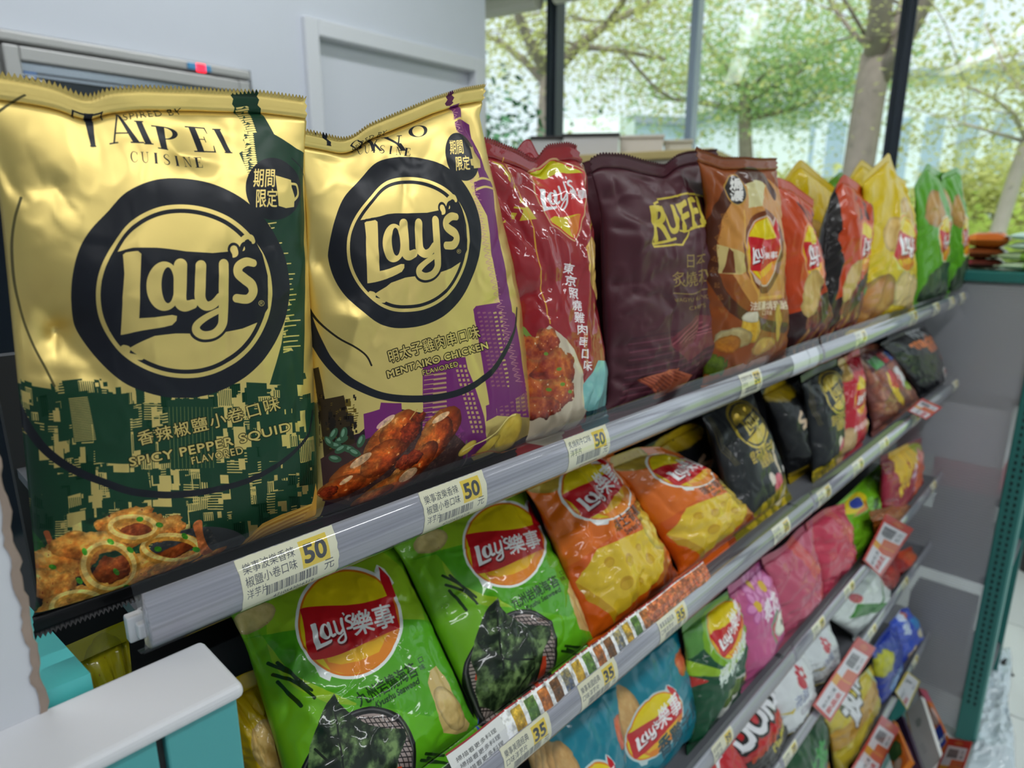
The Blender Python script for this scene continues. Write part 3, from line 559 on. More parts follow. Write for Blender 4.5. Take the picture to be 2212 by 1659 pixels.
# letters with thick and thin strokes, on a unit square (0,0 top left, 1,1 bottom right)
def serif(ch):
    T, S = .27, .045                                        # thick and thin
    R = lambda x0, y0, x1, y1: [(x0, y0), (x1, y0), (x1, y1), (x0, y1)]
    foot = lambda x, w=.17: R(x - w, 1 - S, x + w, 1); head = lambda x, w=.17: R(x - w, 0, x + w, S)
    if ch == 'T': return [R(.5 - T / 2, 0, .5 + T / 2, 1), R(.02, 0, .98, S), [(.02, 0), (.08, 0), (.04, .25), (.0, .25)], [(.92, 0), (.98, 0), (1, .25), (.96, .25)], foot(.5)]
    if ch == 'A': return [[(.44, 0), (.52, 0), (.90, 1), (.70, 1)], [(.44, 0), (.48, .04), (.16, 1), (.11, 1)], R(.24, .64, .7, .68), foot(.13, .13), foot(.82, .2)]
    if ch == 'I': return [R(.5 - T / 1.2, 0, .5 + T / 1.2, 1), head(.5, .32), foot(.5, .32)]
    if ch == 'P':
        t = np.linspace(-np.pi / 2, np.pi / 2, 20); o = [(.42 + .48 * math.cos(a), .27 + .27 * math.sin(a)) for a in t]; i = [(.42 + .30 * math.cos(a), .27 + .235 * math.sin(a)) for a in t[::-1]]
        return [R(.18, 0, .18 + T, 1), o + i, R(.04, 0, .45, S), R(.25, .54 - S, .45, .54), foot(.26, .22)]
    if ch == 'E': return [R(.2, 0, .2 + T, 1), R(.06, 0, .88, S), R(.3, .47, .7, .5), R(.06, 1 - S, .94, 1), [(.82, 0), (.88, 0), (.9, .24), (.87, .24)], [(.88, 1), (.94, 1), (.97, .72), (.94, .72)], R(.67, .37, .7, .6)]
    if ch in 'OC':
        t = np.linspace(.16 * np.pi, 1.84 * np.pi, 40) if ch == 'C' else np.linspace(0, 2 * np.pi, 48)
        o = [(.5 + .46 * math.cos(a), .5 + .51 * math.sin(a)) for a in t]; i = [(.5 + .46 * math.cos(a) * (.62 if ch == 'O' else (.66 if math.cos(a) < 0 else .95)), .5 + .47 * math.sin(a)) for a in t[::-1]]
        return [o + i] + ([R(.86, .08, .9, .32)] if ch == 'C' else [])
    if ch == 'K': return [R(.14, 0, .14 + T, 1), [(.3, .58), (.78, .02), (.84, .02), (.36, .58)], [(.42, .45), (.56, .34), (.98, 1), (.76, 1)], head(.22), foot(.22), head(.8, .13), foot(.86, .13)]
    if ch == 'Y': return [[(.06, 0), (.26, 0), (.58, .52), (.42, .56)], [(.82, 0), (.87, 0), (.56, .56), (.5, .52)], R(.42, .5, .42 + T, 1), head(.16, .16), head(.84, .12), foot(.5)]
    if ch == 'U': 
        t = np.linspace(0, np.pi, 20); o = [(.5 + .36 * math.cos(a), .66 + .36 * math.sin(a)) for a in t]; i = [(.54 + .28 * math.cos(a), .66 + .31 * math.sin(a)) for a in t[::-1]]
        return [R(.14, 0, .26, .67), R(.82, 0, .86, .67), o + i, head(.2), head(.84, .14)]
    if ch == 'S':
        t = np.linspace(-.1 * np.pi, -1.45 * np.pi, 20); a1 = [(.5 + .34 * math.cos(a), .27 + .26 * math.sin(a)) for a in t]
        return [('s', [(.82, .2), (.68, .04), (.45, .02), (.24, .14), (.22, .3), (.42, .45), (.66, .57), (.8, .74), (.7, .92), (.46, .98), (.24, .92), (.16, .76)], [.04, .04, .05, .1, .14, .16, .17, .14, .1, .06, .04, .04])]
    if ch == 'N': return [R(.14, 0, .18, 1), R(.82, 0, .86, 1), [(.12, 0), (.3, 0), (.86, 1), (.76, 1)], head(.16, .12), head(.84, .14), foot(.16, .14)]
    return []
def serif_letter(A, ch, bl, br, tr, tl, col, metal=0.0):
    bl, br, tr, tl = (np.array(q, float) for q in (bl, br, tr, tl))
    def f(P):
        P = np.asarray(P, float); x, y = P[:, :1], P[:, 1:]
        return (tl * (1 - x) + tr * x) * (1 - y) + (bl * (1 - x) + br * x) * y
    for p in serif(ch):
        if isinstance(p, tuple): A.curve(f(p[1]), np.array(p[2]) * np.linalg.norm(br - bl), col, metal)
        else: A.poly(f(p), col, metal)
def barcode(A, x0, y0, x1, y1, seed=1, col=(25, 28, 35), rot=None):
    rg = random.Random(seed); x = x0
    while x < x1:
        w = rg.choice((1, 1, 2, 3)) * (x1 - x0) / 110; A.rect(x, y0, min(x + w, x1), y1, col); x += w + rg.choice((1, 1, 2)) * (x1 - x0) / 110
def crisp(A, cx, cy, rx, ry, rot=0, seed=0, ridges=0.0, cols=((176, 128, 52), (214, 174, 96), (236, 208, 140))):
    A.blob(cx, cy, rx, ry, cols, seed, rot, rough=.10, cell=4, shade=.25, ridges=ridges, spots=(.86, (150, 100, 50)) if not ridges else None)

# ------------------------------------------------------------------ packs: pillow bags with crimped seals
def polyline(P, n):
    P = np.asarray(P, float); L = np.r_[0, np.cumsum(np.linalg.norm(np.diff(P, axis=0), axis=1))]; L /= L[-1]
    t = np.linspace(0, 1, n); Q = np.stack([np.interp(t, L, P[:, i]) for i in range(3)], 1)
    if len(P) > 2:                                          # round the corners a little
        k = max(1, n // 40)
        for _ in range(2):
            R = Q.copy()
            for i in range(1, n - 1): a, b = max(0, i - k), min(n - 1, i + k); R[i] = (Q[a] + 2 * Q[i] + Q[b]) / 4
            Q = R
    return Q
class Pack:
    # top / bot: the seal edges left to right as sight-line points set on the planes xt and xb behind the rail
    def __init__(s, top, bot, xt=-.045, xb=-.03, D=.055, nu=44, nv=56, seed=1, wr=1.0, seal=(.013, .011), pinch=.05, teeth=False, folds=(), left=None, right=None, shelf=0):
        s.nu, s.nv, s.seed = nu, nv, seed; s.ribs = .0012 if teeth else .0004
        xs = lambda x, n: np.broadcast_to(np.asarray(x, float), (n,)) if np.ndim(x) == 0 else np.interp(np.linspace(0, 1, n), np.linspace(0, 1, len(x)), x)
        Tp = np.array([onx(p[0], p[1], x) for p, x in zip(top, xs(xt, len(top)))]); Bp = np.array([onx(p[0], p[1], x) for p, x in zip(bot, xs(xb, len(bot)))])
        if shelf is not None: Bp[:, 2] = RAILS[shelf][1] + .0106   # rests on its board
        T = polyline(Tp, nu + 1); B = polyline(Bp, nu + 1)
        r = (T[-1] - T[0]) + (B[-1] - B[0]); r /= np.linalg.norm(r); up = T.mean(0) - B.mean(0); s.H = np.linalg.norm(up); up /= s.H
        n = np.cross(r, up); n /= np.linalg.norm(n); s.n = n; s.W = .5 * (np.linalg.norm(Tp[-1] - Tp[0]) + np.linalg.norm(B[-1] - B[0]))
        st, sb = seal[0] / s.H, seal[1] / s.H; s.jb = 5; s.jt = nv - 5
        v = np.r_[np.linspace(0, sb, 6), np.linspace(sb, 1 - st, nv - 9)[1:-1], np.linspace(1 - st, 1, 6)]; u = np.linspace(0, 1, nu + 1)
        s.u, s.v = u, v; U, V = np.meshgrid(u, v)
        tb = np.clip((V - sb) / .22, 0, 1); tt = np.clip((1 - st - V) / .38, 0, 1)
        g = np.sqrt(np.sin(np.pi / 2 * tb)) * np.sin(np.pi / 2 * tt) ** .75; f = np.clip(1 - np.abs(2 * U - 1) ** 2.6, 0, 1) ** .6
        uc = .5 + (U - .5) * (1 - 2 * pinch * smooth01(g * 1.2))
        ui = uc * nu; i0 = np.clip(ui.astype(int), 0, nu - 1); fr = (ui - i0)[..., None]
        base = (B[i0] * (1 - fr) + B[i0 + 1] * fr) * (1 - V[..., None]) + (T[i0] * (1 - fr) + T[i0 + 1] * fr) * V[..., None]
        for side, e in ((left, 0), (right, 1)):              # a side edge that is not straight
            if side is not None:
                vv, off = zip(*side); k = np.interp(V, vv, off) * ((1 - U) if e == 0 else U) ** 2
                base += r * k[..., None]
        rg = np.random.RandomState(seed); h, w = V.shape
        inn = smooth01(g * 2.2) * smooth01(f * 2.5)
        # dents and creases
        N1 = vnoise(h, w, 4.3, 3.1, seed + 1, 3) - .5; N2 = vnoise(h, w, 9, 7, seed + 2, 3); ridge = np.clip(1 - np.abs(2 * N2 - 1) * 3.2, 0, 1) ** 2
        N3 = vnoise(h, w, 5, 4, seed + 9, 2); ridge2 = np.clip(1 - np.abs(2 * N3 - 1) * 5.0, 0, 1) ** 1.5
        dis = wr * (N1 * .010 + ridge * .0016 - ridge2 * .0022) * inn
        # gathers running away from the seals
        for k in range(int(9)):
            c0 = rg.uniform(.06, .94); sl = rg.uniform(-.5, .5); wd_ = rg.uniform(.018, .06); a = rg.uniform(.001, .0034) * rg.choice([-1, -1, 1]); L = rg.uniform(.14, .34)
            d = (U - c0 - sl * (1 - st - V)) / (wd_ * (1 + 2.2 * (1 - V)))
            dis += wr * a * np.exp(-d * d) * np.clip(1 - (1 - st - V) / L, 0, 1) * smooth01((1 - st - V) / .03)
        for k in range(7):
            c0 = rg.uniform(.06, .94); sl = rg.uniform(-.5, .5); wd_ = rg.uniform(.02, .05); a = rg.uniform(.001, .003) * rg.choice([-1, 1]); L = rg.uniform(.1, .2)
            d = (U - c0 - sl * (V - sb)) / wd_
            dis += wr * a * np.exp(-d * d) * np.clip(1 - (V - sb) / L, 0, 1) * smooth01((V - sb) / .03)
        # puckers along both sides
        for e in (0, 1):
            dd = U if e == 0 else 1 - U
            for k in range(6):
                c0 = rg.uniform(.12, .85); sl = rg.uniform(-.6, .6); a = rg.uniform(.0012, .004) * -1
                d = (V - c0 - sl * dd) / rg.uniform(.012, .03); dis += wr * a * np.exp(-d * d) * np.clip(1 - dd / rg.uniform(.15, .35), 0, 1) * smooth01(dd / .05)
        wave = .0022 * np.sin(U * rg.uniform(5, 9) + rg.uniform(0, 6)) * smooth01((V - .7) / .3)
        seal_m = (V >= 1 - st - 1e-9) | (V <= sb + 1e-9)
        j = np.arange(h)[:, None]; rib = np.where(seal_m, s.ribs * np.where(j % 2 == 0, 1, -1), 0)
        s.smooth = base + n * (D * .5 * f * g)[..., None]
        s.front = base + n * (D * .5 * f * g + dis + wave + rib)[..., None]
        if folds:
            q = s.pxmap()
            add = np.zeros_like(U)
            for x0, y0, x1, y1, wd_, a in folds:
                (ua, va), (ub, vb) = q(np.array([(x0, y0), (x1, y1)], float))
                ax, ay, bx, by = ua * s.W, va * s.H, ub * s.W, vb * s.H; XX, YY = U * s.W, V * s.H
                t = np.clip(((XX - ax) * (bx - ax) + (YY - ay) * (by - ay)) / ((bx - ax) ** 2 + (by - ay) ** 2), 0, 1)
                dx, dy = XX - ax - t * (bx - ax), YY - ay - t * (by - ay); dist = np.hypot(dx, dy) / wd_
                add += a * np.exp(-np.abs(dist) ** 1.3) * (1 - .75 * t)
            s.front += n * (add * smooth01(f * 3) * (1 - .85 * smooth01((V - (1 - st - .07)) / .07)))[..., None]
        if teeth:
            for row, sgn in ((-1, 1), (0, -1)): s.front[row] += up * (np.where(np.arange(nu + 1) % 2 == 0, .0011, -.0011) * sgn)[:, None]
        s.back = base - n * (D * .5 * f * g * .95 + dis * .3)[..., None] + n * (wave + rib)[..., None]
        s.up = up; s.r = r
    def pxmap(s):
        if hasattr(s, '_q'): return s._q
        U, V = np.meshgrid(s.u, s.v); P = s.smooth.reshape(-1, 3); x, y = proj(P)
        k = (U.ravel() > .01) & (U.ravel() < .99) & (V.ravel() > .01) & (V.ravel() < .995)
        cx, cy, sx, sy = x[k].mean(), y[k].mean(), x[k].std(), y[k].std()
        def terms(X, Y): X = (X - cx) / sx; Y = (Y - cy) / sy; return np.stack([X ** i * Y ** j for i in range(7) for j in range(7 - i)], 1)
        A_ = terms(x[k], y[k]); cu = np.linalg.lstsq(A_, U.ravel()[k], rcond=None)[0]; cv = np.linalg.lstsq(A_, V.ravel()[k], rcond=None)[0]
        x0, x1, y0, y1 = x.min() - 12, x.max() + 12, y.min() - 12, y.max() + 12
        def q(P):
            P = np.asarray(P, float).reshape(-1, 2); t = terms(np.clip(P[:, 0], x0, x1), np.clip(P[:, 1], y0, y1)); return np.stack([t @ cu, t @ cv], 1)
        s._q = q; return q
    def art(s, w, bg, metal=0.0):
        h = int(w * s.H / s.W); A = Art(w, h, bg, metal); q = s.pxmap()
        A.T = lambda P: (lambda z: np.stack([z[:, 0] * w, (1 - z[:, 1]) * h], 1))(q(P))
        U, V = np.meshgrid(s.u, s.v); x, y = proj(s.front[[s.nv // 2, s.nv // 2 + 4]][:, [s.nu // 2, s.nu // 2 + 4]].reshape(-1, 3))
        du = 4 / s.nu * w; px = math.hypot(x[1] - x[0], y[1] - y[0]); dv = (s.v[s.nv // 2 + 4] - s.v[s.nv // 2]) * h; py = math.hypot(x[2] - x[0], y[2] - y[0])
        A.sc = math.sqrt(du * dv / (px * py)); return A
    def build(s, name, label, m_front, m_back, group=None, cat='crisp packet'):
        c = .5 * (s.front[0].mean(0) + s.back[0].mean(0)); root = empty(name, c, label, cat, group)
        nu, U = s.nu, s.u; jb, jt = s.jb, s.jt
        def grid(rows): return np.arange(len(rows) * (nu + 1)).reshape(len(rows), nu + 1)
        def quads(G): return np.stack([G[:-1, :-1], G[:-1, 1:], G[1:, 1:], G[1:, :-1]], -1).reshape(-1, 4)
        rows = np.arange(jb, jt + 1); Fr = s.front[rows] - c; Bk = s.back[rows] - c
        G = grid(rows); G2 = G + G.size; G2[:, 0] = G[:, 0]; G2[:, -1] = G[:, -1]; G2[0] = G[0]; G2[-1] = G[-1]
        uv = np.stack(np.broadcast_arrays(U[None, :], s.v[rows][:, None]), -1).reshape(-1, 2)
        Q = np.vstack([quads(G), quads(G2)[:, ::-1]]); mi = np.r_[np.zeros(len(quads(G))), np.ones(len(quads(G2)))]
        mesh('body', np.vstack([Fr.reshape(-1, 3), Bk.reshape(-1, 3)]), Q, [m_front, m_back], root, np.vstack([uv, uv]), True, mi)
        for nm, rows in (('bottom_seal', np.arange(0, jb + 1)), ('top_seal', np.arange(jt, s.nv + 1))):
            P = s.front[rows] - c; uv = np.stack(np.broadcast_arrays(U[None, :], s.v[rows][:, None]), -1).reshape(-1, 2)
            P2 = P - s.n * .0006; G = grid(rows); G2 = G + G.size
            Q = np.vstack([quads(G), quads(G2)[:, ::-1]])
            mesh(nm, np.vstack([P.reshape(-1, 3), P2.reshape(-1, 3)]), Q, [m_front, m_back], root, np.vstack([uv, uv]), True, np.zeros(len(Q)))
        return root
def film(name, A, rough=.4, coat=.0, mrough=.33, mmul=.8, bump=.25, bscale=120, back=(60, 60, 60), spec=.22):
    im = A.image(name); m = bpy.data.materials.new(name); m.use_nodes = True; nt = m.node_tree; b = nt.nodes['Principled BSDF']
    t = nt.nodes.new('ShaderNodeTexImage'); t.image = im; t.interpolation = 'Linear'; t.extension = 'EXTEND'
    nt.links.new(t.outputs['Color'], b.inputs['Base Color'])
    mu = nt.nodes.new('ShaderNodeMath'); mu.operation = 'MULTIPLY'; mu.inputs[1].default_value = mmul; nt.links.new(t.outputs['Alpha'], mu.inputs[0]); nt.links.new(mu.outputs[0], b.inputs['Metallic'])
    mr = nt.nodes.new('ShaderNodeMapRange'); mr.inputs[3].default_value = rough; mr.inputs[4].default_value = mrough; nt.links.new(t.outputs['Alpha'], mr.inputs[0]); nt.links.new(mr.outputs[0], b.inputs['Roughness'])
    b.inputs['Coat Weight'].default_value = coat; b.inputs['Coat Roughness'].default_value = .045; b.inputs['Specular IOR Level'].default_value = spec
    tc = nt.nodes.new('ShaderNodeTexCoord'); n = nt.nodes.new('ShaderNodeTexNoise'); n.inputs['Scale'].default_value = bscale; n.inputs['Detail'].default_value = 3; n.inputs['Distortion'].default_value = .6
    p = nt.nodes.new('ShaderNodeBump'); p.inputs['Strength'].default_value = bump; p.inputs['Distance'].default_value = .0012
    nt.links.new(tc.outputs['Object'], n.inputs['Vector']); nt.links.new(n.outputs['Fac'], p.inputs['Height']); nt.links.new(p.outputs['Normal'], b.inputs['Normal'])
    if coat: nt.links.new(p.outputs['Normal'], b.inputs['Coat Normal'])
    bk = mat(name + '_back', back, rough, coat=coat, metal=.6 if A.a[5, 5, 3] > .5 else 0.0)
    return m, bk
def cr(x0, y0, k): return lambda P: [(x0 + p[0] / k, y0 + p[1] / k) for p in P]
GOLD = (226, 200, 122); INK = (27, 29, 36)

def city(A, x0, y0, x1, y1, ink, gold, seed, n, sky, big=(14, 60), metal=1):
    # a printed skyline: blocks and lit windows in two inks
    rg = random.Random(seed)
    for i in range(n):
        x = rg.uniform(x0, x1); y = rg.uniform(y0, y1); w = rg.uniform(*big) * rg.choice((.3, .5, 1)); h = w * rg.uniform(.6, 2.6); d = (y - sky(x)) / (y1 - y0)
        if d < -.08: continue
        tilt = rg.uniform(-.05, .22)
        q = [(x, y), (x + w, y - w * tilt), (x + w + h * .06, y + h - w * tilt), (x + h * .06, y + h)]
        k = rg.random()
        if k < .42: A.poly(q, ink)
        elif k < .66: A.poly(q, gold, metal)
        elif k < .84:
            A.poly(q, gold if rg.random() < .5 else ink, None if False else (metal if rg.random() < 2 else 0)); m_ = max(2, int(w / 4))
            for j in range(m_): xx = x + w * (j + .25) / m_; A.poly([(xx, y + h * .05), (xx + w * .4 / m_, y + h * .05), (xx + w * .4 / m_ + h * .06, y + h * .95), (xx + h * .06, y + h * .95)], ink)
        else:
            m_ = max(2, int(h / 5))
            for j in range(m_): yy = y + h * (j + .2) / m_; A.poly([(x, yy), (x + w, yy - w * tilt), (x + w, yy - w * tilt + h * .4 / m_), (x, yy + h * .4 / m_)], gold, metal)

# --- the large gold pack with the green city
pk = Pack([(-48, 150), (60, 170), (120, 184), (165, 206), (195, 212), (214, 197), (300, 188), (420, 190), (560, 197), (657, 213)], [(78, 1392), (697, 1122)], xt=-.052, xb=-.037, D=.05, nu=150, nv=150, seed=5, wr=.26, teeth=True, pinch=.02, seal=(.011, .010),
          folds=[(205, 215, 430, 330, .014, -.004), (240, 205, 330, 235, .007, .007), (395, 330, 480, 350, .006, -.004), (120, 405, 160, 470, .006, -.003), (140, 720, 60, 640, .012, -.007), (140, 720, 110, 850, .010, -.005), (140, 720, 230, 830, .012, -.004), (0, 370, 60, 440, .010, -.004), (425, 205, 300, 262, .005, .003)])
A = pk.art(1150, GOLD, 1)
GRN = (24, 60, 40); c1 = cr(0, 130, 2.37); c2 = cr(0, 750, 2.37)
sky = lambda x: 845 + 22 * math.sin(x / 37) + 14 * math.sin(x / 13 + 1) - max(0, (x - 430) * .12)
for i, x in enumerate(range(-20, 700, 9)):
    y = sky(x) + (i * 37 % 23); A.poly([(x, y), (x + 10, y), (x + 14, 1420), (x + 4, 1420)], GRN)
A.poly([(-30, 940), (700, 900), (720, 1420), (-30, 1420)], GRN)
city(A, -10, 820, 690, 1130, GRN, GOLD, 3, 900, lambda x: sky(x) - 8, (10, 46))
for x, y, w, h in ((148, 850, 42, 105), (196, 850, 80, 150), (360, 865, 100, 150), (20, 960, 60, 120), (230, 1020, 90, 60), (560, 900, 40, 70)):
    A.poly([(x, y), (x + w, y - 4), (x + w + 10, y + h), (x + 10, y + h)], GRN)
for j in range(26): A.line([(150 + j * .4, 862 + j * 3.6), (188 + j * .7, 860 + j * 3.6)], 1.6, GOLD, 1)
for j in range(12): A.line([(365 + j * 8.4, 880), (370 + j * 8.4, 1012)], 1.2, (120, 130, 80), 1)
A.poly(c1([(1190, 172), (1325, 172), (1335, 235), (1365, 300), (1405, 380), (1440, 400), (1510, 450), (1545, 470), (1550, 640), (1562, 800), (1560, 1100), (1552, 1400), (1545, 1659), (1380, 1659), (1440, 1450), (1470, 1250), (1440, 1000), (1340, 850), (1330, 780), (1300, 640), (1235, 470), (1290, 440), (1262, 340), (1215, 262)]), GRN)
rg = random.Random(2)
for j in range(30):
    y = 240 + j * 11.5; x = 1215 + j * 3.2 if j < 12 else 1235 + (j - 12) * 1.6; A.poly(c1([(x, y), (x + 62, y - 6), (x + 70, y + 3), (x + 8, y + 8)]), GOLD, 1); A.poly(c1([(x + rg.uniform(5, 50), y - 4), (x + rg.uniform(12, 60), y + 6), (x + 20, y + 12)]), GRN)
for j in range(26):
    y = 840 + j * 26; x = 1350 + min(j, 14) * 7; w = rg.uniform(20, 90); A.poly(c1([(x, y), (x + w, y - 8), (x + w, y - 2), (x, y + 8)]), GOLD, 1)
    if j % 3 == 0: A.poly(c1([(x, y + 10), (x + w * .5, y + 6), (x + w * .6, y + 22), (x, y + 20)]), GOLD, 1)
GL = aff(391, 622.5, 233.5, 238)
gold_logo(A, GL, 235, GOLD, INK)
A.textc('®', 565, 661, 17, GOLD, metal=1)
for ch, q in (('T', [(425, 430), (520, 428), (530, 262), (350, 246)]), ('A', [(566, 432), (745, 432), (680, 285), (540, 280)]), ('I', [(735, 437), (808, 437), (752, 320), (680, 318)]), ('P', [(812, 455), (935, 462), (930, 345), (775, 338)]), ('E', [(1002, 460), (1122, 466), (1066, 340), (940, 332)]), ('I', [(1150, 468), (1214, 470), (1146, 345), (1078, 343)])):
    serif_letter(A, ch, *c1(q), INK)
for k, ch in enumerate('CUISINE'):
    x = 672 + k * 56; y = 530 + k * 2.2; w = 26 if ch == 'I' else 42
    if ch == 'I': x += 8
    serif_letter(A, ch, *c1([(x, y), (x + w, y), (x + w - 3, y - 55), (x - 3, y - 55)]), INK)
A.text('SPIRED BY', *c1([(640, 318)])[0], 21, (60, 52, 30), rot=-9, fit=127, sp=1.2)
A.ell(*c1([(1402, 662)])[0], 57, 68, INK, rot=-8)
for t, x, y in (('期間', 1305, 640), ('限定', 1318, 745)): A.text(t, *c1([(x, y)])[0], 43, GOLD, rot=2, metal=1, bold=.012, fit=43)
A.poly(c1([(1412, 592), (1488, 612), (1492, 650), (1508, 700), (1504, 752), (1465, 760), (1428, 750)]), GOLD, 1); A.curve(c1([(1490, 632), (1515, 640), (1522, 690), (1500, 722)]), 6, GOLD, 1)
A.curve(c1([(125, 175), (60, 220), (-20, 290)]), 4, (92, 84, 50)); A.curve(c1([(105, 690), (62, 800), (42, 950), (62, 1130), (110, 1280), (180, 1440), (260, 1600), (290, 1670)]), 4, (92, 84, 50))
A.curve(c1([(1490, 500), (1540, 560), (1572, 640)]), 2.5, INK)
A.curve(c2([(-30, 130), (60, 320), (150, 440), (245, 532), (370, 620), (500, 682), (680, 738), (860, 758), (1050, 742), (1230, 700), (1380, 630), (1500, 540), (1580, 440), (1600, 330)]), [13, 13, 14, 15, 15, 15, 15, 15, 15, 14, 13, 11, 9, 6], INK)
A.text('香辣椒鹽小卷口味', *c2([(712, 498)])[0], 34, GOLD, rot=-14.5, fit=316, out=(.045, (30, 30, 20)), bold=.012, metal=1, bend=-6, sp=1.15)
A.text('SPICY PEPPER SQUID', *c2([(668, 606)])[0], 27, GOLD, rot=-12.5, fit=354, out=(.06, (30, 30, 20)), bold=.03, metal=1, bend=-7, sp=1.1)
A.text('FLAVORED', *c2([(988, 604)])[0], 22, GOLD, rot=-12, fit=112, out=(.06, (30, 30, 20)), bold=.02, metal=1, sp=1.15)
A.poly(c2([(60, 1200), (420, 1130), (900, 1080), (1230, 1020), (1640, 880), (1680, 1250), (1000, 1500), (300, 1560)]), (22, 22, 24)); A.ell(*c2([(1010, 1030)])[0], 105, 46, (62, 64, 66), rot=-8)
A.poly(c2([(100, 920), (240, 1030), (160, 1110)]), (34, 96, 40)); A.curve(c2([(240, 950), (262, 1010), (258, 1060)]), 9, (170, 90, 50))
FR = ((120, 52, 22), (196, 112, 40), (228, 160, 72), (240, 198, 124))
for x, y, rx, ry, r_, sd in ((640, 880, 140, 50, -8, 1), (700, 950, 150, 90, 10, 2), (850, 930, 100, 70, 0, 3), (330, 1100, 150, 110, -10, 5), (480, 1010, 170, 75, 5, 6), (250, 1220, 110, 80, 20, 7), (330, 1320, 120, 80, 10, 8), (660, 1150, 170, 120, 20, 9), (880, 1100, 140, 60, -10, 10), (560, 1260, 190, 110, 15, 11)):
    A.blob(*c2([(x, y)])[0], rx / 2.37, ry / 2.37, FR, sd, r_, rough=.3, cell=7, spots=(.82, (150, 40, 22)))
for x, y, rx, ry, r_ in ((560, 1130, 130, 115, -10), (880, 1030, 140, 62, -8), (400, 1330, 130, 75, 5), (690, 930, 115, 55, 8)):
    t = np.linspace(0, 2 * np.pi, 24, endpoint=False); e = np.stack([x + rx * np.cos(t), y + ry * np.sin(t)], 1)
    A.blob(*c2([(x + 20, y + 8)])[0], rx / 2.37 * .8, ry / 2.37 * .75, ((74, 26, 14), (140, 60, 24), (190, 100, 40)), int(x), r_, rough=.3)
    A.curve(c2(e), 19, (208, 142, 54), closed=True); A.curve(c2(e + np.array([-5, -10])), 9, (236, 196, 110), closed=True)
A.curve(c2([(1010, 905), (1020, 960), (1040, 1030), (1080, 1060)]), [22, 16, 20, 18], (190, 104, 56)); A.blob(*c2([(1060, 1070)])[0], 42, 16, FR, 31, -15)
for x, y in ((435, 1050), (570, 1000), (668, 1038), (810, 1032), (590, 1150), (400, 1195), (390, 1345), (820, 910), (650, 1228), (945, 965), (1000, 1030), (270, 1130), (720, 880)): A.ell(*c2([(x, y)])[0], 8, 5.5, (62, 140, 36), rot=x % 90)
A.poly(c2([(1195, 1065), (1250, 980), (1340, 900), (1450, 850), (1600, 800), (1625, 700), (1640, 820), (1600, 900), (1480, 970), (1330, 1030)]), (214, 160, 66))
for j in range(11): A.curve(c2([(1205 + j * 8, 1062 - j * 5), (1320 + j * 6, 930 + j * 7), (1600 - j * 9, 805 + j * 13)]), 2.4, (180, 118, 40) if j % 2 else (236, 196, 104))
A.mottle(c2([(100, 1300), (150, 1060), (330, 930), (520, 850), (760, 830), (880, 900), (1040, 880), (1150, 1060), (900, 1220), (700, 1350), (440, 1460), (200, 1450)]), .45, 26, 5)
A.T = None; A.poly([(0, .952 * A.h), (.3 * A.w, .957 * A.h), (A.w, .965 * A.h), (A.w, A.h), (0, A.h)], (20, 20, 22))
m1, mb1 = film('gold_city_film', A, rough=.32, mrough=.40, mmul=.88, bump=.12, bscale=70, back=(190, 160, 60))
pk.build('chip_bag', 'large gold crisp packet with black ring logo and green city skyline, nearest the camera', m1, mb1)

# --- the gold pack with the purple towers
pk = Pack([(638, 279), (700, 290), (742, 299), (768, 293), (800, 268), (860, 243), (930, 213), (1000, 191), (1054, 182)], [(658, 1122), (1163, 986)], xt=-.052, xb=-.037, D=.056, nu=150, nv=150, seed=11, wr=.28, teeth=True, pinch=.022, seal=(.010, .010),
          folds=[(765, 300, 905, 345, .013, -.008), (820, 275, 870, 345, .006, .005), (1000, 215, 1035, 330, .007, -.009), (880, 395, 870, 470, .004, -.002), (700, 560, 760, 700, .014, -.006), (765, 690, 740, 800, .010, .006), (1060, 290, 1075, 400, .008, -.004), (1090, 480, 1060, 560, .008, -.003)], right=[(0, 0), (.45, .004), (.8, -.006), (.93, -.010), (1, 0)])
A = pk.art(1150, GOLD, 1)
c3 = cr(600, 130, 2.37); c4 = cr(600, 700, 2.37); PUR = (112, 38, 104)
A.poly(c4([(120, 640), (420, 560), (560, 420), (760, 460), (1000, 700), (1290, 560), (1400, 560), (1400, 1100), (120, 1100)]), (44, 26, 36))
A.poly(c4([(120, 250), (200, 220), (230, 380), (330, 360), (400, 600), (400, 760), (120, 760)]), (52, 40, 22)); city(A, 655, 850, 770, 960, (30, 24, 18), (120, 98, 44), 8, 90, lambda x: 830, (4, 14))
for P_ in ([(740, 200), (960, 168), (972, 230), (1000, 300), (1062, 580), (1050, 660), (960, 690), (740, 640)], [(440, 460), (525, 435), (530, 400), (640, 405), (660, 560), (450, 600)], [(1040, 60), (1060, 20), (1200, -40), (1290, 480), (1120, 470), (1080, 200)], [(1060, 420), (1110, 400), (1120, 470), (1060, 500)]):
    A.poly(c4(P_), PUR)
for j in range(15):
    y = 240 + j * 24; A.poly(c4([(752, y), (860 + j, y - 16), (862 + j, y - 6), (752, y + 10)]), GOLD, 1, al=.75); A.poly(c4([(752, y + 4), (800, y - 2), (800, y + 4), (752, y + 9)]), PUR)
    for k in range(3): A.poly(c4([(905 + j * 6 + k * 22, y - 30), (917 + j * 6 + k * 22, y - 32), (920 + j * 6 + k * 22, y - 18), (908 + j * 6 + k * 22, y - 16)]), GOLD, 1, al=.8)
for j in range(22):
    y = 20 + j * 21
    for k in range(6): x = 1070 + k * 30 + j * 3.2; A.poly(c4([(x, y), (x + 18, y - 4), (x + 20, y + 5), (x + 2, y + 9)]), GOLD, 1, al=.7 if k > 2 else .35)
for j in range(12): A.line(c4([(1165 + j * 9, -30), (1225 + j * 8, 440)]), 1.6, GOLD, 1)
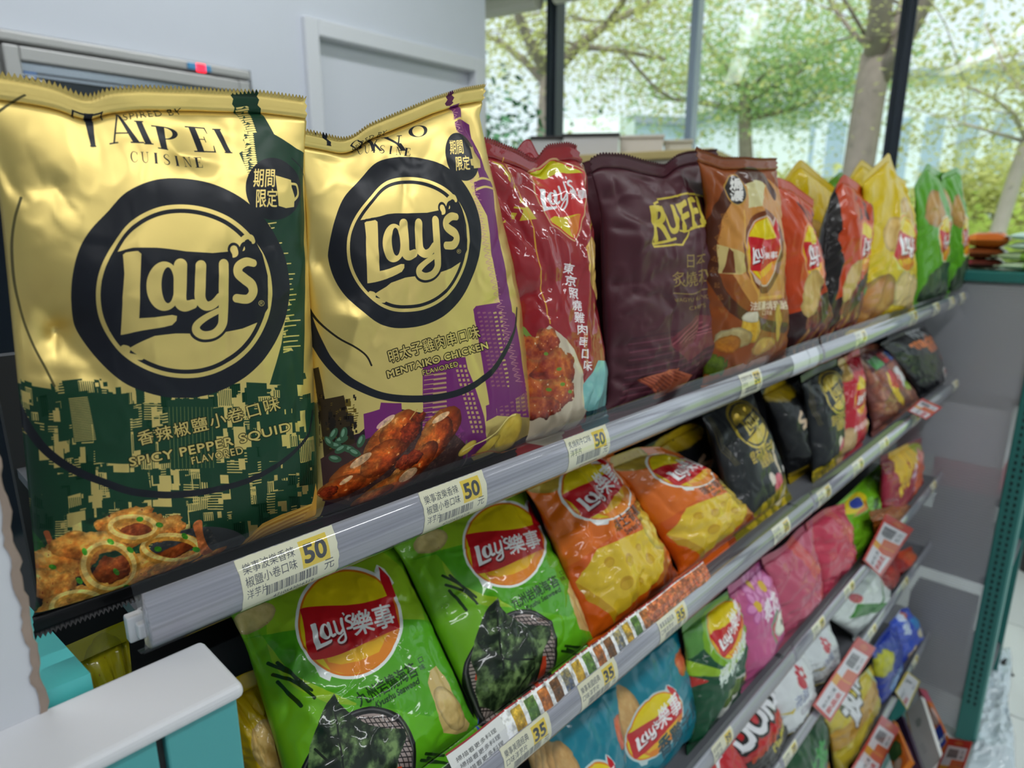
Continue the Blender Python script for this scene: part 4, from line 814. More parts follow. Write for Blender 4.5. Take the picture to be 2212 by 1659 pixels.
A.poly(c3([(1005, 1275), (1020, 1258), (1150, 1238), (1160, 1262), (1210, 1300), (1270, 1700), (1080, 1800), (1040, 1500)]), PUR)
for j in range(18):
    y = 1290 + j * 22
    for k in range(6): x = 1025 + k * 27 + j * 4; A.poly(c3([(x, y), (x + 16, y - 4), (x + 18, y + 5), (x + 2, y + 9)]), GOLD, 1, al=.8 if k > 2 else .3)
# the slim lattice tower up the right edge
A.poly(c3([(852, 165), (886, 150), (905, 215), (880, 232), (858, 232)]), (92, 26, 70))
A.poly(c3([(885, 235), (945, 220), (968, 300), (1000, 330), (1010, 400), (1045, 480), (1060, 560), (1100, 640), (1112, 760), (1150, 1000), (1190, 1240), (1215, 1500), (1250, 1700), (1185, 1700), (1150, 1300), (1100, 1000), (1070, 800), (1010, 690), (1000, 620), (1030, 600), (1000, 480), (960, 400), (920, 360), (915, 310), (905, 270)]), PUR)
for j in range(44):
    y = 240 + j * 32; x = 890 + j * 7.6 - (8 if j > 14 else 0); A.line(c3([(x, y), (x + 30, y + 12), (x + 8, y + 26), (x + 44, y + 30)]), 1.3, (206, 150, 150), .5, al=.8)
for y in (312, 620, 664): A.curve(c3([(915 + (y - 312) * .28, y), (955 + (y - 312) * .3, y - 14), (1000 + (y - 312) * .34, y - 4)]), 4, GOLD, 1)
t = np.linspace(0, 2 * np.pi, 90, endpoint=False)
TK = lambda P: (lambda z: np.stack([661 / 2.37 + 600 + z[:, 0] * 381 / 2.37 + z[:, 1] * 12, 934 / 2.37 + 130 + z[:, 1] * 436 / 2.37 - z[:, 0] * 22], 1))(np.asarray(P, float).reshape(-1, 2))
gold_logo(A, TK, 172, GOLD, INK)
A.textc('®', 992, 547, 13, GOLD, metal=1)
for ch, q in (('T', [(236, 436), (305, 432), (260, 366), (176, 372)]), ('O', [(395, 440), (470, 452), (450, 400), (370, 398)]), ('K', [(500, 470), (560, 470), (540, 410), (480, 415)]), ('Y', [(610, 468), (690, 462), (640, 386), (545, 404)]), ('O', [(672, 402), (770, 384), (755, 326), (655, 346)])):
    serif_letter(A, ch, *c3(q), INK)
for k, ch in enumerate('CUISINE'):
    x = 428 + k * 38; y = 472 + k * 3; w = 16 if ch == 'I' else 30
    if ch == 'I': x += 6
    serif_letter(A, ch, *c3([(x, y), (x + w, y + 1), (x + w, y - 38), (x, y - 40)]), INK)
A.text('SPIRED BY', *c3([(400, 455)])[0], 15, (60, 52, 30), rot=-22, fit=78, sp=1.2)
A.ell(*c3([(938, 496)])[0], 36, 53, INK, rot=-18)
for s_, x, y in (('期間', 874, 478), ('限定', 906, 560)): A.text(s_, *c3([(x, y)])[0], 33, GOLD, rot=-4, metal=1, bold=.012, fit=31)
A.poly(c3([(985, 440), (1012, 438), (1016, 470), (1040, 510), (1038, 552), (1000, 556), (996, 500)]), GOLD, 1); A.poly(c3([(980, 508), (1004, 504), (1010, 545), (985, 540)]), GOLD, 1); A.ell(*c3([(998, 441)])[0], 5, 2, INK)
A.curve(c4([(100, -160), (165, 20), (250, 180), (320, 262), (400, 315), (520, 362), (650, 383), (760, 385), (870, 368), (960, 338), (1050, 284), (1120, 215), (1175, 120), (1212, 20), (1216, -80)]), [13, 13, 14, 14, 14, 13, 13, 13, 13, 13, 13, 12, 11, 8, 6], INK)
A.curve(c3([(130, 1130), (180, 1290), (300, 1420), (430, 1500), (470, 1560)]), 3, (30, 26, 20))
A.text('明太子雞肉串口味', *c4([(568, 192)])[0], 30, GOLD, rot=-15.5, fit=206, out=(.05, (26, 22, 20)), bold=.015, metal=1, sp=1.1)
A.text('MENTAIKO CHICKEN', *c4([(562, 272)])[0], 21, GOLD, rot=-16, fit=228, out=(.07, (26, 22, 20)), bold=.035, metal=1, sp=1.05)
A.text('FLAVORED', *c4([(746, 264)])[0], 15, GOLD, rot=-15.5, fit=78, out=(.07, (26, 22, 20)), bold=.02, metal=1, sp=1.1)
A.poly(c4([(205, 700), (300, 640), (480, 580), (900, 560), (960, 620), (890, 780), (700, 870), (430, 930), (220, 910)]), (66, 44, 42)); A.curve(c4([(960, 600), (955, 700), (880, 790), (720, 865)]), 5, (112, 92, 92))
for x, y, r_ in ((285, 560, -60), (330, 590, -20), (300, 620, 10), (340, 560, -80), (370, 640, 20), (430, 600, -70), (400, 660, 30), (300, 690, 10), (330, 640, -30), (260, 600, 40)):
    A.ell(*c4([(x, y)])[0], 15, 8, (58, 92, 66), rot=r_); A.ell(*c4([(x - 4, y - 5)])[0], 9, 3.5, (112, 150, 122), rot=r_)
CHK = ((86, 24, 8), (170, 62, 16), (214, 104, 34), (240, 168, 92))
for x, y, rx, ry, r_, sd in ((600, 590, 140, 95, -42, 1), (640, 540, 100, 80, -30, 2), (440, 760, 130, 80, -24, 3), (340, 830, 90, 52, -14, 4), (540, 690, 100, 70, -40, 5), (840, 540, 120, 90, -34, 6), (800, 610, 130, 85, -52, 7), (690, 730, 140, 75, -36, 8), (560, 830, 140, 66, -16, 9), (470, 880, 90, 42, -10, 10)):
    A.blob(*c4([(x, y)])[0], rx / 2.37, ry / 2.37, CHK, sd + 40, r_, rough=.13, cell=4, shade=.6, edge=.5, spots=(.8, (238, 150, 84)))
for x, y, rx, ry, sd in ((690, 555, 50, 45, 1), (690, 690, 62, 36, 2), (640, 700, 40, 26, 3), (260, 860, 30, 26, 4), (745, 480, 26, 20, 5)): A.blob(*c4([(x, y)])[0], rx / 2.37, ry / 2.37, ((50, 14, 8), (140, 44, 18), (186, 80, 34)), sd + 60, -30, rough=.35)
for x, y, rx, ry in ((560, 500, 60, 16), (430, 700, 66, 18), (840, 480, 50, 14), (660, 770, 60, 20), (350, 800, 40, 10)): A.ell(*c4([(x, y)])[0], rx / 2.37, ry / 2.37, (250, 214, 170), rot=-35, al=.75)
A.line(c4([(725, 440), (690, 490)]), 2, (206, 160, 90))
CH3 = ((196, 160, 52), (222, 190, 76), (236, 212, 110))
A.blob(*c4([(1190, 560)])[0], 46, 41, CH3, 80, -28, rough=.06, cell=3, shade=.3); A.blob(*c4([(1075, 620)])[0], 34, 13, CH3, 81, -24, rough=.08, cell=3); A.blob(*c4([(965, 635)])[0], 24, 13, CH3, 82, -20, rough=.06, cell=3)
A.curve(c4([(940, 650), (1040, 600), (1110, 560), (1180, 480), (1220, 462)]), 3, (246, 226, 140)); A.curve(c4([(990, 672), (1080, 650), (1170, 662), (1260, 620), (1300, 590)]), 3.5, (200, 120, 60))
A.mottle(c4([(260, 870), (380, 700), (560, 480), (720, 470), (860, 440), (960, 560), (900, 640), (620, 880), (430, 930)]), .35, 34, 6)
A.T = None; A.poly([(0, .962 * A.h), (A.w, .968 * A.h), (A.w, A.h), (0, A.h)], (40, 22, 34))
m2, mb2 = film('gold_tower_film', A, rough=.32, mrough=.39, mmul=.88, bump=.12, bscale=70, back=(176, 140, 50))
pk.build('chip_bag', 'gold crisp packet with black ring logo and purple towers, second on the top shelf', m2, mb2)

# --- red pack
def redart(pk, w=620):
    A = pk.art(w, (150, 10, 24)); c = cr(1000, 130, 2.37)
    c5 = cr(600, 130, 2.37); RG = (196, 172, 40)
    A.poly(c5([(990, 560), (1090, 520), (1150, 540), (1210, 620), (1225, 700), (1190, 800), (1130, 830), (990, 800)]), RG); A.text('仙', *c5([(1085, 690)])[0], 70, (150, 20, 30), rot=8, bold=.03); A.text('市', *c5([(1120, 810)])[0], 60, (150, 20, 30), rot=12, bold=.03)
    A.curve(c5([(1150, 500), (1230, 660), (1300, 830), (1345, 1000), (1372, 1180), (1384, 1340)]), 2.6, (214, 160, 40))
    P = c5([(1310, 555), (1330, 530), (1440, 520), (1555, 575), (1556, 800), (1545, 860), (1518, 915), (1420, 850), (1400, 848), (1345, 740), (1318, 640)]); A.poly(P, (196, 26, 30)); A.line(P, 3, (206, 160, 110), closed=True)
    A.poly(c5([(1318, 560), (1340, 540), (1440, 530), (1545, 580), (1480, 588), (1330, 575)]), (208, 200, 20)); A.poly(c5([(1400, 820), (1420, 795), (1470, 785), (1545, 795), (1535, 850), (1515, 900), (1425, 842)]), (214, 190, 20)); A.poly(c5([(1480, 800), (1545, 795), (1535, 860), (1515, 902), (1490, 860)]), (214, 120, 30))
    f = aff(1428 / 2.37 + 598, 690 / 2.37 + 130, 56, 72, -14); word(A, f, 48, (236, 236, 236)); A.text('樂事', 1232, 432, 24, (232, 226, 226), rot=-6, fit=26, bold=.02)
    for k, ch in enumerate('東京照燒雞肉串口味'): A.text(ch, 1222 + k * 4.8, 590 + k * 26, 25, (240, 236, 236), fit=19, bold=.02)
    for k, ch in enumerate('照り焼き'): A.text(ch, 1258 + k * 2, 730 + k * 19, 15, (206, 120, 40), fit=12)
    A.poly(c5([(1240, 1470), (1380, 1350), (1440, 1400), (1510, 1480), (1590, 1690), (1600, 1760), (1400, 1980), (1180, 1950)]), (206, 190, 164)); A.poly(c5([(1640, 1540), (1680, 1540), (1700, 1900), (1560, 1780), (1575, 1660)]), (128, 190, 186)); A.poly(c5([(1580, 1800), (1700, 1760), (1700, 2000), (1500, 2000)]), (40, 84, 90))
    A.poly(c5([(1225, 1340), (1260, 1380), (1300, 1430), (1280, 1440), (1225, 1390)]), (120, 150, 60))
    for x, y, rx, ry, r_, sd in ((1330, 1500, 90, 90, -20, 1), (1380, 1430, 50, 60, 10, 2), (1300, 1620, 120, 70, 10, 3), (1430, 1600, 90, 110, 30, 4), (1350, 1700, 130, 60, 5, 5), (1460, 1700, 90, 70, 0, 6), (1340, 1790, 110, 50, 5, 7)):
        A.blob(*c5([(x, y)])[0], rx / 2.37, ry / 2.37, ((70, 16, 8), (150, 44, 16), (206, 104, 34), (240, 170, 80)), sd + 90, r_, rough=.3, cell=6, spots=(.8, (250, 214, 170)))
    for x, y in ((1370, 1500), (1460, 1660), (1400, 1690), (1440, 1580), (1500, 1700)): A.ell(*c5([(x, y)])[0], 5, 4, (110, 150, 40))
    RD = ((170, 120, 50), (214, 160, 70), (240, 206, 120)); A.poly(c5([(1560, 960), (1585, 905), (1620, 930), (1660, 1200), (1640, 1230), (1600, 1160), (1575, 1080)]), (226, 180, 90))
    for j in range(7): A.line(c5([(1568 + j * 12, 950 + abs(j - 2) * 8), (1590 + j * 11, 1120 + j * 18)]), 2.5, (170, 110, 40))
    for x, y in ((1590, 830), (1602, 790), (1580, 860)): A.ell(*c5([(x, y)])[0], 4, 8, (220, 170, 60))
    return A
pk = Pack([(1030, 298), (1054, 302), (1081, 312), (1119, 324), (1150, 341), (1163, 344), (1184, 312), (1225, 308), (1243, 316)], [(1118, 964), (1318, 868)], xt=-.056, xb=-.036, D=.055, nu=90, nv=100, seed=21, wr=.75, teeth=True, folds=[(1235, 330, 1262, 800, .009, .007), (1163, 345, 1120, 420, .008, -.008), (1060, 330, 1240, 420, .006, .005), (1080, 420, 1215, 660, .008, -.004), (1180, 520, 1215, 660, .006, .004), (1060, 640, 1230, 600, .012, -.008)], right=[(0, 0), (.5, .002), (.9, .012), (1, 0)])
m3, mb3 = film('red_film', redart(pk), rough=.3, coat=1.0, bump=.3, bscale=60, back=(140, 14, 26))
pk.build('chip_bag', 'glossy red crisp packet with skewer picture beside the gold packet with purple towers', m3, mb3)
pk = Pack([(1095, 345), (1132, 302), (1146, 299), (1168, 338), (1215, 352), (1250, 345)], [(1150, 860), (1300, 800)], xt=-.125, xb=-.115, D=.05, seed=22, wr=1.0)
A = pk.art(128, (168, 24, 38)); mr2, mbr2 = film('red_film_plain', A, rough=.3, coat=1.0, bump=.3, back=(140, 14, 26))
pk.build('chip_bag', 'glossy red crisp packet peeping out behind the front red one', mr2, mbr2)

# --- maroon ridged-crisp pack
c6 = cr(1200, 250, 3.318)
pk = Pack([(1280, 342), (1298, 330), (1345, 333), (1393, 349), (1423, 355), (1434, 357), (1456, 336), (1486, 327), (1513, 325), (1552, 322)], [(1302, 897), (1562, 838)], xt=-.054, xb=-.040, D=.055, nu=110, nv=110, seed=31, wr=1.25, teeth=True, folds=[(1325, 360, 1300, 430, .008, .008), (1300, 430, 1275, 460, .010, -.006), (1434, 362, 1440, 420, .008, -.008), (1455, 350, 1510, 620, .007, .006), (1490, 420, 1500, 520, .006, -.006), (1280, 500, 1380, 640, .012, .008), (1510, 340, 1535, 420, .008, .008), (1300, 620, 1390, 610, .010, -.006)], pinch=.05)
A = pk.art(640, (76, 33, 43)); YG = (206, 184, 62)
for j in range(22): A.line([(1290, 720 + j * 8 + (j * 7 % 5)), (1600, 650 + j * 8 + (j * 11 % 6))], 2.4, (104, 52, 66) if j % 2 else (66, 28, 40))
P = c6([(672, 640), (745, 600), (850, 560), (1000, 570), (1110, 600), (1130, 780), (1040, 800), (960, 800), (900, 920), (850, 925), (700, 945), (690, 900), (712, 780)]); A.poly(P, (72, 34, 36)); A.line(P, 3, YG, closed=True)
A.text('R', *c6([(706, 905)])[0], 110, YG, rot=-8, bold=.016, fit=36, shear=-.1)
A.text('UFFLES', *c6([(812, 850)])[0], 88, YG, rot=-12, bold=.02, fit=132, bend=4)
A.line(c6([(705, 925), (860, 880)]), 4, YG); A.line(c6([(890, 815), (1060, 790)]), 3, YG)
GT = (150, 126, 60)
A.text('日本', *c6([(928, 1075)])[0], 34, GT, rot=-3, fit=44); A.text('炙燒和牛', *c6([(840, 1222)])[0], 36, GT, rot=-6, fit=106); A.line(c6([(838, 1272), (1130, 1235)]), 1.4, GT)
A.text('WAGYU FLAVORED', *c6([(845, 1338)])[0], 12, GT, rot=-6, fit=100); A.text('CHIPS', *c6([(955, 1388)])[0], 12, GT, rot=-6, fit=38)
A.poly(c6([(820, 1640), (870, 1560), (960, 1480), (1010, 1430), (1150, 1440), (1150, 1620), (1040, 1690), (940, 1760)]), (110, 44, 54))
for j in range(10): A.curve(c6([(830 + j * 18, 1650 - j * 6), (900 + j * 18, 1560), (1010 + j * 16, 1450 + j * 10)]), 2, (150, 80, 88) if j % 2 else (84, 28, 40))
for P, k in (([(1378, 822), (1440, 800), (1465, 795), (1450, 820), (1425, 858), (1412, 845)], 0), ([(1410, 850), (1430, 820), (1462, 800), (1492, 810), (1470, 830), (1445, 852), (1420, 862)], 1)): A.poly(P, (196, 104, 70))
for j in range(9): A.line([(1382 + j * 9, 822 - j * 2.4), (1418 + j * 7, 852 - j * 5)], 2, (150, 66, 50))
m4, mb4 = film('maroon_film', A, rough=.42, bump=.15, bscale=60, back=(60, 26, 34), spec=.35)
pk.build('chip_bag', 'matt maroon crisp packet with yellow lettering and a dipped top seal', m4, mb4)

pk = Pack([(1250, 356), (1276, 345), (1330, 352), (1400, 362)], [(1280, 860), (1420, 800)], xt=-.115, xb=-.105, D=.04, seed=32, wr=1.0)
A = pk.art(128, (74, 32, 42)); mq, mbq = film('maroon_film_plain', A, rough=.45, bump=.2, back=(50, 22, 30))
pk.build('chip_bag', 'maroon crisp packet in the second row, showing as a dark strip beside the red packet', mq, mbq)

# --- brown cheese pack with oval medallion
pk = Pack([(1508, 318), (1531, 327), (1562, 340), (1601, 340), (1640, 343), (1681, 342)], [(1518, 824), (1698, 778)], xt=-.026, xb=-.026, D=.055, nu=90, nv=100, seed=41, wr=.8, teeth=True, left=[(0, 0), (.25, -.004), (.5, -.006), (.8, .012), (1, 0)], folds=[(1600, 350, 1590, 800, .010, .008), (1512, 322, 1580, 420, .006, -.006), (1660, 360, 1690, 460, .008, .006), (1640, 460, 1690, 560, .006, .005)], pinch=.03)
A = pk.art(560, (138, 66, 18))
A.poly(c6([(1200, 640), (1360, 440), (1520, 450), (1640, 640), (1640, 1300), (1400, 1350), (1250, 1100), (1170, 900)]), (196, 134, 62)); A.poly(c6([(1360, 470), (1460, 450), (1500, 500), (1480, 640), (1380, 660)]), (206, 196, 142)); A.poly(c6([(1160, 920), (1350, 980), (1400, 1100), (1330, 1140), (1160, 1130)]), (202, 178, 112))
A.poly(c6([(1200, 1130), (1250, 950), (1280, 980), (1300, 1130)]), (110, 52, 20))
A.curve(c6([(1560, 560), (1480, 440), (1380, 420), (1290, 500), (1180, 660), (1120, 860), (1110, 1040), (1180, 1260), (1300, 1400), (1500, 1500), (1640, 1520)]), 16, (78, 36, 16))
for k in range(9): a = c6([(1190 - 70 * math.sin(k * .36), 700 + k * 84 + k * 1.5 * (k > 5) * 3)])[0]; A.text('起', a[0], a[1], 13, (150, 96, 40), rot=70 - k * 12)
A.ell(*c6([(1288, 530)])[0], 22, 34, (186, 140, 60), rot=-12); A.ell(*c6([(1288, 530)])[0], 19, 31, (44, 36, 34), rot=-12); A.text('焗', *c6([(1250, 520)])[0], 25, (230, 226, 220), fit=24, bold=.03); A.text('濃', *c6([(1255, 600)])[0], 24, (230, 226, 220), fit=24, bold=.03)
A.ell(*c6([(1490, 970)])[0], 40, 92, (120, 60, 24)); sun_logo(A, *c6([(1492, 965)])[0], 32, 74, rot=-6, out=(206, 180, 160)); A.line(c6([(1352, 680), (1370, 900), (1400, 1180), (1440, 1310), (1620, 1290)]), 4, (214, 160, 70))
A.text('法國濃焗乳酪', *c6([(1390, 1390)])[0], 20, (226, 206, 180), rot=-2, fit=78, bold=.02); A.text('口味', *c6([(1490, 1430)])[0], 13, (226, 206, 180), fit=20)
for x, y, rx, ry, sd, cl in ((1400, 1520, 70, 70, 1, ((170, 120, 20), (206, 160, 40), (226, 190, 80))), (1400, 1440, 66, 24, 2, ((190, 180, 150), (222, 214, 190))), (1600, 1480, 40, 95, 3, ((176, 140, 40), (214, 180, 80))), (1300, 1600, 100, 50, 4, ((150, 120, 60), (206, 190, 140))), (1480, 1650, 120, 40, 5, ((160, 110, 40), (210, 170, 90))), (1270, 1640, 60, 40, 6, ((150, 80, 20), (210, 140, 30)))): A.blob(*c6([(x, y)])[0], rx / 3.318, ry / 3.318, cl, sd + 200, 0, rough=.15)
A.blob(1545, 792, 18, 14, ((60, 80, 10), (110, 130, 30)), 5, rough=.4)
m5, mb5 = film('brown_film', A, rough=.32, coat=.22, spec=.12, bump=.3, bscale=60, back=(110, 52, 20))
pk.build('chip_bag', 'glossy brown crisp packet with dark oval medallion and cheese picture on the top shelf', m5, mb5)

# --- orange pack design with flames and a crisp, used twice
def flame(pk, dark, lg, w=420):
    A = pk.art(w, (186, 62, 14)); W, H = A.w, A.h; A.T = None; A.sc = 1
    if dark: A.poly([(0, 0), (.13 * W, 0), (.16 * W, .2 * H), (.10 * W, .35 * H), (.2 * W, .5 * H), (.05 * W, H), (0, H)], (24, 18, 18))
    for k in range(5): x = (.45 + k * .11) * W; A.curve([(x, .08 * H), (x + .06 * W, .2 * H), (x - .02 * W, .35 * H), (x + .03 * W, .5 * H), (x - .04 * W, .62 * H)], [3, .04 * W, .02 * W, .035 * W, 3], (70, 32, 40))
    A.poly([(0, .74 * H), (.3 * W, .7 * H), (.6 * W, .62 * H), (W, .5 * H), (W, H), (0, H)], (52, 24, 26))
    rg = random.Random(3)
    for k in range(26): A.blob(rg.uniform(.2, 1) * W, rg.uniform(.7, .98) * H, .11 * W, .045 * H, ((46, 14, 16), (96, 34, 36), (140, 60, 50), (190, 110, 80)), k + 300, -50, rough=.25)
    for k in range(5): A.line([((.2 + k * .17) * W, .97 * H), ((.28 + k * .17) * W, .84 * H)], .045 * W, (176, 120, 60))
    A.ell(lg * W, .40 * H, .25 * W, .19 * H, (196, 74, 30)); sun_logo(A, lg * W, .40 * H, .2 * W, .155 * H, rot=-8, cjk=False, out=(220, 150, 110))
    crisp(A, .38 * W, .62 * H, .2 * W, .09 * H, -40, 7, cols=((186, 150, 80), (222, 190, 116)))
    A.blob(.86 * W, .7 * H, .1 * W, .05 * H, ((60, 110, 60), (120, 170, 110)), 12, rough=.5)
    return A
pk = Pack([(1628, 372), (1690, 385), (1712, 393), (1756, 432)], [(1668, 782), (1790, 727)], xt=-.052, xb=-.036, D=.06, nu=60, nv=80, seed=51, wr=1.1, right=[(0, 0), (.4, -.012), (.62, -.03), (.8, -.022), (1, 0)], folds=[(1690, 400, 1745, 530, .007, .008), (1760, 600, 1785, 720, .006, .006)])
ma, mba = film('flame_film', flame(pk, False, .5), rough=.3, coat=.22, spec=.12, bump=.3, back=(40, 22, 20))
pk.build('chip_bag', 'orange and dark crisp packet half hidden behind the brown medallion packet', ma, mba)
pk = Pack([(1797, 424), (1812, 395), (1823, 376), (1846, 393), (1864, 408), (1889, 396)], [(1748, 738), (1850, 689)], xt=-.06, xb=-.036, D=.055, nu=60, nv=80, seed=52, wr=1.2, folds=[(1823, 380, 1870, 450, .008, .008), (1840, 470, 1855, 640, .010, .006)], left=[(0, 0), (.5, -.012), (.8, -.02), (1, 0)])
ma2, mba2 = film('flame_film_b', flame(pk, True, .64), rough=.3, coat=.22, spec=.12, bump=.3, back=(24, 20, 20))
pk.build('chip_bag', 'orange crisp packet with black left edge and peaked top, far along the top shelf', ma2, mba2)

# --- yellow potato pack design, used three times
def potato(pk, w=420):
    A = pk.art(w, (214, 184, 22)); W, H = A.w, A.h; A.T = None; A.sc = 1
    crisp(A, .62 * W, .34 * H, .15 * W, .12 * H, 0, 3); crisp(A, .3 * W, .44 * H, .13 * W, .10 * H, 0, 4)
    A.blob(.2 * W, .82 * H, .28 * W, .16 * H, ((140, 84, 36), (176, 116, 56), (200, 150, 90)), 5, rough=.06, cell=3); A.blob(.62 * W, .8 * H, .2 * W, .14 * H, ((206, 170, 100), (232, 208, 150)), 6, rough=.08, cell=3); A.blob(.82 * W, .84 * H, .12 * W, .16 * H, ((206, 170, 100), (232, 208, 150)), 8, rough=.08, cell=3)
    A.blob(.5 * W, .93 * H, .2 * W, .05 * H, ((200, 160, 10), (236, 206, 20)), 9, rough=.3)
    sun_logo(A, .6 * W, .5 * H, .26 * W, .17 * H, rot=-10, cjk=False, out=(220, 210, 120))
    return A
pk = Pack([(1866, 380), (1895, 352), (1917, 330), (1926, 346), (1940, 378), (1957, 392)], [(1826, 718), (1982, 630)], xt=-.056, xb=-.034, D=.055, nu=60, nv=80, seed=61, wr=1.2, folds=[(1918, 340, 1905, 640, .010, .010), (1940, 380, 1975, 600, .010, .008), (1960, 470, 1900, 620, .012, -.008)])
my, mby = film('yellow_film', potato(pk), rough=.3, coat=.25, spec=.12, bump=.3, back=(200, 170, 20))
pk.build('chip_bag', 'yellow crisp packet with tall pointed top, in front near the far shelf end', my, mby)
pk = Pack([(1690, 398), (1728, 342), (1775, 385), (1803, 406), (1836, 400)], [(1690, 600), (1840, 560)], xt=-.17, xb=-.16, D=.05, seed=62, wr=1.2, folds=[(1728, 345, 1735, 480, .012, .012)])
my2, mby2 = film('yellow_film_b', potato(pk), rough=.3, coat=.25, spec=.12, bump=.3, back=(200, 170, 20))
pk.build('chip_bag', 'yellow crisp packet in the back row between the two orange packets', my2, mby2)
pk = Pack([(1832, 392), (1861, 344), (1882, 362), (1915, 385)], [(1840, 600), (1930, 570)], xt=-.15, xb=-.14, D=.05, seed=63, wr=1.2)
pk.build('chip_bag', 'yellow crisp packet in the back row just left of the tall pointed yellow one', my2, mby2)

# --- green seaweed pack design
def seaweed(pk, w=760, g=None):
    A = pk.art(w, (114, 178, 28)); c = cr(900, 1059, 2.765)
    if g is not None: c = g
    A.ell(*c([(510, 330)])[0], 132, 138, (148, 188, 36)); A.poly(c([(-60, 420), (120, 380), (260, 560), (420, 640), (560, 700), (520, 900), (300, 1000), (200, 1500), (-60, 1500)]), (80, 162, 24)); A.poly(c([(420, 700), (700, 720), (900, 760), (960, 700), (1120, 820), (1120, 1000), (860, 1100), (700, 980)]), (98, 178, 26))
    crisp(A, *c([(90, 300)])[0], 34, 19, -10, 3, cols=((176, 160, 90), (206, 186, 120), (226, 208, 150)))
    A.poly(c([(905, 545), (935, 522), (985, 600), (1040, 720), (1088, 790), (1075, 825), (1030, 840), (970, 832), (945, 770), (920, 680), (898, 600)]), (206, 178, 112)); A.blob(*c([(1000, 720)])[0], 24, 44, ((190, 158, 90), (216, 186, 120), (230, 204, 146)), 4, -28, rough=.05, cell=5)
    for P in ([(165, 505), (260, 560), (350, 640)], [(205, 505), (290, 590), (355, 680)], [(185, 560), (280, 600), (340, 660)], [(205, 595), (250, 650), (300, 715)]): A.curve(c(P), 4.4, (22, 50, 14))
    for P in ([(880, 932), (975, 940)], [(860, 962), (960, 975)], [(890, 950), (985, 985)]): A.curve(c(P), 4, (24, 62, 14))
    t = np.linspace(0, 2 * np.pi, 60, endpoint=False); e = np.stack([560 + 262 * np.cos(t) - 60 * np.sin(t), 1065 + 335 * np.sin(t) - 30 * np.cos(t)], 1)
    keep = A.a.copy(); A.poly(c(e), (168, 150, 144))
    for k in range(26): x = 290 + k * 22; A.line(c([(x, 760), (x + 70, 1380)]), 1.6, (40, 34, 34)); y = 770 + k * 24; A.line(c([(300, y), (830, y - 40)]), 1.6, (40, 34, 34))
    P = A.map(c(e)); m, x0, y0 = A.cover(np.hstack([P, np.roll(P, -1, 0)])); M_ = np.zeros(A.a.shape[:2], np.float32); M_[y0:y0 + m.shape[0], x0:x0 + m.shape[1]] = m; A.a = keep * (1 - M_[..., None]) + A.a * M_[..., None]
    A.line(c(e), 9, (26, 26, 26), closed=True); A.line(c(e * .985 + np.array([6, 8])), 2.4, (90, 88, 88), closed=True)
    A.poly(c([(700, 1000), (770, 990), (760, 1100), (715, 1200)]), (206, 70, 40)); A.poly(c([(360, 1085), (480, 1150), (470, 1175), (350, 1130)]), (206, 70, 40))
    lf = c([(452, 655), (480, 700), (540, 752), (620, 795), (690, 812), (782, 818), (790, 860), (752, 960), (735, 1080), (700, 1180), (690, 1260), (630, 1330), (560, 1345), (450, 1320), (365, 1300), (352, 1200), (365, 1120), (340, 1000), (345, 900), (380, 790), (420, 700)])
    P = A.map(lf); m, x0, y0 = A.cover(np.hstack([P, np.roll(P, -1, 0)])); h_, w_ = m.shape
    N = vnoise(h_, w_, 16, 14, 77, 4); N2 = vnoise(h_, w_, 5, 4, 78, 2); t_ = np.clip((N - .5) * 2.6 + N2 * .7 - .05, 0, 1)[..., None]; col = (np.array([22, 36, 20]) * (1 - t_) + np.array([124, 152, 92]) * t_) / 255
    q = A.a[y0:y0 + h_, x0:x0 + w_]; q[..., :3] = q[..., :3] * (1 - m[..., None]) + col * m[..., None]
    for L in ([(450, 680), (480, 850), (520, 1060)], [(370, 910), (500, 1000), (700, 1010)], [(640, 1330), (600, 1200), (700, 1060)]): A.curve(c(L), 3, (20, 30, 18))
    lx, ly = c([(528, 322)])[0]; sun_logo(A, lx, ly, 85, 90, rot=-17)
    A.text('九州岩燒海苔', *c([(578, 712)])[0], 27, (24, 62, 14), rot=-29, fit=114, bold=.02); A.text('口', *c([(858, 510)])[0], 11, (24, 62, 14), rot=-29, bold=.02); A.text('味', *c([(864, 545)])[0], 11, (24, 62, 14), rot=-29, bold=.02)
    A.text('Kyushu Seaweed', *c([(655, 722)])[0], 15, (24, 62, 14), rot=-30, fit=86, bold=.03, shear=.2)
    A.poly(c([(330, 1380), (380, 1430), (390, 1480), (350, 1470)]), (60, 90, 190))
    return A
BX = -.024
pk = Pack([(815, 1128), (960, 1080), (1122, 1022)], [(1036, 1616), (1300, 1390)], xt=-.150, xb=BX, D=.06, nu=100, nv=110, seed=72, wr=.65, shelf=1, folds=[(1062, 1300, 1088, 1440, .005, .005), (1062, 1300, 1160, 1350, .005, .004), (1160, 1350, 1245, 1335, .005, .005), (1180, 1370, 1170, 1490, .006, .004), (1240, 1250, 1290, 1370, .008, .004), (900, 1200, 1000, 1330, .010, -.006)], pinch=.04, seal=(.012, .010))
mg, mbg = film('green_film', seaweed(pk), rough=.34, coat=.6, bump=.15, bscale=60, back=(60, 120, 16))
pk.build('chip_bag', 'green seaweed crisp packet leaning back on the second shelf, next to the orange packets', mg, mbg)
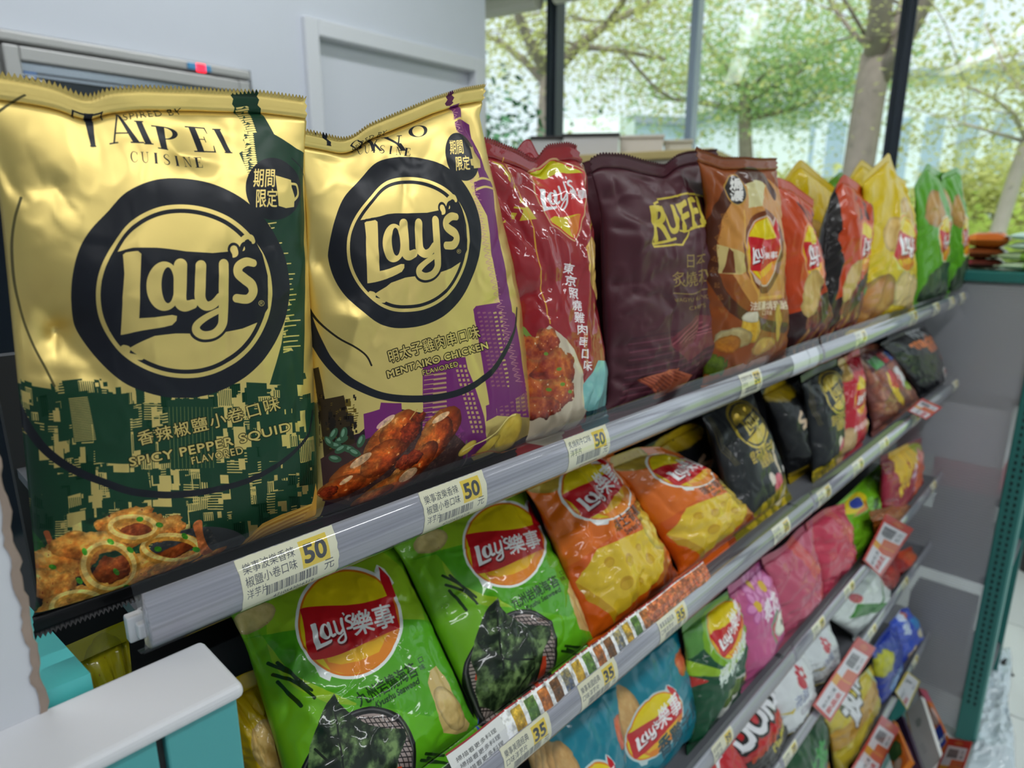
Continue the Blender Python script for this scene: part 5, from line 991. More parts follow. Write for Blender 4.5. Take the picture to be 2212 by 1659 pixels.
# the same design nearer: its own scan of the print
sx = lambda P: [((p[0] - 530) / 2.765 * 1.29 + 754.5, (p[1] - 320) / 2.765 * 1.29 + 1343) for p in P]
pk = Pack([(478, 1282), (650, 1222), (850, 1150)], [(646, 1800), (1052, 1594)], xt=-.150, xb=BX, D=.062, nu=100, nv=110, seed=71, wr=.65, shelf=1, folds=[(640, 1405, 620, 1480, .005, .006), (650, 1510, 800, 1510, .005, .005), (800, 1515, 905, 1445, .005, .005), (660, 1540, 740, 1620, .006, .005), (850, 1520, 880, 1640, .006, .005), (520, 1380, 600, 1480, .010, -.006)], pinch=.04, seal=(.012, .010))
class Near:                                                # same drawing calls, larger pen
    def __init__(s, pk): s.pk = pk
    def art(s, w, bg, metal=0.0):
        A = s.pk.art(w, bg, metal); q = A.T; k = 1.29
        A.T = lambda P: q(np.stack([(np.asarray(P)[:, 0] - (900 + 530 / 2.765)) * k + 754.5, (np.asarray(P)[:, 1] - (1059 + 320 / 2.765)) * k + 1343 + .0 * np.asarray(P)[:, 0]], 1)); A.sc *= k; return A
mg2, mbg2 = film('green_film_near', seaweed(Near(pk), 900), rough=.34, coat=.6, bump=.15, bscale=60, back=(60, 120, 16))
pk.build('chip_bag', 'green seaweed crisp packet leaning back on the second shelf, nearest the white-topped cabinet', mg2, mbg2)
def seaweed_far(pk, w=420):
    A = pk.art(w, (86, 156, 26)); W, H = A.w, A.h; A.T = None; A.sc = 1
    crisp(A, .3 * W, .3 * H, .2 * W, .13 * H, 0, 5, cols=((150, 110, 50), (186, 140, 70), (206, 166, 96))); crisp(A, .8 * W, .2 * H, .16 * W, .13 * H, 0, 6, cols=((150, 110, 50), (186, 140, 70), (206, 166, 96)))
    A.blob(.55 * W, .86 * H, .5 * W, .2 * H, ((22, 32, 24), (44, 66, 44), (90, 110, 84)), 8, rough=.15)
    sun_logo(A, .54 * W, .5 * H, .24 * W, .16 * H, rot=-8, cjk=False, out=(210, 220, 180))
    for k in range(4): A.line([((.3 + k * .05) * W, .55 * H), ((.34 + k * .05) * W, .62 * H)], 4, (20, 60, 16))
    return A
for j, (tp, bt, lb, xt, xb) in enumerate((([(1978, 400), (2001, 352), (2012, 362), (2036, 372), (2052, 372)], [(1968, 660), (2046, 632)], 'green crisp packet with peaked top near the top shelf end, left of its twin', -.055, -.036), ([(2034, 380), (2045, 372), (2066, 361), (2078, 372)], [(2044, 640), (2082, 618)], 'green crisp packet at the very end of the top shelf, beside the teal rack', -.05, -.036))):
    pk = Pack(tp, bt, xt=xt, xb=xb, D=.05, nu=50, nv=70, seed=81 + j, wr=1.3, folds=[(2005, 360, 2030, 600, .010, .008)] if j == 0 else [])
    if j == 0: mgf, mbgf = film('green_film_far', seaweed_far(pk), rough=.3, coat=.25, spec=.12, bump=.3, back=(60, 120, 16))
    pk.build('chip_bag', lb, mgf, mbgf, 'green packets at the far end of the top shelf')
pk = Pack([(1786, 396), (1813, 371), (1822, 378), (1842, 398)], [(1790, 560), (1850, 540)], xt=-.2, xb=-.19, D=.04, seed=88)
pk.build('chip_bag', 'green crisp packet in the back row, its tip showing behind the peaked orange packet', mgf, mbgf)

# --- second shelf: orange cheese packs, black packs and the far ones
def cheese(pk, w=460, far=False):
    A = pk.art(w, (222, 108, 18)); W, H = A.w, A.h; A.T = None; A.sc = 1
    crisp(A, .2 * W, .06 * H, .2 * W, .10 * H, 0, 3, cols=((170, 140, 40), (206, 180, 80))); A.poly([(0, .55 * H), (.4 * W, .5 * H), (W, .55 * H), (W, H), (0, H)], (214, 92, 14))
    YC = (224, 188, 44); YD = (196, 150, 20)
    A.poly([(.02 * W, .64 * H), (.2 * W, .53 * H), (.72 * W, .56 * H), (.88 * W, .72 * H), (.62 * W, .86 * H), (.2 * W, .9 * H)], YC); A.poly([(.62 * W, .86 * H), (.88 * W, .72 * H), (.86 * W, .82 * H), (.64 * W, .95 * H)], (190, 110, 40)); A.poly([(.02 * W, .64 * H), (.2 * W, .9 * H), (.2 * W, .96 * H), (.03 * W, .74 * H)], YD)
    for x, y, r in ((.25, .62, .04), (.4, .66, .05), (.55, .63, .03), (.62, .72, .045), (.3, .76, .05), (.45, .8, .03)): A.ell(x * W, y * H, r * W, r * W * .8, YD); A.ell(x * W, y * H + r * W * .2, r * W * .9, r * W * .5, (206, 164, 30))
    A.blob(.86 * W, .56 * H, .17 * W, .17 * H, ((196, 160, 40), (226, 194, 70), (238, 212, 110)), 9, 20, rough=.07, cell=3)
    A.poly([(.55 * W, .9 * H), (.9 * W, .82 * H), (W, .9 * H), (.8 * W, H), (.5 * W, H)], (150, 60, 16))
    sun_logo(A, .5 * W, .25 * H, .33 * W, .175 * H, rot=-12); A.text('瑞士香濃起司', .42 * W, .5 * H, .085 * W, (70, 34, 10), rot=-6, fit=.5 * W, bold=.02); A.text('Swiss Cheese', .5 * W, .54 * H, .05 * W, (70, 34, 10), rot=-6, fit=.3 * W, bold=.02)
    return A
pk = Pack([(1122, 1026), (1215, 985), (1312, 950)], [(1278, 1410), (1478, 1276)], xt=-.125, xb=BX, D=.06, nu=70, nv=80, seed=101, shelf=1, wr=1.3, folds=[(1215, 1000, 1330, 1380, .012, .010), (1250, 1120, 1310, 1180, .008, -.006)])
mo, mbo = film('orange_film', cheese(pk), rough=.3, coat=.6, bump=.3, bscale=50, back=(180, 80, 16))
pk.build('chip_bag', 'orange cheese crisp packet with a deep crease, beside the green seaweed packet', mo, mbo)
pk = Pack([(1312, 990), (1372, 968), (1425, 965), (1470, 980)], [(1470, 1290), (1656, 1162)], xt=-.105, xb=BX, D=.06, nu=70, nv=80, seed=102, shelf=1, wr=1.2)
pk.build('chip_bag', 'orange cheese crisp packet slumped back, beside the black packets', mo, mbo)
def black(pk, w=380):
    A = pk.art(w, (30, 33, 36)); W, H = A.w, A.h; A.T = None; A.sc = 1; GD = (206, 176, 62)
    A.ell(.55 * W, .27 * H, .30 * W, .20 * H, GD, metal=1); A.ell(.55 * W, .27 * H, .27 * W, .18 * H, (30, 33, 36)); A.ell(.55 * W, .27 * H, .25 * W, .165 * H, GD, metal=1)
    f = aff(.55 * W, .27 * H, .26 * W, .17 * H, -8); A.poly(f([(-1, -.3), (0, -.36), (1, -.42), (1, .35), (0, .4), (-1, .5)]), (30, 33, 36)); word(A, f, .24 * W, GD, 1)
    A.text('昆布松露牛排', .3 * W, .54 * H, .10 * W, GD, fit=.52 * W, bold=.02); A.text('海鹽鮮脆', .42 * W, .61 * H, .085 * W, GD, fit=.3 * W, bold=.02)
    for k in range(3): A.curve([(.08 * W + k * 8, .1 * H), (.02 * W + k * 8, .3 * H), (.1 * W + k * 8, .5 * H)], 1.6, (120, 106, 50))
    A.curve([(.86 * W, .5 * H), (.76 * W, .6 * H), (.72 * W, .7 * H)], [10, 22, 16], (206, 190, 160)); A.blob(.64 * W, .78 * H, .1 * W, .075 * H, ((180, 40, 70), (214, 100, 120), (226, 150, 150)), 4, -30, rough=.06); A.blob(.55 * W, .72 * H, .06 * W, .05 * H, ((206, 190, 170), (230, 220, 206)), 6, -40); A.blob(.88 * W, .72 * H, .06 * W, .03 * H, ((206, 196, 190), (236, 230, 226)), 8, 10)
    A.poly([(0, .9 * H), (.4 * W, .84 * H), (W, .8 * H), (W, H), (0, H)], (120, 112, 16)); A.text('flavored', .56 * W, .87 * H, .09 * W, (170, 150, 20), rot=-14, bold=.02)
    for k in range(6): A.blob((.1 + k * .15) * W, (.92 + .03 * (k % 2)) * H, .12 * W, .05 * H, ((130, 116, 10), (190, 166, 30), (214, 190, 50)), k + 20, k * 20, rough=.25)
    A.blob(.78 * W, .9 * H, .10 * W, .07 * H, ((206, 190, 140), (236, 226, 190)), 30, -30, rough=.1)
    return A
def darkside(pk, w=200):
    A = pk.art(w, (16, 17, 20)); W, H = A.w, A.h; A.T = None; A.sc = 1
    A.blob(.3 * W, .1 * H, .3 * W, .12 * H, ((150, 120, 10), (214, 180, 30)), 4, rough=.2); A.poly([(0, .9 * H), (W, .82 * H), (W, H), (0, H)], (150, 126, 16)); A.blob(.5 * W, .9 * H, .3 * W, .06 * H, ((170, 130, 20), (214, 180, 50)), 5)
    A.curve([(.35 * W, .35 * H), (.25 * W, .42 * H), (.4 * W, .45 * H), (.3 * W, .5 * H)], 6, (206, 180, 150)); A.text('乾燥劑', .5 * W, .6 * H, .07 * W, (120, 112, 80)); return A
pk = Pack([(1388, 965), (1480, 915), (1580, 872)], [(1500, 1172), (1630, 1118)], xt=-.13, xb=-.10, D=.04, nu=40, nv=50, seed=111, shelf=1, wr=1.0)
mk0, mbk0 = film('black_film_side', darkside(pk), rough=.38, coat=.3, bump=.2, back=(14, 14, 16))
pk.build('chip_bag', 'black crisp packet in shadow between the orange packets and the black and gold ones', mk0, mbk0)
pk = Pack([(1508, 880), (1570, 852), (1622, 826)], [(1592, 1160), (1708, 1108)], xt=-.11, xb=BX, D=.05, nu=60, nv=70, seed=112, shelf=1, wr=.8)
mk, mbk = film('black_film', black(pk), rough=.4, mrough=.25, coat=.25, bump=.2, back=(16, 17, 20))
pk.build('chip_bag', 'black and gold crisp packet with pink radish picture, left of the black pair', mk, mbk)
pk = Pack([(1640, 838), (1690, 815), (1740, 795)], [(1700, 1104), (1765, 1058)], xt=-.10, xb=-.05, D=.06, nu=40, nv=50, seed=113, shelf=1, wr=.8)
pk.build('chip_bag', 'plain black side of a crisp packet between the two black and gold packets', mk0, mbk0)
pk = Pack([(1728, 812), (1770, 790), (1818, 768)], [(1752, 1074), (1808, 1006)], xt=-.07, xb=BX, D=.05, nu=50, nv=60, seed=114, shelf=1, wr=.8)
pk.build('chip_bag', 'black and gold crisp packet with radish picture, right of the black pair', mk, mbk)
def simple(pk, w, bg, ops):
    A = pk.art(w, bg); W, H = A.w, A.h; A.T = None; A.sc = 1; ops(A, W, H); return A
def lot(tp, bt, lab, xt, xb, nm, bg, ops, seed, D=.05, w=260, coat=.4, rough=.3, wr=1.2, folds=(), group=None, shelf=None):
    shelf = 1 if seed < 130 else 2 if seed < 140 else 3 if seed < 148 else 4
    pk = Pack(tp, bt, xt=xt, xb=xb, shelf=shelf, D=D, nu=40, nv=50, seed=seed, wr=wr, folds=folds)
    m, mb = film(nm, simple(pk, w, bg, ops), rough=rough, coat=coat, bump=.25, bscale=60, back=tuple(int(v * .8) for v in bg)); pk.build('chip_bag', lab, m, mb, group); return m, mb
def o_red(A, W, H):
    crisp(A, .1 * W, .12 * H, .2 * W, .12 * H, 0, 3); crisp(A, .12 * W, .85 * H, .24 * W, .16 * H, 30, 4, cols=((186, 150, 100), (220, 190, 140))); crisp(A, .9 * W, .78 * H, .2 * W, .14 * H, -30, 5); sun_logo(A, .5 * W, .42 * H, .3 * W, .19 * H, rot=-6, out=(200, 120, 110)); A.text('美國經典原味', .2 * W, .74 * H, .1 * W, (240, 220, 220), fit=.6 * W, bold=.02)
lot([(1812, 776), (1834, 764), (1856, 752)], [(1806, 1010), (1862, 966)], 'red crisp packet with yellow and red sun logo, right of the black packets', -.065, BX, 'red_sun_film', (186, 30, 48), o_red, 121)
lot([(1850, 772), (1866, 766), (1880, 760)], [(1846, 985), (1886, 944)], 'blue crisp packet, a narrow strip showing behind the red one', -.085, -.06, 'blue_strip_film', (30, 90, 190), lambda A, W, H: crisp(A, .5 * W, .7 * H, .4 * W, .1 * H, 0, 4), 122)
def o_multi(A, W, H):
    for k in range(20): A.blob(random.Random(k).uniform(0, 1) * W, random.Random(k + 50).uniform(0, 1) * H, .2 * W, .1 * H, ((84, 30, 30), (150, 84, 60), (206, 160, 120)), k + 400, k * 31, rough=.3)
    A.poly([(.1 * W, .1 * H), (.8 * W, .06 * H), (.85 * W, .24 * H), (.1 * W, .3 * H)], (84, 36, 44)); A.poly([(.16 * W, .16 * H), (.36 * W, .14 * H), (.36 * W, .26 * H), (.16 * W, .28 * H)], (60, 140, 60)); A.poly([(.4 * W, .13 * H), (.6 * W, .12 * H), (.6 * W, .24 * H), (.4 * W, .26 * H)], (180, 30, 40)); A.poly([(.64 * W, .12 * H), (.8 * W, .1 * H), (.8 * W, .22 * H), (.64 * W, .24 * H)], (50, 80, 160))
    A.curve([(.3 * W, .36 * H), (.34 * W, .56 * H), (.5 * W, .8 * H)], [6, 30, 14], (226, 190, 20)); A.blob(.66 * W, .5 * H, .17 * W, .14 * H, ((206, 206, 206), (240, 240, 240)), 7, 40, rough=.25); A.blob(.8 * W, .64 * H, .14 * W, .07 * H, ((206, 180, 20), (90, 160, 40)), 8, 0, rough=.3); A.text('雞汁', .3 * W, .5 * H, .16 * W, (200, 30, 40), rot=20, bold=.05)
lot([(1846, 760), (1872, 745), (1906, 742)], [(1882, 956), (1984, 888)], 'brown noodle snack packet with many small colour pictures, lying back on the second shelf', -.075, BX, 'noodle_film', (120, 66, 58), o_multi, 123)
def o_wok(A, W, H): A.text('WOK', .5 * W, .12 * H, .13 * W, (206, 206, 210), bold=.06, fit=.3 * W); A.text('snacks', .3 * W, .26 * H, .18 * W, (206, 110, 40), bold=.05, fit=.6 * W); A.text('辣味', .58 * W, .36 * H, .13 * W, (190, 100, 50), bold=.04); A.poly([(0, .2 * H), (.35 * W, .2 * H), (.5 * W, H), (0, H)], (10, 10, 16)); A.blob(.8 * W, .8 * H, .17 * W, .13 * H, ((190, 190, 190), (226, 220, 216)), 3, rough=.1); A.blob(.8 * W, .78 * H, .12 * W, .08 * H, ((90, 30, 24), (170, 80, 60)), 4, rough=.3); A.blob(.85 * W, .5 * H, .08 * W, .1 * H, ((90, 44, 30), (150, 84, 60)), 5, rough=.3)
lot([(1900, 742), (1950, 718), (2000, 702)], [(1985, 886), (2044, 840)], 'black snack packet with orange lettering at the far end of the second shelf', -.06, BX, 'wok_film', (38, 32, 38), o_wok, 124, coat=.4, rough=.4)
def o_cream(A, W, H): crisp(A, .6 * W, .2 * H, .4 * W, .2 * H, 0, 4, cols=((150, 140, 20), (190, 176, 30))); A.text('美國經典', .25 * W, .42 * H, .2 * W, (40, 40, 16), fit=.6 * W, bold=.03)
lot([(128, 1400), (200, 1370), (270, 1340)], [(225, 1690), (335, 1652)], 'yellow crisp packet with black characters, in the corner behind the white-topped cabinet', -.13, -.05, 'yellow_corner_film', (170, 156, 16), o_cream, 125, w=300)
lot([(440, 1500), (500, 1470), (560, 1440)], [(560, 1790), (640, 1740)], 'yellow crisp packet deep in shadow to the left of the near green packet', -.12, -.09, 'yellow_deep_film', (196, 164, 20), lambda A, W, H: crisp(A, .6 * W, .5 * H, .4 * W, .2 * H, 0, 4), 126)

# --- third shelf
def o_teal(A, W, H, lu=.42):
    for k in range(5): A.blob((.06 + k * .04) * W, (.28 + k * .012) * H, .10 * W, .20 * H, ((150, 104, 50), (196, 152, 92), (220, 186, 130)), k + 20, 8, rough=.06)
    sun_logo(A, lu * W, .50 * H, .27 * W, .20 * H, rot=-8, out=(190, 206, 206)); A.text('香雞干貝', .40 * W, .74 * H, .12 * W, (10, 60, 76), fit=.5 * W, rot=-4, bold=.03); A.text('Scallops Flavor', .42 * W, .79 * H, .05 * W, (10, 60, 76), rot=-4, fit=.44 * W); A.blob(.9 * W, .28 * H, .1 * W, .1 * H, ((186, 60, 36), (226, 130, 84)), 9); A.blob(.85 * W, .88 * H, .16 * W, .06 * H, ((206, 170, 110), (236, 206, 150)), 11, -40, rough=.1)
mt, mbt = lot([(1258, 1475), (1370, 1405), (1468, 1343)], [(1300, 1810), (1514, 1640)], 'teal crisp packet with sun logo under the second shelf rail', -.06, -.030, 'teal_film', (12, 120, 140), o_teal, 131, shelf=2, w=360, wr=.9)
pk = Pack([(1122, 1570), (1225, 1515), (1328, 1462)], [(1190, 1880), (1372, 1750)], xt=-.045, xb=-.010, D=.055, nu=50, nv=60, seed=132, shelf=2, wr=.9)
pk.build('chip_bag', 'teal crisp packet at the bottom edge of the picture, left of its twin', mt, mbt)
def o_forest(A, W, H):
    A.poly([(0, 0), (W, 0), (W, .12 * H), (0, .3 * H)], (84, 140, 60)); A.ell(.6 * W, .26 * H, .42 * W, .24 * H, (120, 170, 30)); A.poly([(0, .3 * H), (.3 * W, .46 * H), (W, .4 * H), (W, .48 * H), (.4 * W, .54 * H), (0, .42 * H)], (150, 190, 40)); sun_logo(A, .58 * W, .25 * H, .32 * W, .19 * H, rot=-12, out=(150, 190, 120)); A.text('檸檬嫩雞', .28 * W, .6 * H, .16 * W, (226, 236, 226), rot=-10, fit=.64 * W, bold=.03); A.text('口味', .55 * W, .67 * H, .08 * W, (226, 236, 226), rot=-8)
    A.poly([(0, .42 * H), (.16 * W, .5 * H), (0, .52 * H)], (186, 50, 40)); A.blob(.55 * W, .8 * H, .3 * W, .09 * H, ((206, 206, 196), (230, 230, 224)), 5, -10, rough=.1); A.blob(.55 * W, .77 * H, .24 * W, .07 * H, ((30, 44, 20), (90, 116, 50), (150, 170, 100)), 6, rough=.3); A.blob(.9 * W, .72 * H, .1 * W, .16 * H, ((196, 160, 70), (220, 190, 110)), 7, 10, rough=.1)
lot([(1470, 1345), (1540, 1300), (1598, 1250)], [(1482, 1662), (1608, 1530)], 'dark green crisp packet with glossy wrinkles on the third shelf', -.055, -.016, 'forest_film', (14, 74, 44), o_forest, 133, shelf=2, w=340, wr=1.5)
def o_pink(A, W, H):
    for x, y, r in ((.4, .12, .2), (.62, .2, .22), (.3, .28, .18)):
        for k in range(6): a = k * 1.05; A.ell((x + r * .55 * math.cos(a)) * W, y * H + r * .55 * math.sin(a) * W, r * .42 * W, r * .3 * W, (190, 90, 150), rot=math.degrees(a)); A.ell((x + r * .55 * math.cos(a)) * W, y * H + r * .55 * math.sin(a) * W, r * .3 * W, r * .2 * W, (220, 140, 190), rot=math.degrees(a))
        A.ell(x * W, y * H, .05 * W, .05 * W, (220, 180, 60))
    A.text('櫻花', .4 * W, .46 * H, .2 * W, (240, 226, 236), bold=.04); A.blob(.8 * W, .62 * H, .2 * W, .12 * H, ((226, 226, 206), (240, 240, 226)), 4, rough=.06); A.ell(.8 * W, .62 * H, .03 * W, .03 * W, (80, 50, 30)); A.curve([(.56 * W, .72 * H), (.56 * W, .56 * H), (.7 * W, .48 * H)], 14, (120, 150, 120)); A.curve([(.6 * W, .72 * H), (.6 * W, .58 * H), (.72 * W, .52 * H)], 8, (200, 70, 80))
lot([(1570, 1266), (1620, 1232), (1666, 1190)], [(1598, 1520), (1688, 1412)], 'pink blossom snack packet between the dark green one and the red pink ones', -.055, -.016, 'pink_film', (196, 92, 140), o_pink, 134, shelf=2)
def o_star(A, W, H):
    A.poly([(.45 * W, 0), (.62 * W, 0), (.8 * W, .5 * H), (.6 * W, .5 * H)], (206, 90, 90)); A.poly([(.5 * W, H), (W, .3 * H), (W, H)], (186, 16, 40))
    for x, y in ((.9, .45), (.8, .62), (.66, .8), (.9, .7)):
        for k in range(3): a = k * 1.047; A.line([((x - .05 * math.cos(a)) * W, y * H - .05 * W * math.sin(a)), ((x + .05 * math.cos(a)) * W, y * H + .05 * W * math.sin(a))], 2.2, (236, 190, 200))
lot([(1648, 1206), (1700, 1170), (1752, 1118)], [(1680, 1410), (1778, 1310)], 'rose pink snack packet with red starred corner on the third shelf', -.05, -.016, 'rose_film', (190, 84, 110), o_star, 135, shelf=2, wr=1.7)
lot([(1738, 1130), (1785, 1098), (1822, 1086)], [(1766, 1332), (1848, 1228)], 'pink and red snack packet with white stars beside the lime green packet', -.05, -.016, 'rose_film_b', (196, 60, 86), o_star, 136, shelf=2, wr=1.7)
def o_lime(A, W, H): A.ell(.3 * W, .18 * H, .2 * W, .12 * H, (226, 200, 30)); A.ell(.3 * W, .18 * H, .1 * W, .07 * H, (50, 70, 160)); A.poly([(.12 * W, .3 * H), (.45 * W, .24 * H), (.4 * W, .36 * H)], (206, 120, 30)); A.text('綠茶仙', .64 * W, .75 * H, .16 * W, (20, 60, 20), rot=-84, bold=.03, fit=.4 * H)
lot([(1790, 1104), (1850, 1050), (1912, 994)], [(1840, 1246), (1900, 1150)], 'lime green snack packet lying back near the far end of the third shelf', -.07, -.016, 'lime_film', (112, 176, 30), o_lime, 137, shelf=2)
def o_ry(A, W, H): A.poly([(0, 0), (W, 0), (W, .2 * H), (0, .26 * H)], (120, 20, 40)); A.ell(.7 * W, .16 * H, .25 * W, .12 * H, (150, 160, 20)); A.text('辣味', .2 * W, .56 * H, .3 * W, (220, 180, 40), rot=-12, bold=.06, fit=.5 * W); A.text('全新', .5 * W, .7 * H, .16 * W, (220, 200, 220), rot=-12, bold=.03); A.poly([(.6 * W, .3 * H), (W, .2 * H), (W, .8 * H), (.5 * W, H)], (206, 90, 40)); A.blob(.8 * W, .3 * H, .14 * W, .16 * H, ((200, 40, 30), (226, 206, 190)), 4, rough=.4); A.ell(.5 * W, .94 * H, .2 * W, .06 * H, (206, 190, 30))
mry, mbry = lot([(1902, 985), (1950, 962), (1992, 945)], [(1900, 1120), (1990, 1076)], 'crimson snack packet with yellow characters at the far end of the third shelf', -.04, -.016, 'crimson_film', (150, 24, 50), o_ry, 138, shelf=2)
def o_br(A, W, H):
    for k in range(10): A.blob(random.Random(k).uniform(0, 1) * W, random.Random(k + 9).uniform(.1, .9) * H, .2 * W, .14 * H, ((120, 60, 14), (190, 110, 40)), k + 500, k * 40, rough=.3)
lot([(1880, 1105), (1915, 1095), (1950, 1080)], [(1888, 1190), (1962, 1150)], 'amber brown snack packet half hidden by a red promotion card', -.01, .0, 'amber_film', (160, 90, 24), o_br, 139, shelf=2, D=.03)

# --- fourth and fifth shelves
def o_dor(A, W, H):
    A.poly([(0, .5 * H), (W, .34 * H), (W, H), (0, H)], (30, 24, 24)); A.text('DORITOS', .08 * W, .3 * H, .34 * W, (20, 18, 18), rot=-4, bold=.14, fit=1.6 * W, shear=.1); A.text('DORITOS', .08 * W, .3 * H, .34 * W, (226, 226, 230), rot=-4, bold=.05, fit=1.6 * W, shear=.1)
    for k in range(8): A.blob((.2 + .1 * k) * W, (.46 - .01 * k) * H, .1 * W, .03 * H, ((150, 20, 10), (226, 110, 20)), k, -30, rough=.5)
    A.text('Flamin', .5 * W, .68 * H, .16 * W, (190, 176, 20), rot=-14, bold=.05, fit=.42 * W)
lot([(1562, 1600), (1610, 1545), (1668, 1478)], [(1600, 1800), (1690, 1680)], 'red and black corn chip packet with white lettering under the third shelf rail', -.03, -.010, 'corn_film', (186, 16, 26), o_dor, 141, w=300, shelf=3)
lot([(1480, 1660), (1530, 1612), (1580, 1570)], [(1530, 1860), (1618, 1780)], 'red corn chip packet left of the larger red and black one at the bottom edge', -.035, -.012, 'corn_film_b', (190, 26, 40), lambda A, W, H: A.text('玉米', .3 * W, .24 * H, .3 * W, (226, 226, 230), rot=-20, bold=.05), 142, shelf=3)
def o_white(A, W, H): A.text('✿', .55 * W, .3 * H, .2 * W, (190, 60, 70)); A.poly([(0, .84 * H), (W, .8 * H), (W, .9 * H), (0, .96 * H)], (226, 200, 20)); A.poly([(.05 * W, .4 * H), (.3 * W, .52 * H), (.24 * W, .56 * H)], (206, 180, 30)); A.blob(.5 * W, .66 * H, .14 * W, .06 * H, ((150, 150, 160), (226, 226, 230)), 4); A.text('海鹽', .3 * W, .55 * H, .16 * W, (110, 120, 160)); A.ell(.55 * W, .3 * H, .07 * W, .06 * W, (190, 70, 80))
def o_leaf(A, W, H): A.ell(.4 * W, .2 * H, .07 * W, .06 * W, (190, 60, 70)); A.poly([(.12 * W, .36 * H), (.34 * W, .26 * H), (.66 * W, .80 * H), (.5 * W, .86 * H)], (40, 120, 24)); A.curve([(.56 * W, .98 * H), (.58 * W, .7 * H), (.9 * W, .46 * H)], [4, 12, 5], (50, 130, 30))
mw, mbw = lot([(1648, 1505), (1690, 1440), (1738, 1385)], [(1672, 1664), (1758, 1535)], 'white snack packet with yellow lower band, nearest of the white ones', -.03, -.010, 'white_film', (214, 218, 220), o_white, 143, shelf=3)
lot([(1712, 1430), (1745, 1385), (1788, 1335)], [(1748, 1572), (1806, 1462)], 'white snack packet with red seal mark, in the middle of the white ones', -.035, -.016, 'white_film_b', (206, 212, 214), o_white, 144, shelf=3)
lot([(1770, 1332), (1822, 1274), (1880, 1212)], [(1834, 1456), (1914, 1345)], 'white snack packet with broad green leaf, farthest of the white ones', -.03, -.010, 'leaf_film', (206, 214, 212), o_leaf, 145, shelf=3)
def o_or(A, W, H): A.poly([(0, 0), (.4 * W, 0), (.3 * W, H), (0, H)], (140, 14, 16)); A.blob(.7 * W, .5 * H, .2 * W, .3 * H, ((190, 60, 14), (226, 110, 30)), 4, rough=.4)
lot([(1866, 1240), (1900, 1215), (1928, 1190)], [(1890, 1318), (1930, 1284)], 'dark red snack packet behind the farthest white packet', -.03, -.016, 'dark_red_film', (130, 16, 20), lambda A, W, H: A.blob(.6 * W, .5 * H, .3 * W, .3 * H, ((120, 14, 14), (190, 50, 30)), 4), 146, shelf=3)
lot([(1918, 1205), (1945, 1190), (1970, 1180)], [(1922, 1294), (1966, 1240)], 'orange red snack packet at the far end of the fourth shelf', -.025, -.012, 'orange_red_film', (200, 70, 30), o_or, 147, shelf=3)
def o_dg(A, W, H): A.ell(.9 * W, .7 * H, .3 * W, .2 * H, (206, 190, 150)); A.ell(.9 * W, .7 * H, .24 * W, .16 * H, (186, 120, 40)); A.text('抹茶', .2 * W, .4 * H, .3 * W, (60, 150, 70), bold=.04)
lot([(1690, 1640), (1735, 1580), (1778, 1505)], [(1720, 1780), (1804, 1650)], 'glossy dark green snack packet at the bottom edge, left of the golden one', .0, .022, 'bottle_green_film', (14, 70, 34), o_dg, 148, wr=1.7)
def o_gold5(A, W, H): A.poly([(0, .3 * H), (W, .2 * H), (W, .5 * H), (0, .56 * H)], (186, 140, 30)); A.text('波浪', .3 * W, .42 * H, .28 * W, (60, 60, 60), rot=-30, bold=.09); A.text('波浪', .3 * W, .42 * H, .28 * W, (220, 222, 226), rot=-30, bold=.04); A.blob(.5 * W, .78 * H, .22 * W, .1 * H, ((90, 80, 110), (206, 190, 80)), 4, rough=.3); A.curve([(.85 * W, 0), (.96 * W, .4 * H), (.86 * W, .8 * H)], 12, (190, 206, 160))
lot([(1778, 1545), (1830, 1490), (1884, 1430)], [(1796, 1740), (1890, 1610)], 'golden yellow snack packet on the fifth shelf behind a red promotion card', .0, .022, 'gold_snack_film', (196, 176, 50), o_gold5, 149, shelf=4)
def o_blue(A, W, H): A.poly([(.5 * W, .2 * H), (.95 * W, .24 * H), (.9 * W, .5 * H), (.5 * W, .44 * H)], (30, 130, 200)); A.ell(.45 * W, .1 * H, .14 * W, .06 * H, (190, 80, 60)); A.text('脆果', .3 * W, .42 * H, .2 * W, (206, 220, 240), rot=-70, bold=.04); A.blob(.7 * W, .62 * H, .16 * W, .1 * H, ((186, 180, 150), (226, 220, 190)), 4); A.blob(.3 * W, .86 * H, .16 * W, .14 * H, ((190, 160, 140), (226, 206, 180)), 5)
lot([(1882, 1400), (1908, 1370), (1936, 1330)], [(1888, 1540), (1940, 1476)], 'deep blue snack packet right of the golden one', .0, .022, 'navy_film', (24, 50, 150), lambda A, W, H: (A.blob(.2 * W, .3 * H, .3 * W, .16 * H, ((150, 150, 10), (206, 206, 40)), 4, rough=.3), A.blob(.5 * W, .75 * H, .3 * W, .14 * H, ((60, 110, 180), (150, 170, 200)), 5)), 150, shelf=4)
lot([(1922, 1345), (1942, 1318), (1962, 1312)], [(1932, 1512), (1980, 1430)], 'bright blue snack packet at the far end of the fifth shelf', .0, .022, 'blue_film', (36, 70, 190), o_blue, 151, shelf=4)

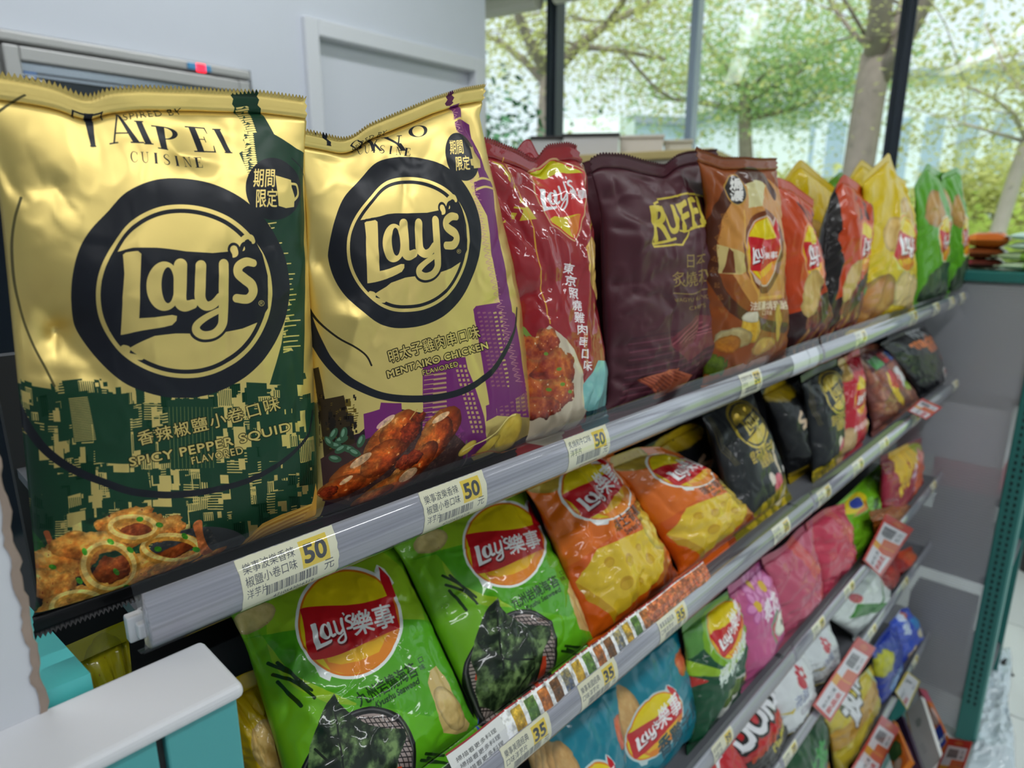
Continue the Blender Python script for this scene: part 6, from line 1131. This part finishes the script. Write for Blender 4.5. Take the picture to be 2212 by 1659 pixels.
# ------------------------------------------------------------------ price tags, promotion cards and strip
PAPER = None
def paper(nm, A, rough=.55):
    im = A.image(nm); m = bpy.data.materials.new(nm); m.use_nodes = True; nt = m.node_tree; b = nt.nodes['Principled BSDF']; t = nt.nodes.new('ShaderNodeTexImage'); t.image = im; t.extension = 'EXTEND'
    nt.links.new(t.outputs['Color'], b.inputs['Base Color']); b.inputs['Roughness'].default_value = rough
    tc = nt.nodes.new('ShaderNodeTexCoord'); n = nt.nodes.new('ShaderNodeTexNoise'); n.inputs['Scale'].default_value = 300; p = nt.nodes.new('ShaderNodeBump'); p.inputs['Strength'].default_value = .06; p.inputs['Distance'].default_value = .001
    nt.links.new(tc.outputs['Object'], n.inputs['Vector']); nt.links.new(n.outputs['Fac'], p.inputs['Height']); nt.links.new(p.outputs['Normal'], b.inputs['Normal']); return m
def pricetag(lines, price, code, k=2.0):
    A = Art(int(330 * k), int(165 * k), (238, 234, 200)); A.sc = k; A.T = lambda P: np.asarray(P, float) * k; I = (38, 40, 52)
    A.rect(200, 12, 300, 92, (238, 206, 24)); A.textc(price, 250, 78, 74, (26, 28, 40), bold=.035, fit=78)
    for j, (t, w) in enumerate(lines): A.text(t, 14, 44 + j * 36, 32, I, fit=w, bold=.006)
    A.text('元', 276, 122, 40, I); barcode(A, 62, 100 - 12, 252, 128, int(code[-4:]), I) if len(lines) < 3 else barcode(A, 74, 98, 250, 130, int(code[-4:]), I)
    A.text(code, 100, 156, 24, I, fit=140); return A
TG = {'squid': paper('tag_squid', pricetag([('樂事波樂香辣', 168), ('椒鹽小卷口味', 168), ('洋芋片', 66)], '50', '4710543016319')), 'wagyu': paper('tag_wagyu', pricetag([('炙燒和牛口味', 168), ('洋芋片', 84)], '50', '4710543016999', 1.2)),
      'p35': paper('tag_35', pricetag([('樂事美國經典', 160), ('口味洋芋片', 140)], '35', '4710543012337', 1.2)), 'p39': paper('tag_39', pricetag([('綜合餅乾', 120), ('海鹽口味', 120)], '39', '4710543017781', 1.0)), 'blank': mat('tag_blank', (226, 228, 234), .5)}
def tag_on(ri, yc, kind, label, W=.057, h0=.245, h1=.99, group='price tags along the shelf rails', off=.0006):
    xf, zr = RAILS[ri]; Q = prof_pts(17, off); L = np.r_[0, np.cumsum(np.linalg.norm(np.diff(Q, axis=0), axis=1))]; L /= L[-1]
    t = np.linspace(h0, h1, 13); q = np.stack([np.interp(t, L, Q[:, 0]), np.interp(t, L, Q[:, 1])], 1); n = 31; V, UV, Fc = [], [], []
    rg = random.Random(int(yc * 1e4)); m = t.size
    for j in range(n):
        for i in range(m):
            y = (j / (n - 1) - .5) * W
            if j in (0, n - 1): y += rg.uniform(-.0004, .0004)
            z = q[i, 1] + (rg.uniform(-.0002, .0003) if i == m - 1 else 0)
            V.append((q[i, 0], y, z)); UV.append((j / (n - 1), i / (m - 1)))
    for j in range(n - 1):
        for i in range(m - 1): Fc.append((j * m + i, (j + 1) * m + i, (j + 1) * m + i + 1, j * m + i + 1))
    k = len(V); V += [(v[0] - .0003, v[1], v[2]) for v in V]; Fc += [tuple(k + a for a in f[::-1]) for f in Fc]; UV += UV
    o = mesh('price_tag', V, Fc, TG[kind], None, UV, True, loc=(xf, yc, zr)); tag(o, label, 'price tag', group); return o
TAGS = [(0, .1500, 'squid', 'cream and yellow price tag under the gold packet with the green city'), (0, .2710, 'squid', 'cream and yellow price tag under the gold packet with the purple towers'), (0, .4210, 'wagyu', 'cream and yellow price tag under the gap between the red and maroon packets'), (0, .7400, 'wagyu', 'cream and yellow price tag under the brown medallion packet'), (0, .897, 'blank', 'blank white paper tag left of the joint in the top rail'),
        (0, 1.16, 'p39', 'small price tag on the top rail just past its joint'), (0, 1.50, 'p39', 'small price tag on the top rail below the tall yellow packet'), (0, 1.70, 'p39', 'small price tag on the top rail below the gap before the green packets'), (0, 1.86, 'p39', 'small price tag on the top rail below the nearer green packet'), (0, 1.99, 'p39', 'small price tag at the far end of the top rail'),
        (1, .333, 'p35', 'price tag reading 35 on the second rail at the bottom edge of the picture'), (1, .432, 'p35', 'price tag reading 35 on the second rail, below the green seaweed packet'), (1, .566, 'p35', 'price tag reading 35 on the second rail, below the creased orange packet'), (1, .86, 'p39', 'price tag on the second rail below the right orange packet'), (1, 1.03, 'p39', 'price tag on the second rail below the black packets'), (1, 1.20, 'p39', 'price tag on the second rail below the right-hand black and gold packet'), (1, 1.36, 'p39', 'price tag on the second rail below the red sun-logo packet'), (1, 1.60, 'p39', 'price tag on the second rail below the noodle packet'), (1, 2.02, 'p39', 'price tag at the far end of the second rail'),
        (2, .728, 'p39', 'price tag on the third rail left of the red corn chips'), (2, 1.09, 'p39', 'price tag on the third rail below the rose pink packet'), (2, 1.255, 'p39', 'price tag on the third rail below the pink and red packet'), (2, 1.95, 'p39', 'price tag at the far end of the third rail'),
        (3, 1.02, 'p39', 'price tag on the fourth rail at the bottom, below the near white packet'), (3, 1.50, 'p39', 'price tag on the fourth rail below the leafy white packet'), (3, 1.78, 'p39', 'price tag at the far end of the fourth rail'), (4, 1.90, 'p39', 'price tag at the far end of the lowest rail in view')]
for r_, y_, k_, l_ in TAGS: tag_on(r_, y_, k_, l_)
o = tag_on(0, .945, 'blank', 'second blank white tag tucked against the joint in the top rail', W=.035)
# paper strip of dish pictures on the second rail
A = Art(1400, 90, (226, 226, 222)); A.T = None
A.rect(0, 0, 1400, 4, (150, 30, 30)); A.rect(0, 84, 1400, 90, (170, 36, 36)); rg = random.Random(9)
for k in range(13):
    x = 240 + k * 56; c0 = [((150, 110, 20), (214, 180, 60)), ((40, 80, 30), (120, 150, 60)), ((120, 60, 20), (206, 130, 60)), ((60, 40, 20), (160, 100, 50)), ((40, 60, 120), (206, 180, 90))][k % 5]
    A.blob(x + 22, 44, 36, 40, c0, k, rough=.02, edge=.01); A.poly([(x - 18, 0), (x - 2, 6), (x - 2, 82), (x - 18, 84)], (226, 226, 222)); A.poly([(x + 46, 6), (x + 60, 0), (x + 60, 90), (x + 46, 82)], (226, 226, 222)); A.rect(x - 10, 4, x + 56, 12, (226, 226, 222)); A.rect(x - 10, 76, x + 56, 84, (226, 226, 222))
A.rect(960, 8, 1400, 82, (206, 110, 60)); 
for k in range(9): A.blob(980 + k * 50, 46, 34, 30, ((170, 60, 30), (226, 150, 90)), k + 40, rough=.4)
A.mottle([(200, 0), (1400, 0), (1400, 90), (200, 90)], .5, 90, 4)
for k in range(3): A.text('掃描看更多料理', 20 + k * 4, 34 + k * 20, 14, (60, 60, 60), fit=150)
ya, yb = .26, .66; xf, zr = RAILS[1]; V = []; UV = []; Fc = []; n = 41
for j in range(n):
    y = ya + (yb - ya) * j / (n - 1); w = .0006 * math.sin(j * .7)
    for (x, z, v) in ((xf + .0002 + w, zr + .0270, 0), (xf - .006 + w, zr + .039, .5), (xf - .014 + w, zr + .0485, 1)): V.append((x, y, z)); UV.append((j / (n - 1), v))
for j in range(n - 1):
    for i in range(2): Fc.append((3 * j + i, 3 * j + 3 + i, 3 * j + 4 + i, 3 * j + 1 + i))
k = len(V); V += [(v[0] - .0004, v[1], v[2]) for v in V]; Fc += [tuple(k + a for a in f[::-1]) for f in Fc]
tag(mesh('promotion_strip', V, Fc, paper('strip_print', A, .4), None, UV + UV, True), 'white paper strip of small dish pictures with red edges on the second rail', 'strip')
# promotion cards clipped to the rails
def card_art(kind, seed):
    A = Art(300, 150, (206, 60, 50)) if kind == 'red' else Art(300, 150, (222, 196, 30)); A.T = None
    A.rect(44 if kind == 'red' else 10, 12, 290, 138, (232, 230, 232)); rg = random.Random(seed)
    if kind == 'red': A.blob(22, 75, 14, 30, ((206, 90, 50), (226, 130, 80)), 3, rough=.3); A.rect(160, 12, 196, 138, (236, 170, 40)); A.rect(120, 60, 160, 138, (222, 110, 70)); A.rect(164, 56, 196, 138, (222, 100, 70))
    barcode(A, 60, 26, 112, 90, seed, (40, 40, 44)); A.text('第二件六折', 204, 70, 26, (90, 90, 96), fit=80, bold=.02); A.text('全品項', 204, 116, 36, (200, 60, 60), fit=80, bold=.04); A.text('任選', 60, 124, 26, (90, 90, 96)); return A
def card(P, xs, kind, seed, label, name='promotion_card', plane=onx):
    # P: corners, first edge is the short red end; a stiff card a millimetre thick held in a clear clip
    C4 = [plane(p[0], p[1], x) for p, x in zip(P, xs)]; c = sum(C4) / 4; n = np.cross(C4[1] - C4[0], C4[3] - C4[0]); n /= np.linalg.norm(n)
    if n @ (CAM - c) < 0: n = -n
    r = empty(name, c, label, 'sign', 'promotion cards on the rails'); V = [p - c for p in C4] + [p - c - n * .0012 for p in C4]; uv = [(0, 1), (0, 0), (1, 0), (1, 1)] * 2
    Fc = [(0, 1, 2, 3), (7, 6, 5, 4)] + [(k, k + 4, (k + 1) % 4 + 4, (k + 1) % 4) for k in range(4)]
    mesh('card', V, Fc, paper('card_%s_%d' % (kind, seed), card_art(kind, seed), .35), r, uv)
    e = [(p - c) * 1.02 + n * .0008 for p in C4]; mesh('clear_sleeve', e, [(0, 1, 2, 3)], FLANGE, r)
    m = ((C4[0] + C4[3]) / 2 if xs[0] < xs[1] else (C4[1] + C4[2]) / 2) - c; b = MB(); b.tube([m - n * .002, m + np.array([-.016, 0, -.004]) - n * .004], .0025, 6); b.done('clip', FLANGE, r)
card([(1915, 1110), (1865, 1208), (1902, 1246), (1974, 1140)][:1] + [(1974, 1143), (1902, 1246), (1865, 1210)], [.012, .03, .03, .012], 'red', 1, 'red-framed promotion card over the amber brown packet')
card([(1854, 1376), (1892, 1400), (1793, 1560), (1756, 1524)], [.014, .034, .034, .014], 'red', 2, 'large red-framed promotion card over the golden snack packet')
card([(1906, 1546), (1944, 1574), (1880, 1700), (1838, 1664)], [.05, .07, .07, .05], 'red', 3, 'red-framed promotion card at the bottom edge, left of the white carton')
card([(2050, 1594), (2100, 1602), (2064, 1712), (2006, 1700)], [1.72, 1.69, 1.64, 1.68], 'red', 4, plane=ony, label= 'red-framed promotion card at the bottom, beside the foot of the teal upright')
card([(1992, 860), (2036, 880), (2002, 906), (1961, 887)], [.014, .05, .05, .014], 'red', 5, 'small red-framed promotion card near the far end of the second rail')
card([(1960, 1450), (1988, 1472), (1960, 1534), (1934, 1494)], [.048, .066, .066, .048], 'yellow', 6, 'yellow-framed promotion card above the white carton')
# long cartons on the bottom deck
def carton(P, xs, th, name, label, rgb, ops, w=160):
    C4 = [ony(p[0], p[1], x) for p, x in zip(P, xs)]; c = sum(C4) / 4; n = np.cross(C4[1] - C4[0], C4[3] - C4[0]); n /= np.linalg.norm(n); n = n if n @ (CAM - c) > 0 else -n
    L = np.linalg.norm(C4[3] - C4[0]); A = Art(w, max(20, int(w * L / np.linalg.norm(C4[1] - C4[0]))), rgb); A.T = None; ops(A, A.w, A.h)
    V = [p - c for p in C4] + [p - c - n * th for p in C4]; V = np.array(V); uv = [(0, 1), (1, 1), (1, 0), (0, 0)] * 2
    r = empty(name, c, label, 'carton'); mesh('box', V, [(0, 1, 2, 3), (7, 6, 5, 4)] + [(k, k + 4, (k + 1) % 4 + 4, (k + 1) % 4) for k in range(4)], paper('print_' + name + str(len(label)), A, .3), r, uv)
    f = V[[0, 1, 5, 4]] + (V[0] - V[3]) / L * .0012; mesh('end_flap', np.vstack([f, f + (V[0] - V[3]) / L * .0012]), [(0, 1, 2, 3), (7, 6, 5, 4)] + [(k, k + 4, (k + 1) % 4 + 4, (k + 1) % 4) for k in range(4)], mat('flap_' + str(len(label)), tuple(int(v * .9) for v in rgb), .4), r)
carton([(1956, 1540), (1990, 1505), (2032, 1640), (1990, 1690)], [1.90, 1.92, 1.72, 1.68], .012, 'biscuit_carton', 'long white biscuit carton standing on the bottom deck', (214, 212, 208), lambda A, W, H: (A.rect(0, 0, .06 * W, H, (190, 140, 20)), A.blob(.5 * W, .3 * H, .16 * W, .06 * H, ((150, 156, 150), (190, 196, 190)), 3), A.text('歐思麥', .3 * W, .6 * H, .2 * W, (180, 180, 180), rot=80)))
carton([(1986, 1487), (2002, 1492), (2056, 1606), (2030, 1640)], [2.05, 2.06, 1.88, 1.86], .012, 'wafer_carton', 'long orange and pink wafer carton leaning by the grey panel', (206, 112, 50), lambda A, W, H: (A.rect(0, 0, W, .24 * H, (190, 90, 110)), A.blob(.5 * W, .5 * H, .3 * W, .14 * H, ((206, 170, 160), (226, 196, 190)), 3), A.rect(0, .66 * H, .7 * W, .92 * H, (50, 70, 160)), A.text('薄片', .1 * W, .86 * H, .5 * W, (230, 230, 240), bold=.04)))
carton([(1930, 1560), (1948, 1545), (1994, 1668), (1962, 1690)], [1.84, 1.85, 1.62, 1.58], .012, 'biscuit_carton', 'dark purple biscuit carton left of the white one', (60, 40, 70), lambda A, W, H: A.blob(.4 * W, .6 * H, .3 * W, .2 * H, ((90, 60, 100), (150, 110, 150)), 3))
carton([(1905, 1580), (1930, 1556), (1966, 1640), (1935, 1680)], [1.72, 1.74, 1.55, 1.52], .012, 'biscuit_carton', 'orange biscuit carton with green leaf, left of the purple one', (214, 120, 24), lambda A, W, H: (A.blob(.4 * W, .6 * H, .4 * W, .2 * H, ((40, 90, 40), (120, 150, 90)), 5), A.blob(.3 * W, .85 * H, .3 * W, .1 * H, ((190, 180, 150), (220, 210, 190)), 6)))

# ------------------------------------------------------------------ the teal rack across the end of the aisle
RY = 2.10
pL = ony(2060, 590, RY); pP = [ony(2189, 1159, RY), ony(2146, 1159, RY)]; xr0, xr1 = pP[1][0], pP[0][0] + .004; zt = ony(2090, 585, RY)[2]; zb_ = ony(2090, 607, RY)[2]
rack = empty('display_rack', (.0, RY + .2, 0), 'teal steel rack with grey ribbed side panel standing across the end of the aisle', 'rack')
PANEL = clear('ribbed_panel', (.86, .86, .89), .28, .14, .5, haze=.52, hazecol=(.60, .60, .63))
b = MB(); z = .03; x0 = -.5
prof = []
while z < zb_ - .004: prof += [(RY + .006, z), (RY + .0045, z + .004)]; z += .008
A_ = [b.b.verts.new((x0, y, zz)) for y, zz in prof]; B_ = [b.b.verts.new((xr0 + .002, y, zz)) for y, zz in prof]
for k in range(len(prof) - 1): b.b.faces.new((A_[k], B_[k], B_[k + 1], A_[k + 1]))
into(b.done('ribbed_panel', PANEL), rack)
b = MB(); b.box(x0, RY - .004, zb_, xr1 + .004, RY + .45, zt, .004); into(b.done('top_shelf', TEALD), rack)
b = MB(); b.box(xr0, RY - .006, 0.012, xr1, RY + .04, zb_, .003); up_ = into(b.done('upright', TEALD), rack)
b = MB(); b.box(xr1 - .0006, RY - .003, .012, xr1 + .005, RY + .03, zb_, .001); o = b.done('upright_edge', mat('teal_edge', (120, 178, 170), .4)); o.parent = up_; o.location = (0, 0, 0); o.location = -Vector(rack.location) + Vector(rack.location) - Vector(rack.location) * 0
o.parent = rack; o.location = -Vector(rack.location)
b = MB(); b.box(x0, RY + .425, 1.05, xr0 + .01, RY + .435, zb_); into(b.done('back_panel', CO), rack)
HOLE = mat('slot_dark', (14, 40, 40), .8); sl = MB()
for s_ in range(2):
    x = xr0 + (xr1 - xr0) * (.36 + .33 * s_)
    for k in range(62): z = .14 + k * .0195; sl.box(x - .0028, RY - .0075, z, x + .0028, RY - .0055, z + .009)
o = into(sl.done('slots', HOLE), rack); o['kind'] = 'stuff'
for k, z in enumerate((.12, .50, .74, 1.03)):
    b = MB(); b.box(x0, RY + .03, z, xr1 - .005, RY + .42, z + .02); into(b.done('shelf', BOARD), rack)
b = MB(); b.box(xr0, RY + .40, 0.012, xr1, RY + .44, zb_); into(b.done('upright', TEALD), rack)
# goods standing in the rack, seen dimly through the panel; white one added for its lit band
for k, (x, w, z, h, c, l) in enumerate(((.035, .20, .845, .165, (244, 244, 248), 'white carton added in the teal rack for the lit band behind the panel'), (.055, .16, .762, .082, (196, 84, 104), 'pink carton under the white one in the teal rack'), (-.10, .05, .762, .16, (190, 40, 70), 'crimson carton in the teal rack beside the white one'), (.06, .14, .522, .20, (66, 68, 74), 'dark grey carton in the teal rack, dim through the panel'), (-.07, .10, .522, .12, (120, 122, 126), 'mid grey carton in the teal rack, left of the dark one'), (.05, .16, .142, .26, (58, 60, 66), 'black carton low in the teal rack'))):
    r = empty('carton', (x, RY + .10, z), l, 'carton'); b = MB(); b.box(-w / 2, -.06, 0, w / 2, .06, h, .002); b.done('box', mat('carton_%d' % k, c, .5), r); b = MB(); b.box(-w / 2 + .004, -.0605, h - .02, w / 2 - .004, -.0595, h - .004); b.done('label_band', mat('band_%d' % k, tuple(min(255, v + 30) for v in c), .5), r)
# packets lying on top of the rack
def pouch(x, y, z, L, W_, D, yaw, rgb, rgb2, label, seed, name='snack_pouch'):
    r = empty(name, (x, y, z), label, 'packet', None, yaw); n, m = 26, 14; rg = np.random.RandomState(seed); V = []; UV = []
    N = vnoise(m + 1, n + 1, 3, 5, seed, 3)
    for s_ in (1, -1):
        for j in range(m + 1):
            for i in range(n + 1):
                u, v = i / n, j / m; f = (max(0, 1 - abs(2 * u - 1) ** 3) ** .5) * (max(0, 1 - abs(2 * v - 1) ** 3) ** .5); V.append(((u - .5) * L, (v - .5) * W_ * (1 - .04 * f), D / 2 + s_ * (D / 2 * f * (.8 + .4 * N[j, i])))); UV.append((u, v))
    Q = []
    for s_ in (0, 1):
        o_ = s_ * (m + 1) * (n + 1)
        for j in range(m):
            for i in range(n): a = o_ + j * (n + 1) + i; q = (a, a + 1, a + n + 2, a + n + 1); Q.append(q if s_ == 0 else q[::-1])
    A = Art(220, 110, rgb); A.T = None; A.rect(0, 0, 60, 110, rgb2); A.blob(90, 60, 26, 20, (tuple(int(v * .5) for v in rgb), tuple(int(v * .8) for v in rgb)), seed, rough=.3); A.text('香脆可口', 120, 50, 26, tuple(int(v * .35) for v in rgb2), fit=90, bold=.03); A.text('小饼', 130, 86, 26, tuple(int(v * .35) for v in rgb2), bold=.03)
    mesh('body', V, Q, paper('pouch_print_%d' % seed, A, .3), r, UV, True)
    b = MB(); b.box(-L / 2 - .008, -W_ / 2, D / 2 - .0006, -L / 2 + .001, W_ / 2, D / 2 + .0006); b.box(L / 2 - .001, -W_ / 2, D / 2 - .0006, L / 2 + .008, W_ / 2, D / 2 + .0006); b.done('end_seal', mat('pouch_seal_%d' % seed, rgb2, .35), r)
zz = zt + .001
pouch(.14, RY + .10, zz, .20, .11, .024, .05, (150, 190, 90), (206, 226, 190), 'green and white pouch, lowest of the stack on the teal rack', 1)
pouch(.135, RY + .105, zz + .024, .20, .11, .026, -.04, (150, 196, 70), (196, 216, 170), 'green and white pouch second from the bottom on the teal rack', 2)
pouch(.15, RY + .11, zz + .050, .19, .11, .026, .06, (160, 206, 70), (206, 230, 210), 'pale green pouch third in the stack on the teal rack', 3)
pouch(.15, RY + .105, zz + .076, .19, .11, .026, .0, (170, 210, 80), (206, 236, 226), 'pale green pouch on top of the stack on the teal rack', 4)
pouch(.0, RY + .12, zz, .10, .10, .028, .1, (110, 50, 40), (150, 60, 70), 'dark red pouch under the orange one on the teal rack', 5)
pouch(.0, RY + .12, zz + .028, .10, .10, .03, .0, (130, 66, 30), (160, 90, 50), 'brown pouch in the middle beside the green stack on the teal rack', 6)
pouch(.003, RY + .12, zz + .058, .10, .10, .04, .05, (206, 104, 30), (222, 130, 50), 'orange pouch on top of the brown ones on the teal rack', 7)
# beyond the rack, on the floor and at the right edge
xg = onz(2150, 1560, 0)
V = []; Fc = []; n = 110; m = 36; N = vnoise(m + 1, n + 1, 7, 34, 5, 3); N2 = vnoise(m + 1, n + 1, 3, 4, 6, 2)
q = [onz(2130, 1400, 0), onz(2180, 1400, 0), onz(2190, 1680, 0), onz(2090, 1680, 0)]
for j in range(m + 1):
    for i in range(n + 1):
        u, v = j / m, i / n; p = (q[0] * (1 - u) + q[1] * u) * (1 - v) + (q[3] * (1 - u) + q[2] * u) * v; e = min(u, 1 - u, v, 1 - v) * 8
        V.append((p[0] + .02 * (N2[j, i] - .5), p[1] + .02 * (N2[j, i] - .5), .003 + min(1, e) * (.03 * N[j, i] + .03 * N2[j, i])))
for j in range(m):
    for i in range(n): a = j * (n + 1) + i; Fc.append((a, a + 1, a + n + 2, a + n + 1))
tag(mesh('plastic_wrap', V, Fc, mat('wrap_film', (214, 228, 236), .12, coat=.6, bump=.5, bscale=120), None, None, True), 'crumpled clear white plastic wrap lying on the floor tiles', 'wrap')
fp = onz(2150, 1440, 0); o = empty('cardboard_scrap', (fp[0] + .0, fp[1] + .02, 0), 'torn black card scrap on the floor right of the teal upright', 'scrap')
b = MB(); b.box(-.03, -.06, .001, .03, .06, .004, M=Matrix.Rotation(.5, 4, 'Z')); b.done('sheet', mat('black_card', (24, 26, 28), .6), o); b = MB(); b.box(-.012, -.05, .004, .03, .05, .03, M=Matrix.Rotation(.5, 4, 'Z') @ Matrix.Rotation(-.4, 4, 'Y')); b.done('flap', bpy.data.materials['black_card'], o)
cp = onz(2206, 1235, 0); o = empty('waste_bin', (cp[0] + .05, cp[1] + .06, 0), 'black cylindrical bin on the floor at the right edge', 'bin')
b = MB(); b.tube([(0, 0, 0), (0, 0, .02), (0, 0, .22), (0, 0, .24)], [.072, .075, .082, .085], 28); b.done('body', mat('bin_black', (28, 28, 30), .35), o, True); b = MB(); b.tube([(0, 0, .24), (0, 0, .262)], [.088, .088], 28); b.done('rim', mat('bin_rim', (60, 60, 62), .3), o); b = MB(); b.tube([(0, 0, .2), (.02, .02, .34)], [.022, .03], 12); b.done('rolled_bag', mat('tan_bag', (190, 170, 120), .6), o, True)
# counter with boxes behind the packs, before the windows
cw = front(1260, 300); base = polar(1290, 2.9)
cz = 1.5 + (zat(345, 2.9, 1290) - 1.5)
o = empty('side_counter', (base[0], base[1], 0), 'pale counter against the windows behind the red and maroon packets', 'counter', None, ang)
b = MB(); b.box(-.45, -.2, 0, .5, .2, cz - .03, .004); b.done('cabinet', mat('counter_cream', (206, 200, 186), .5), o); b = MB(); b.box(-.47, -.22, cz - .03, .52, .22, cz, .004); b.done('worktop', mat('counter_top', (190, 170, 110), .5), o)
def cbox(px0, px1, py0, py1, dist, rgb, lid, label, name='storage_box', dep=.2):
    a, c = polar(px0, dist), polar(px1, dist); g = (a + c) / 2; w = math.hypot(*(c - a)); an = math.atan2(c[1] - a[1], c[0] - a[0]); z0 = cz; z1 = zat(py0, dist, (px0 + px1) / 2)
    r = empty(name, (g[0], g[1], z0), label, 'box', None, an); b = MB(); b.box(-w / 2, 0, 0, w / 2, dep, z1 - z0 - .012, .004); b.done('body', mat(name + str(px0), rgb, .5), r); b = MB(); b.box(-w / 2 - .004, -.008, z1 - z0 - .012, w / 2 + .004, dep + .006, z1 - z0, .002); b.done('lid', mat('lid' + str(px0), lid, .5), r)
cbox(1146, 1212, 294, 350, 2.84, (196, 196, 196), (44, 40, 40), 'grey box with black lid on the counter, left of the larger one')
cbox(1214, 1330, 288, 350, 2.80, (206, 204, 204), (46, 42, 42), 'white box with black lid on the counter in front of the windows')
cbox(1332, 1424, 292, 350, 2.86, (222, 214, 204), (214, 206, 196), 'cream box on the counter right of the black-lidded one')
cbox(1426, 1484, 302, 350, 2.9, (214, 208, 192), (206, 200, 184), 'small cream box at the right end of the counter')
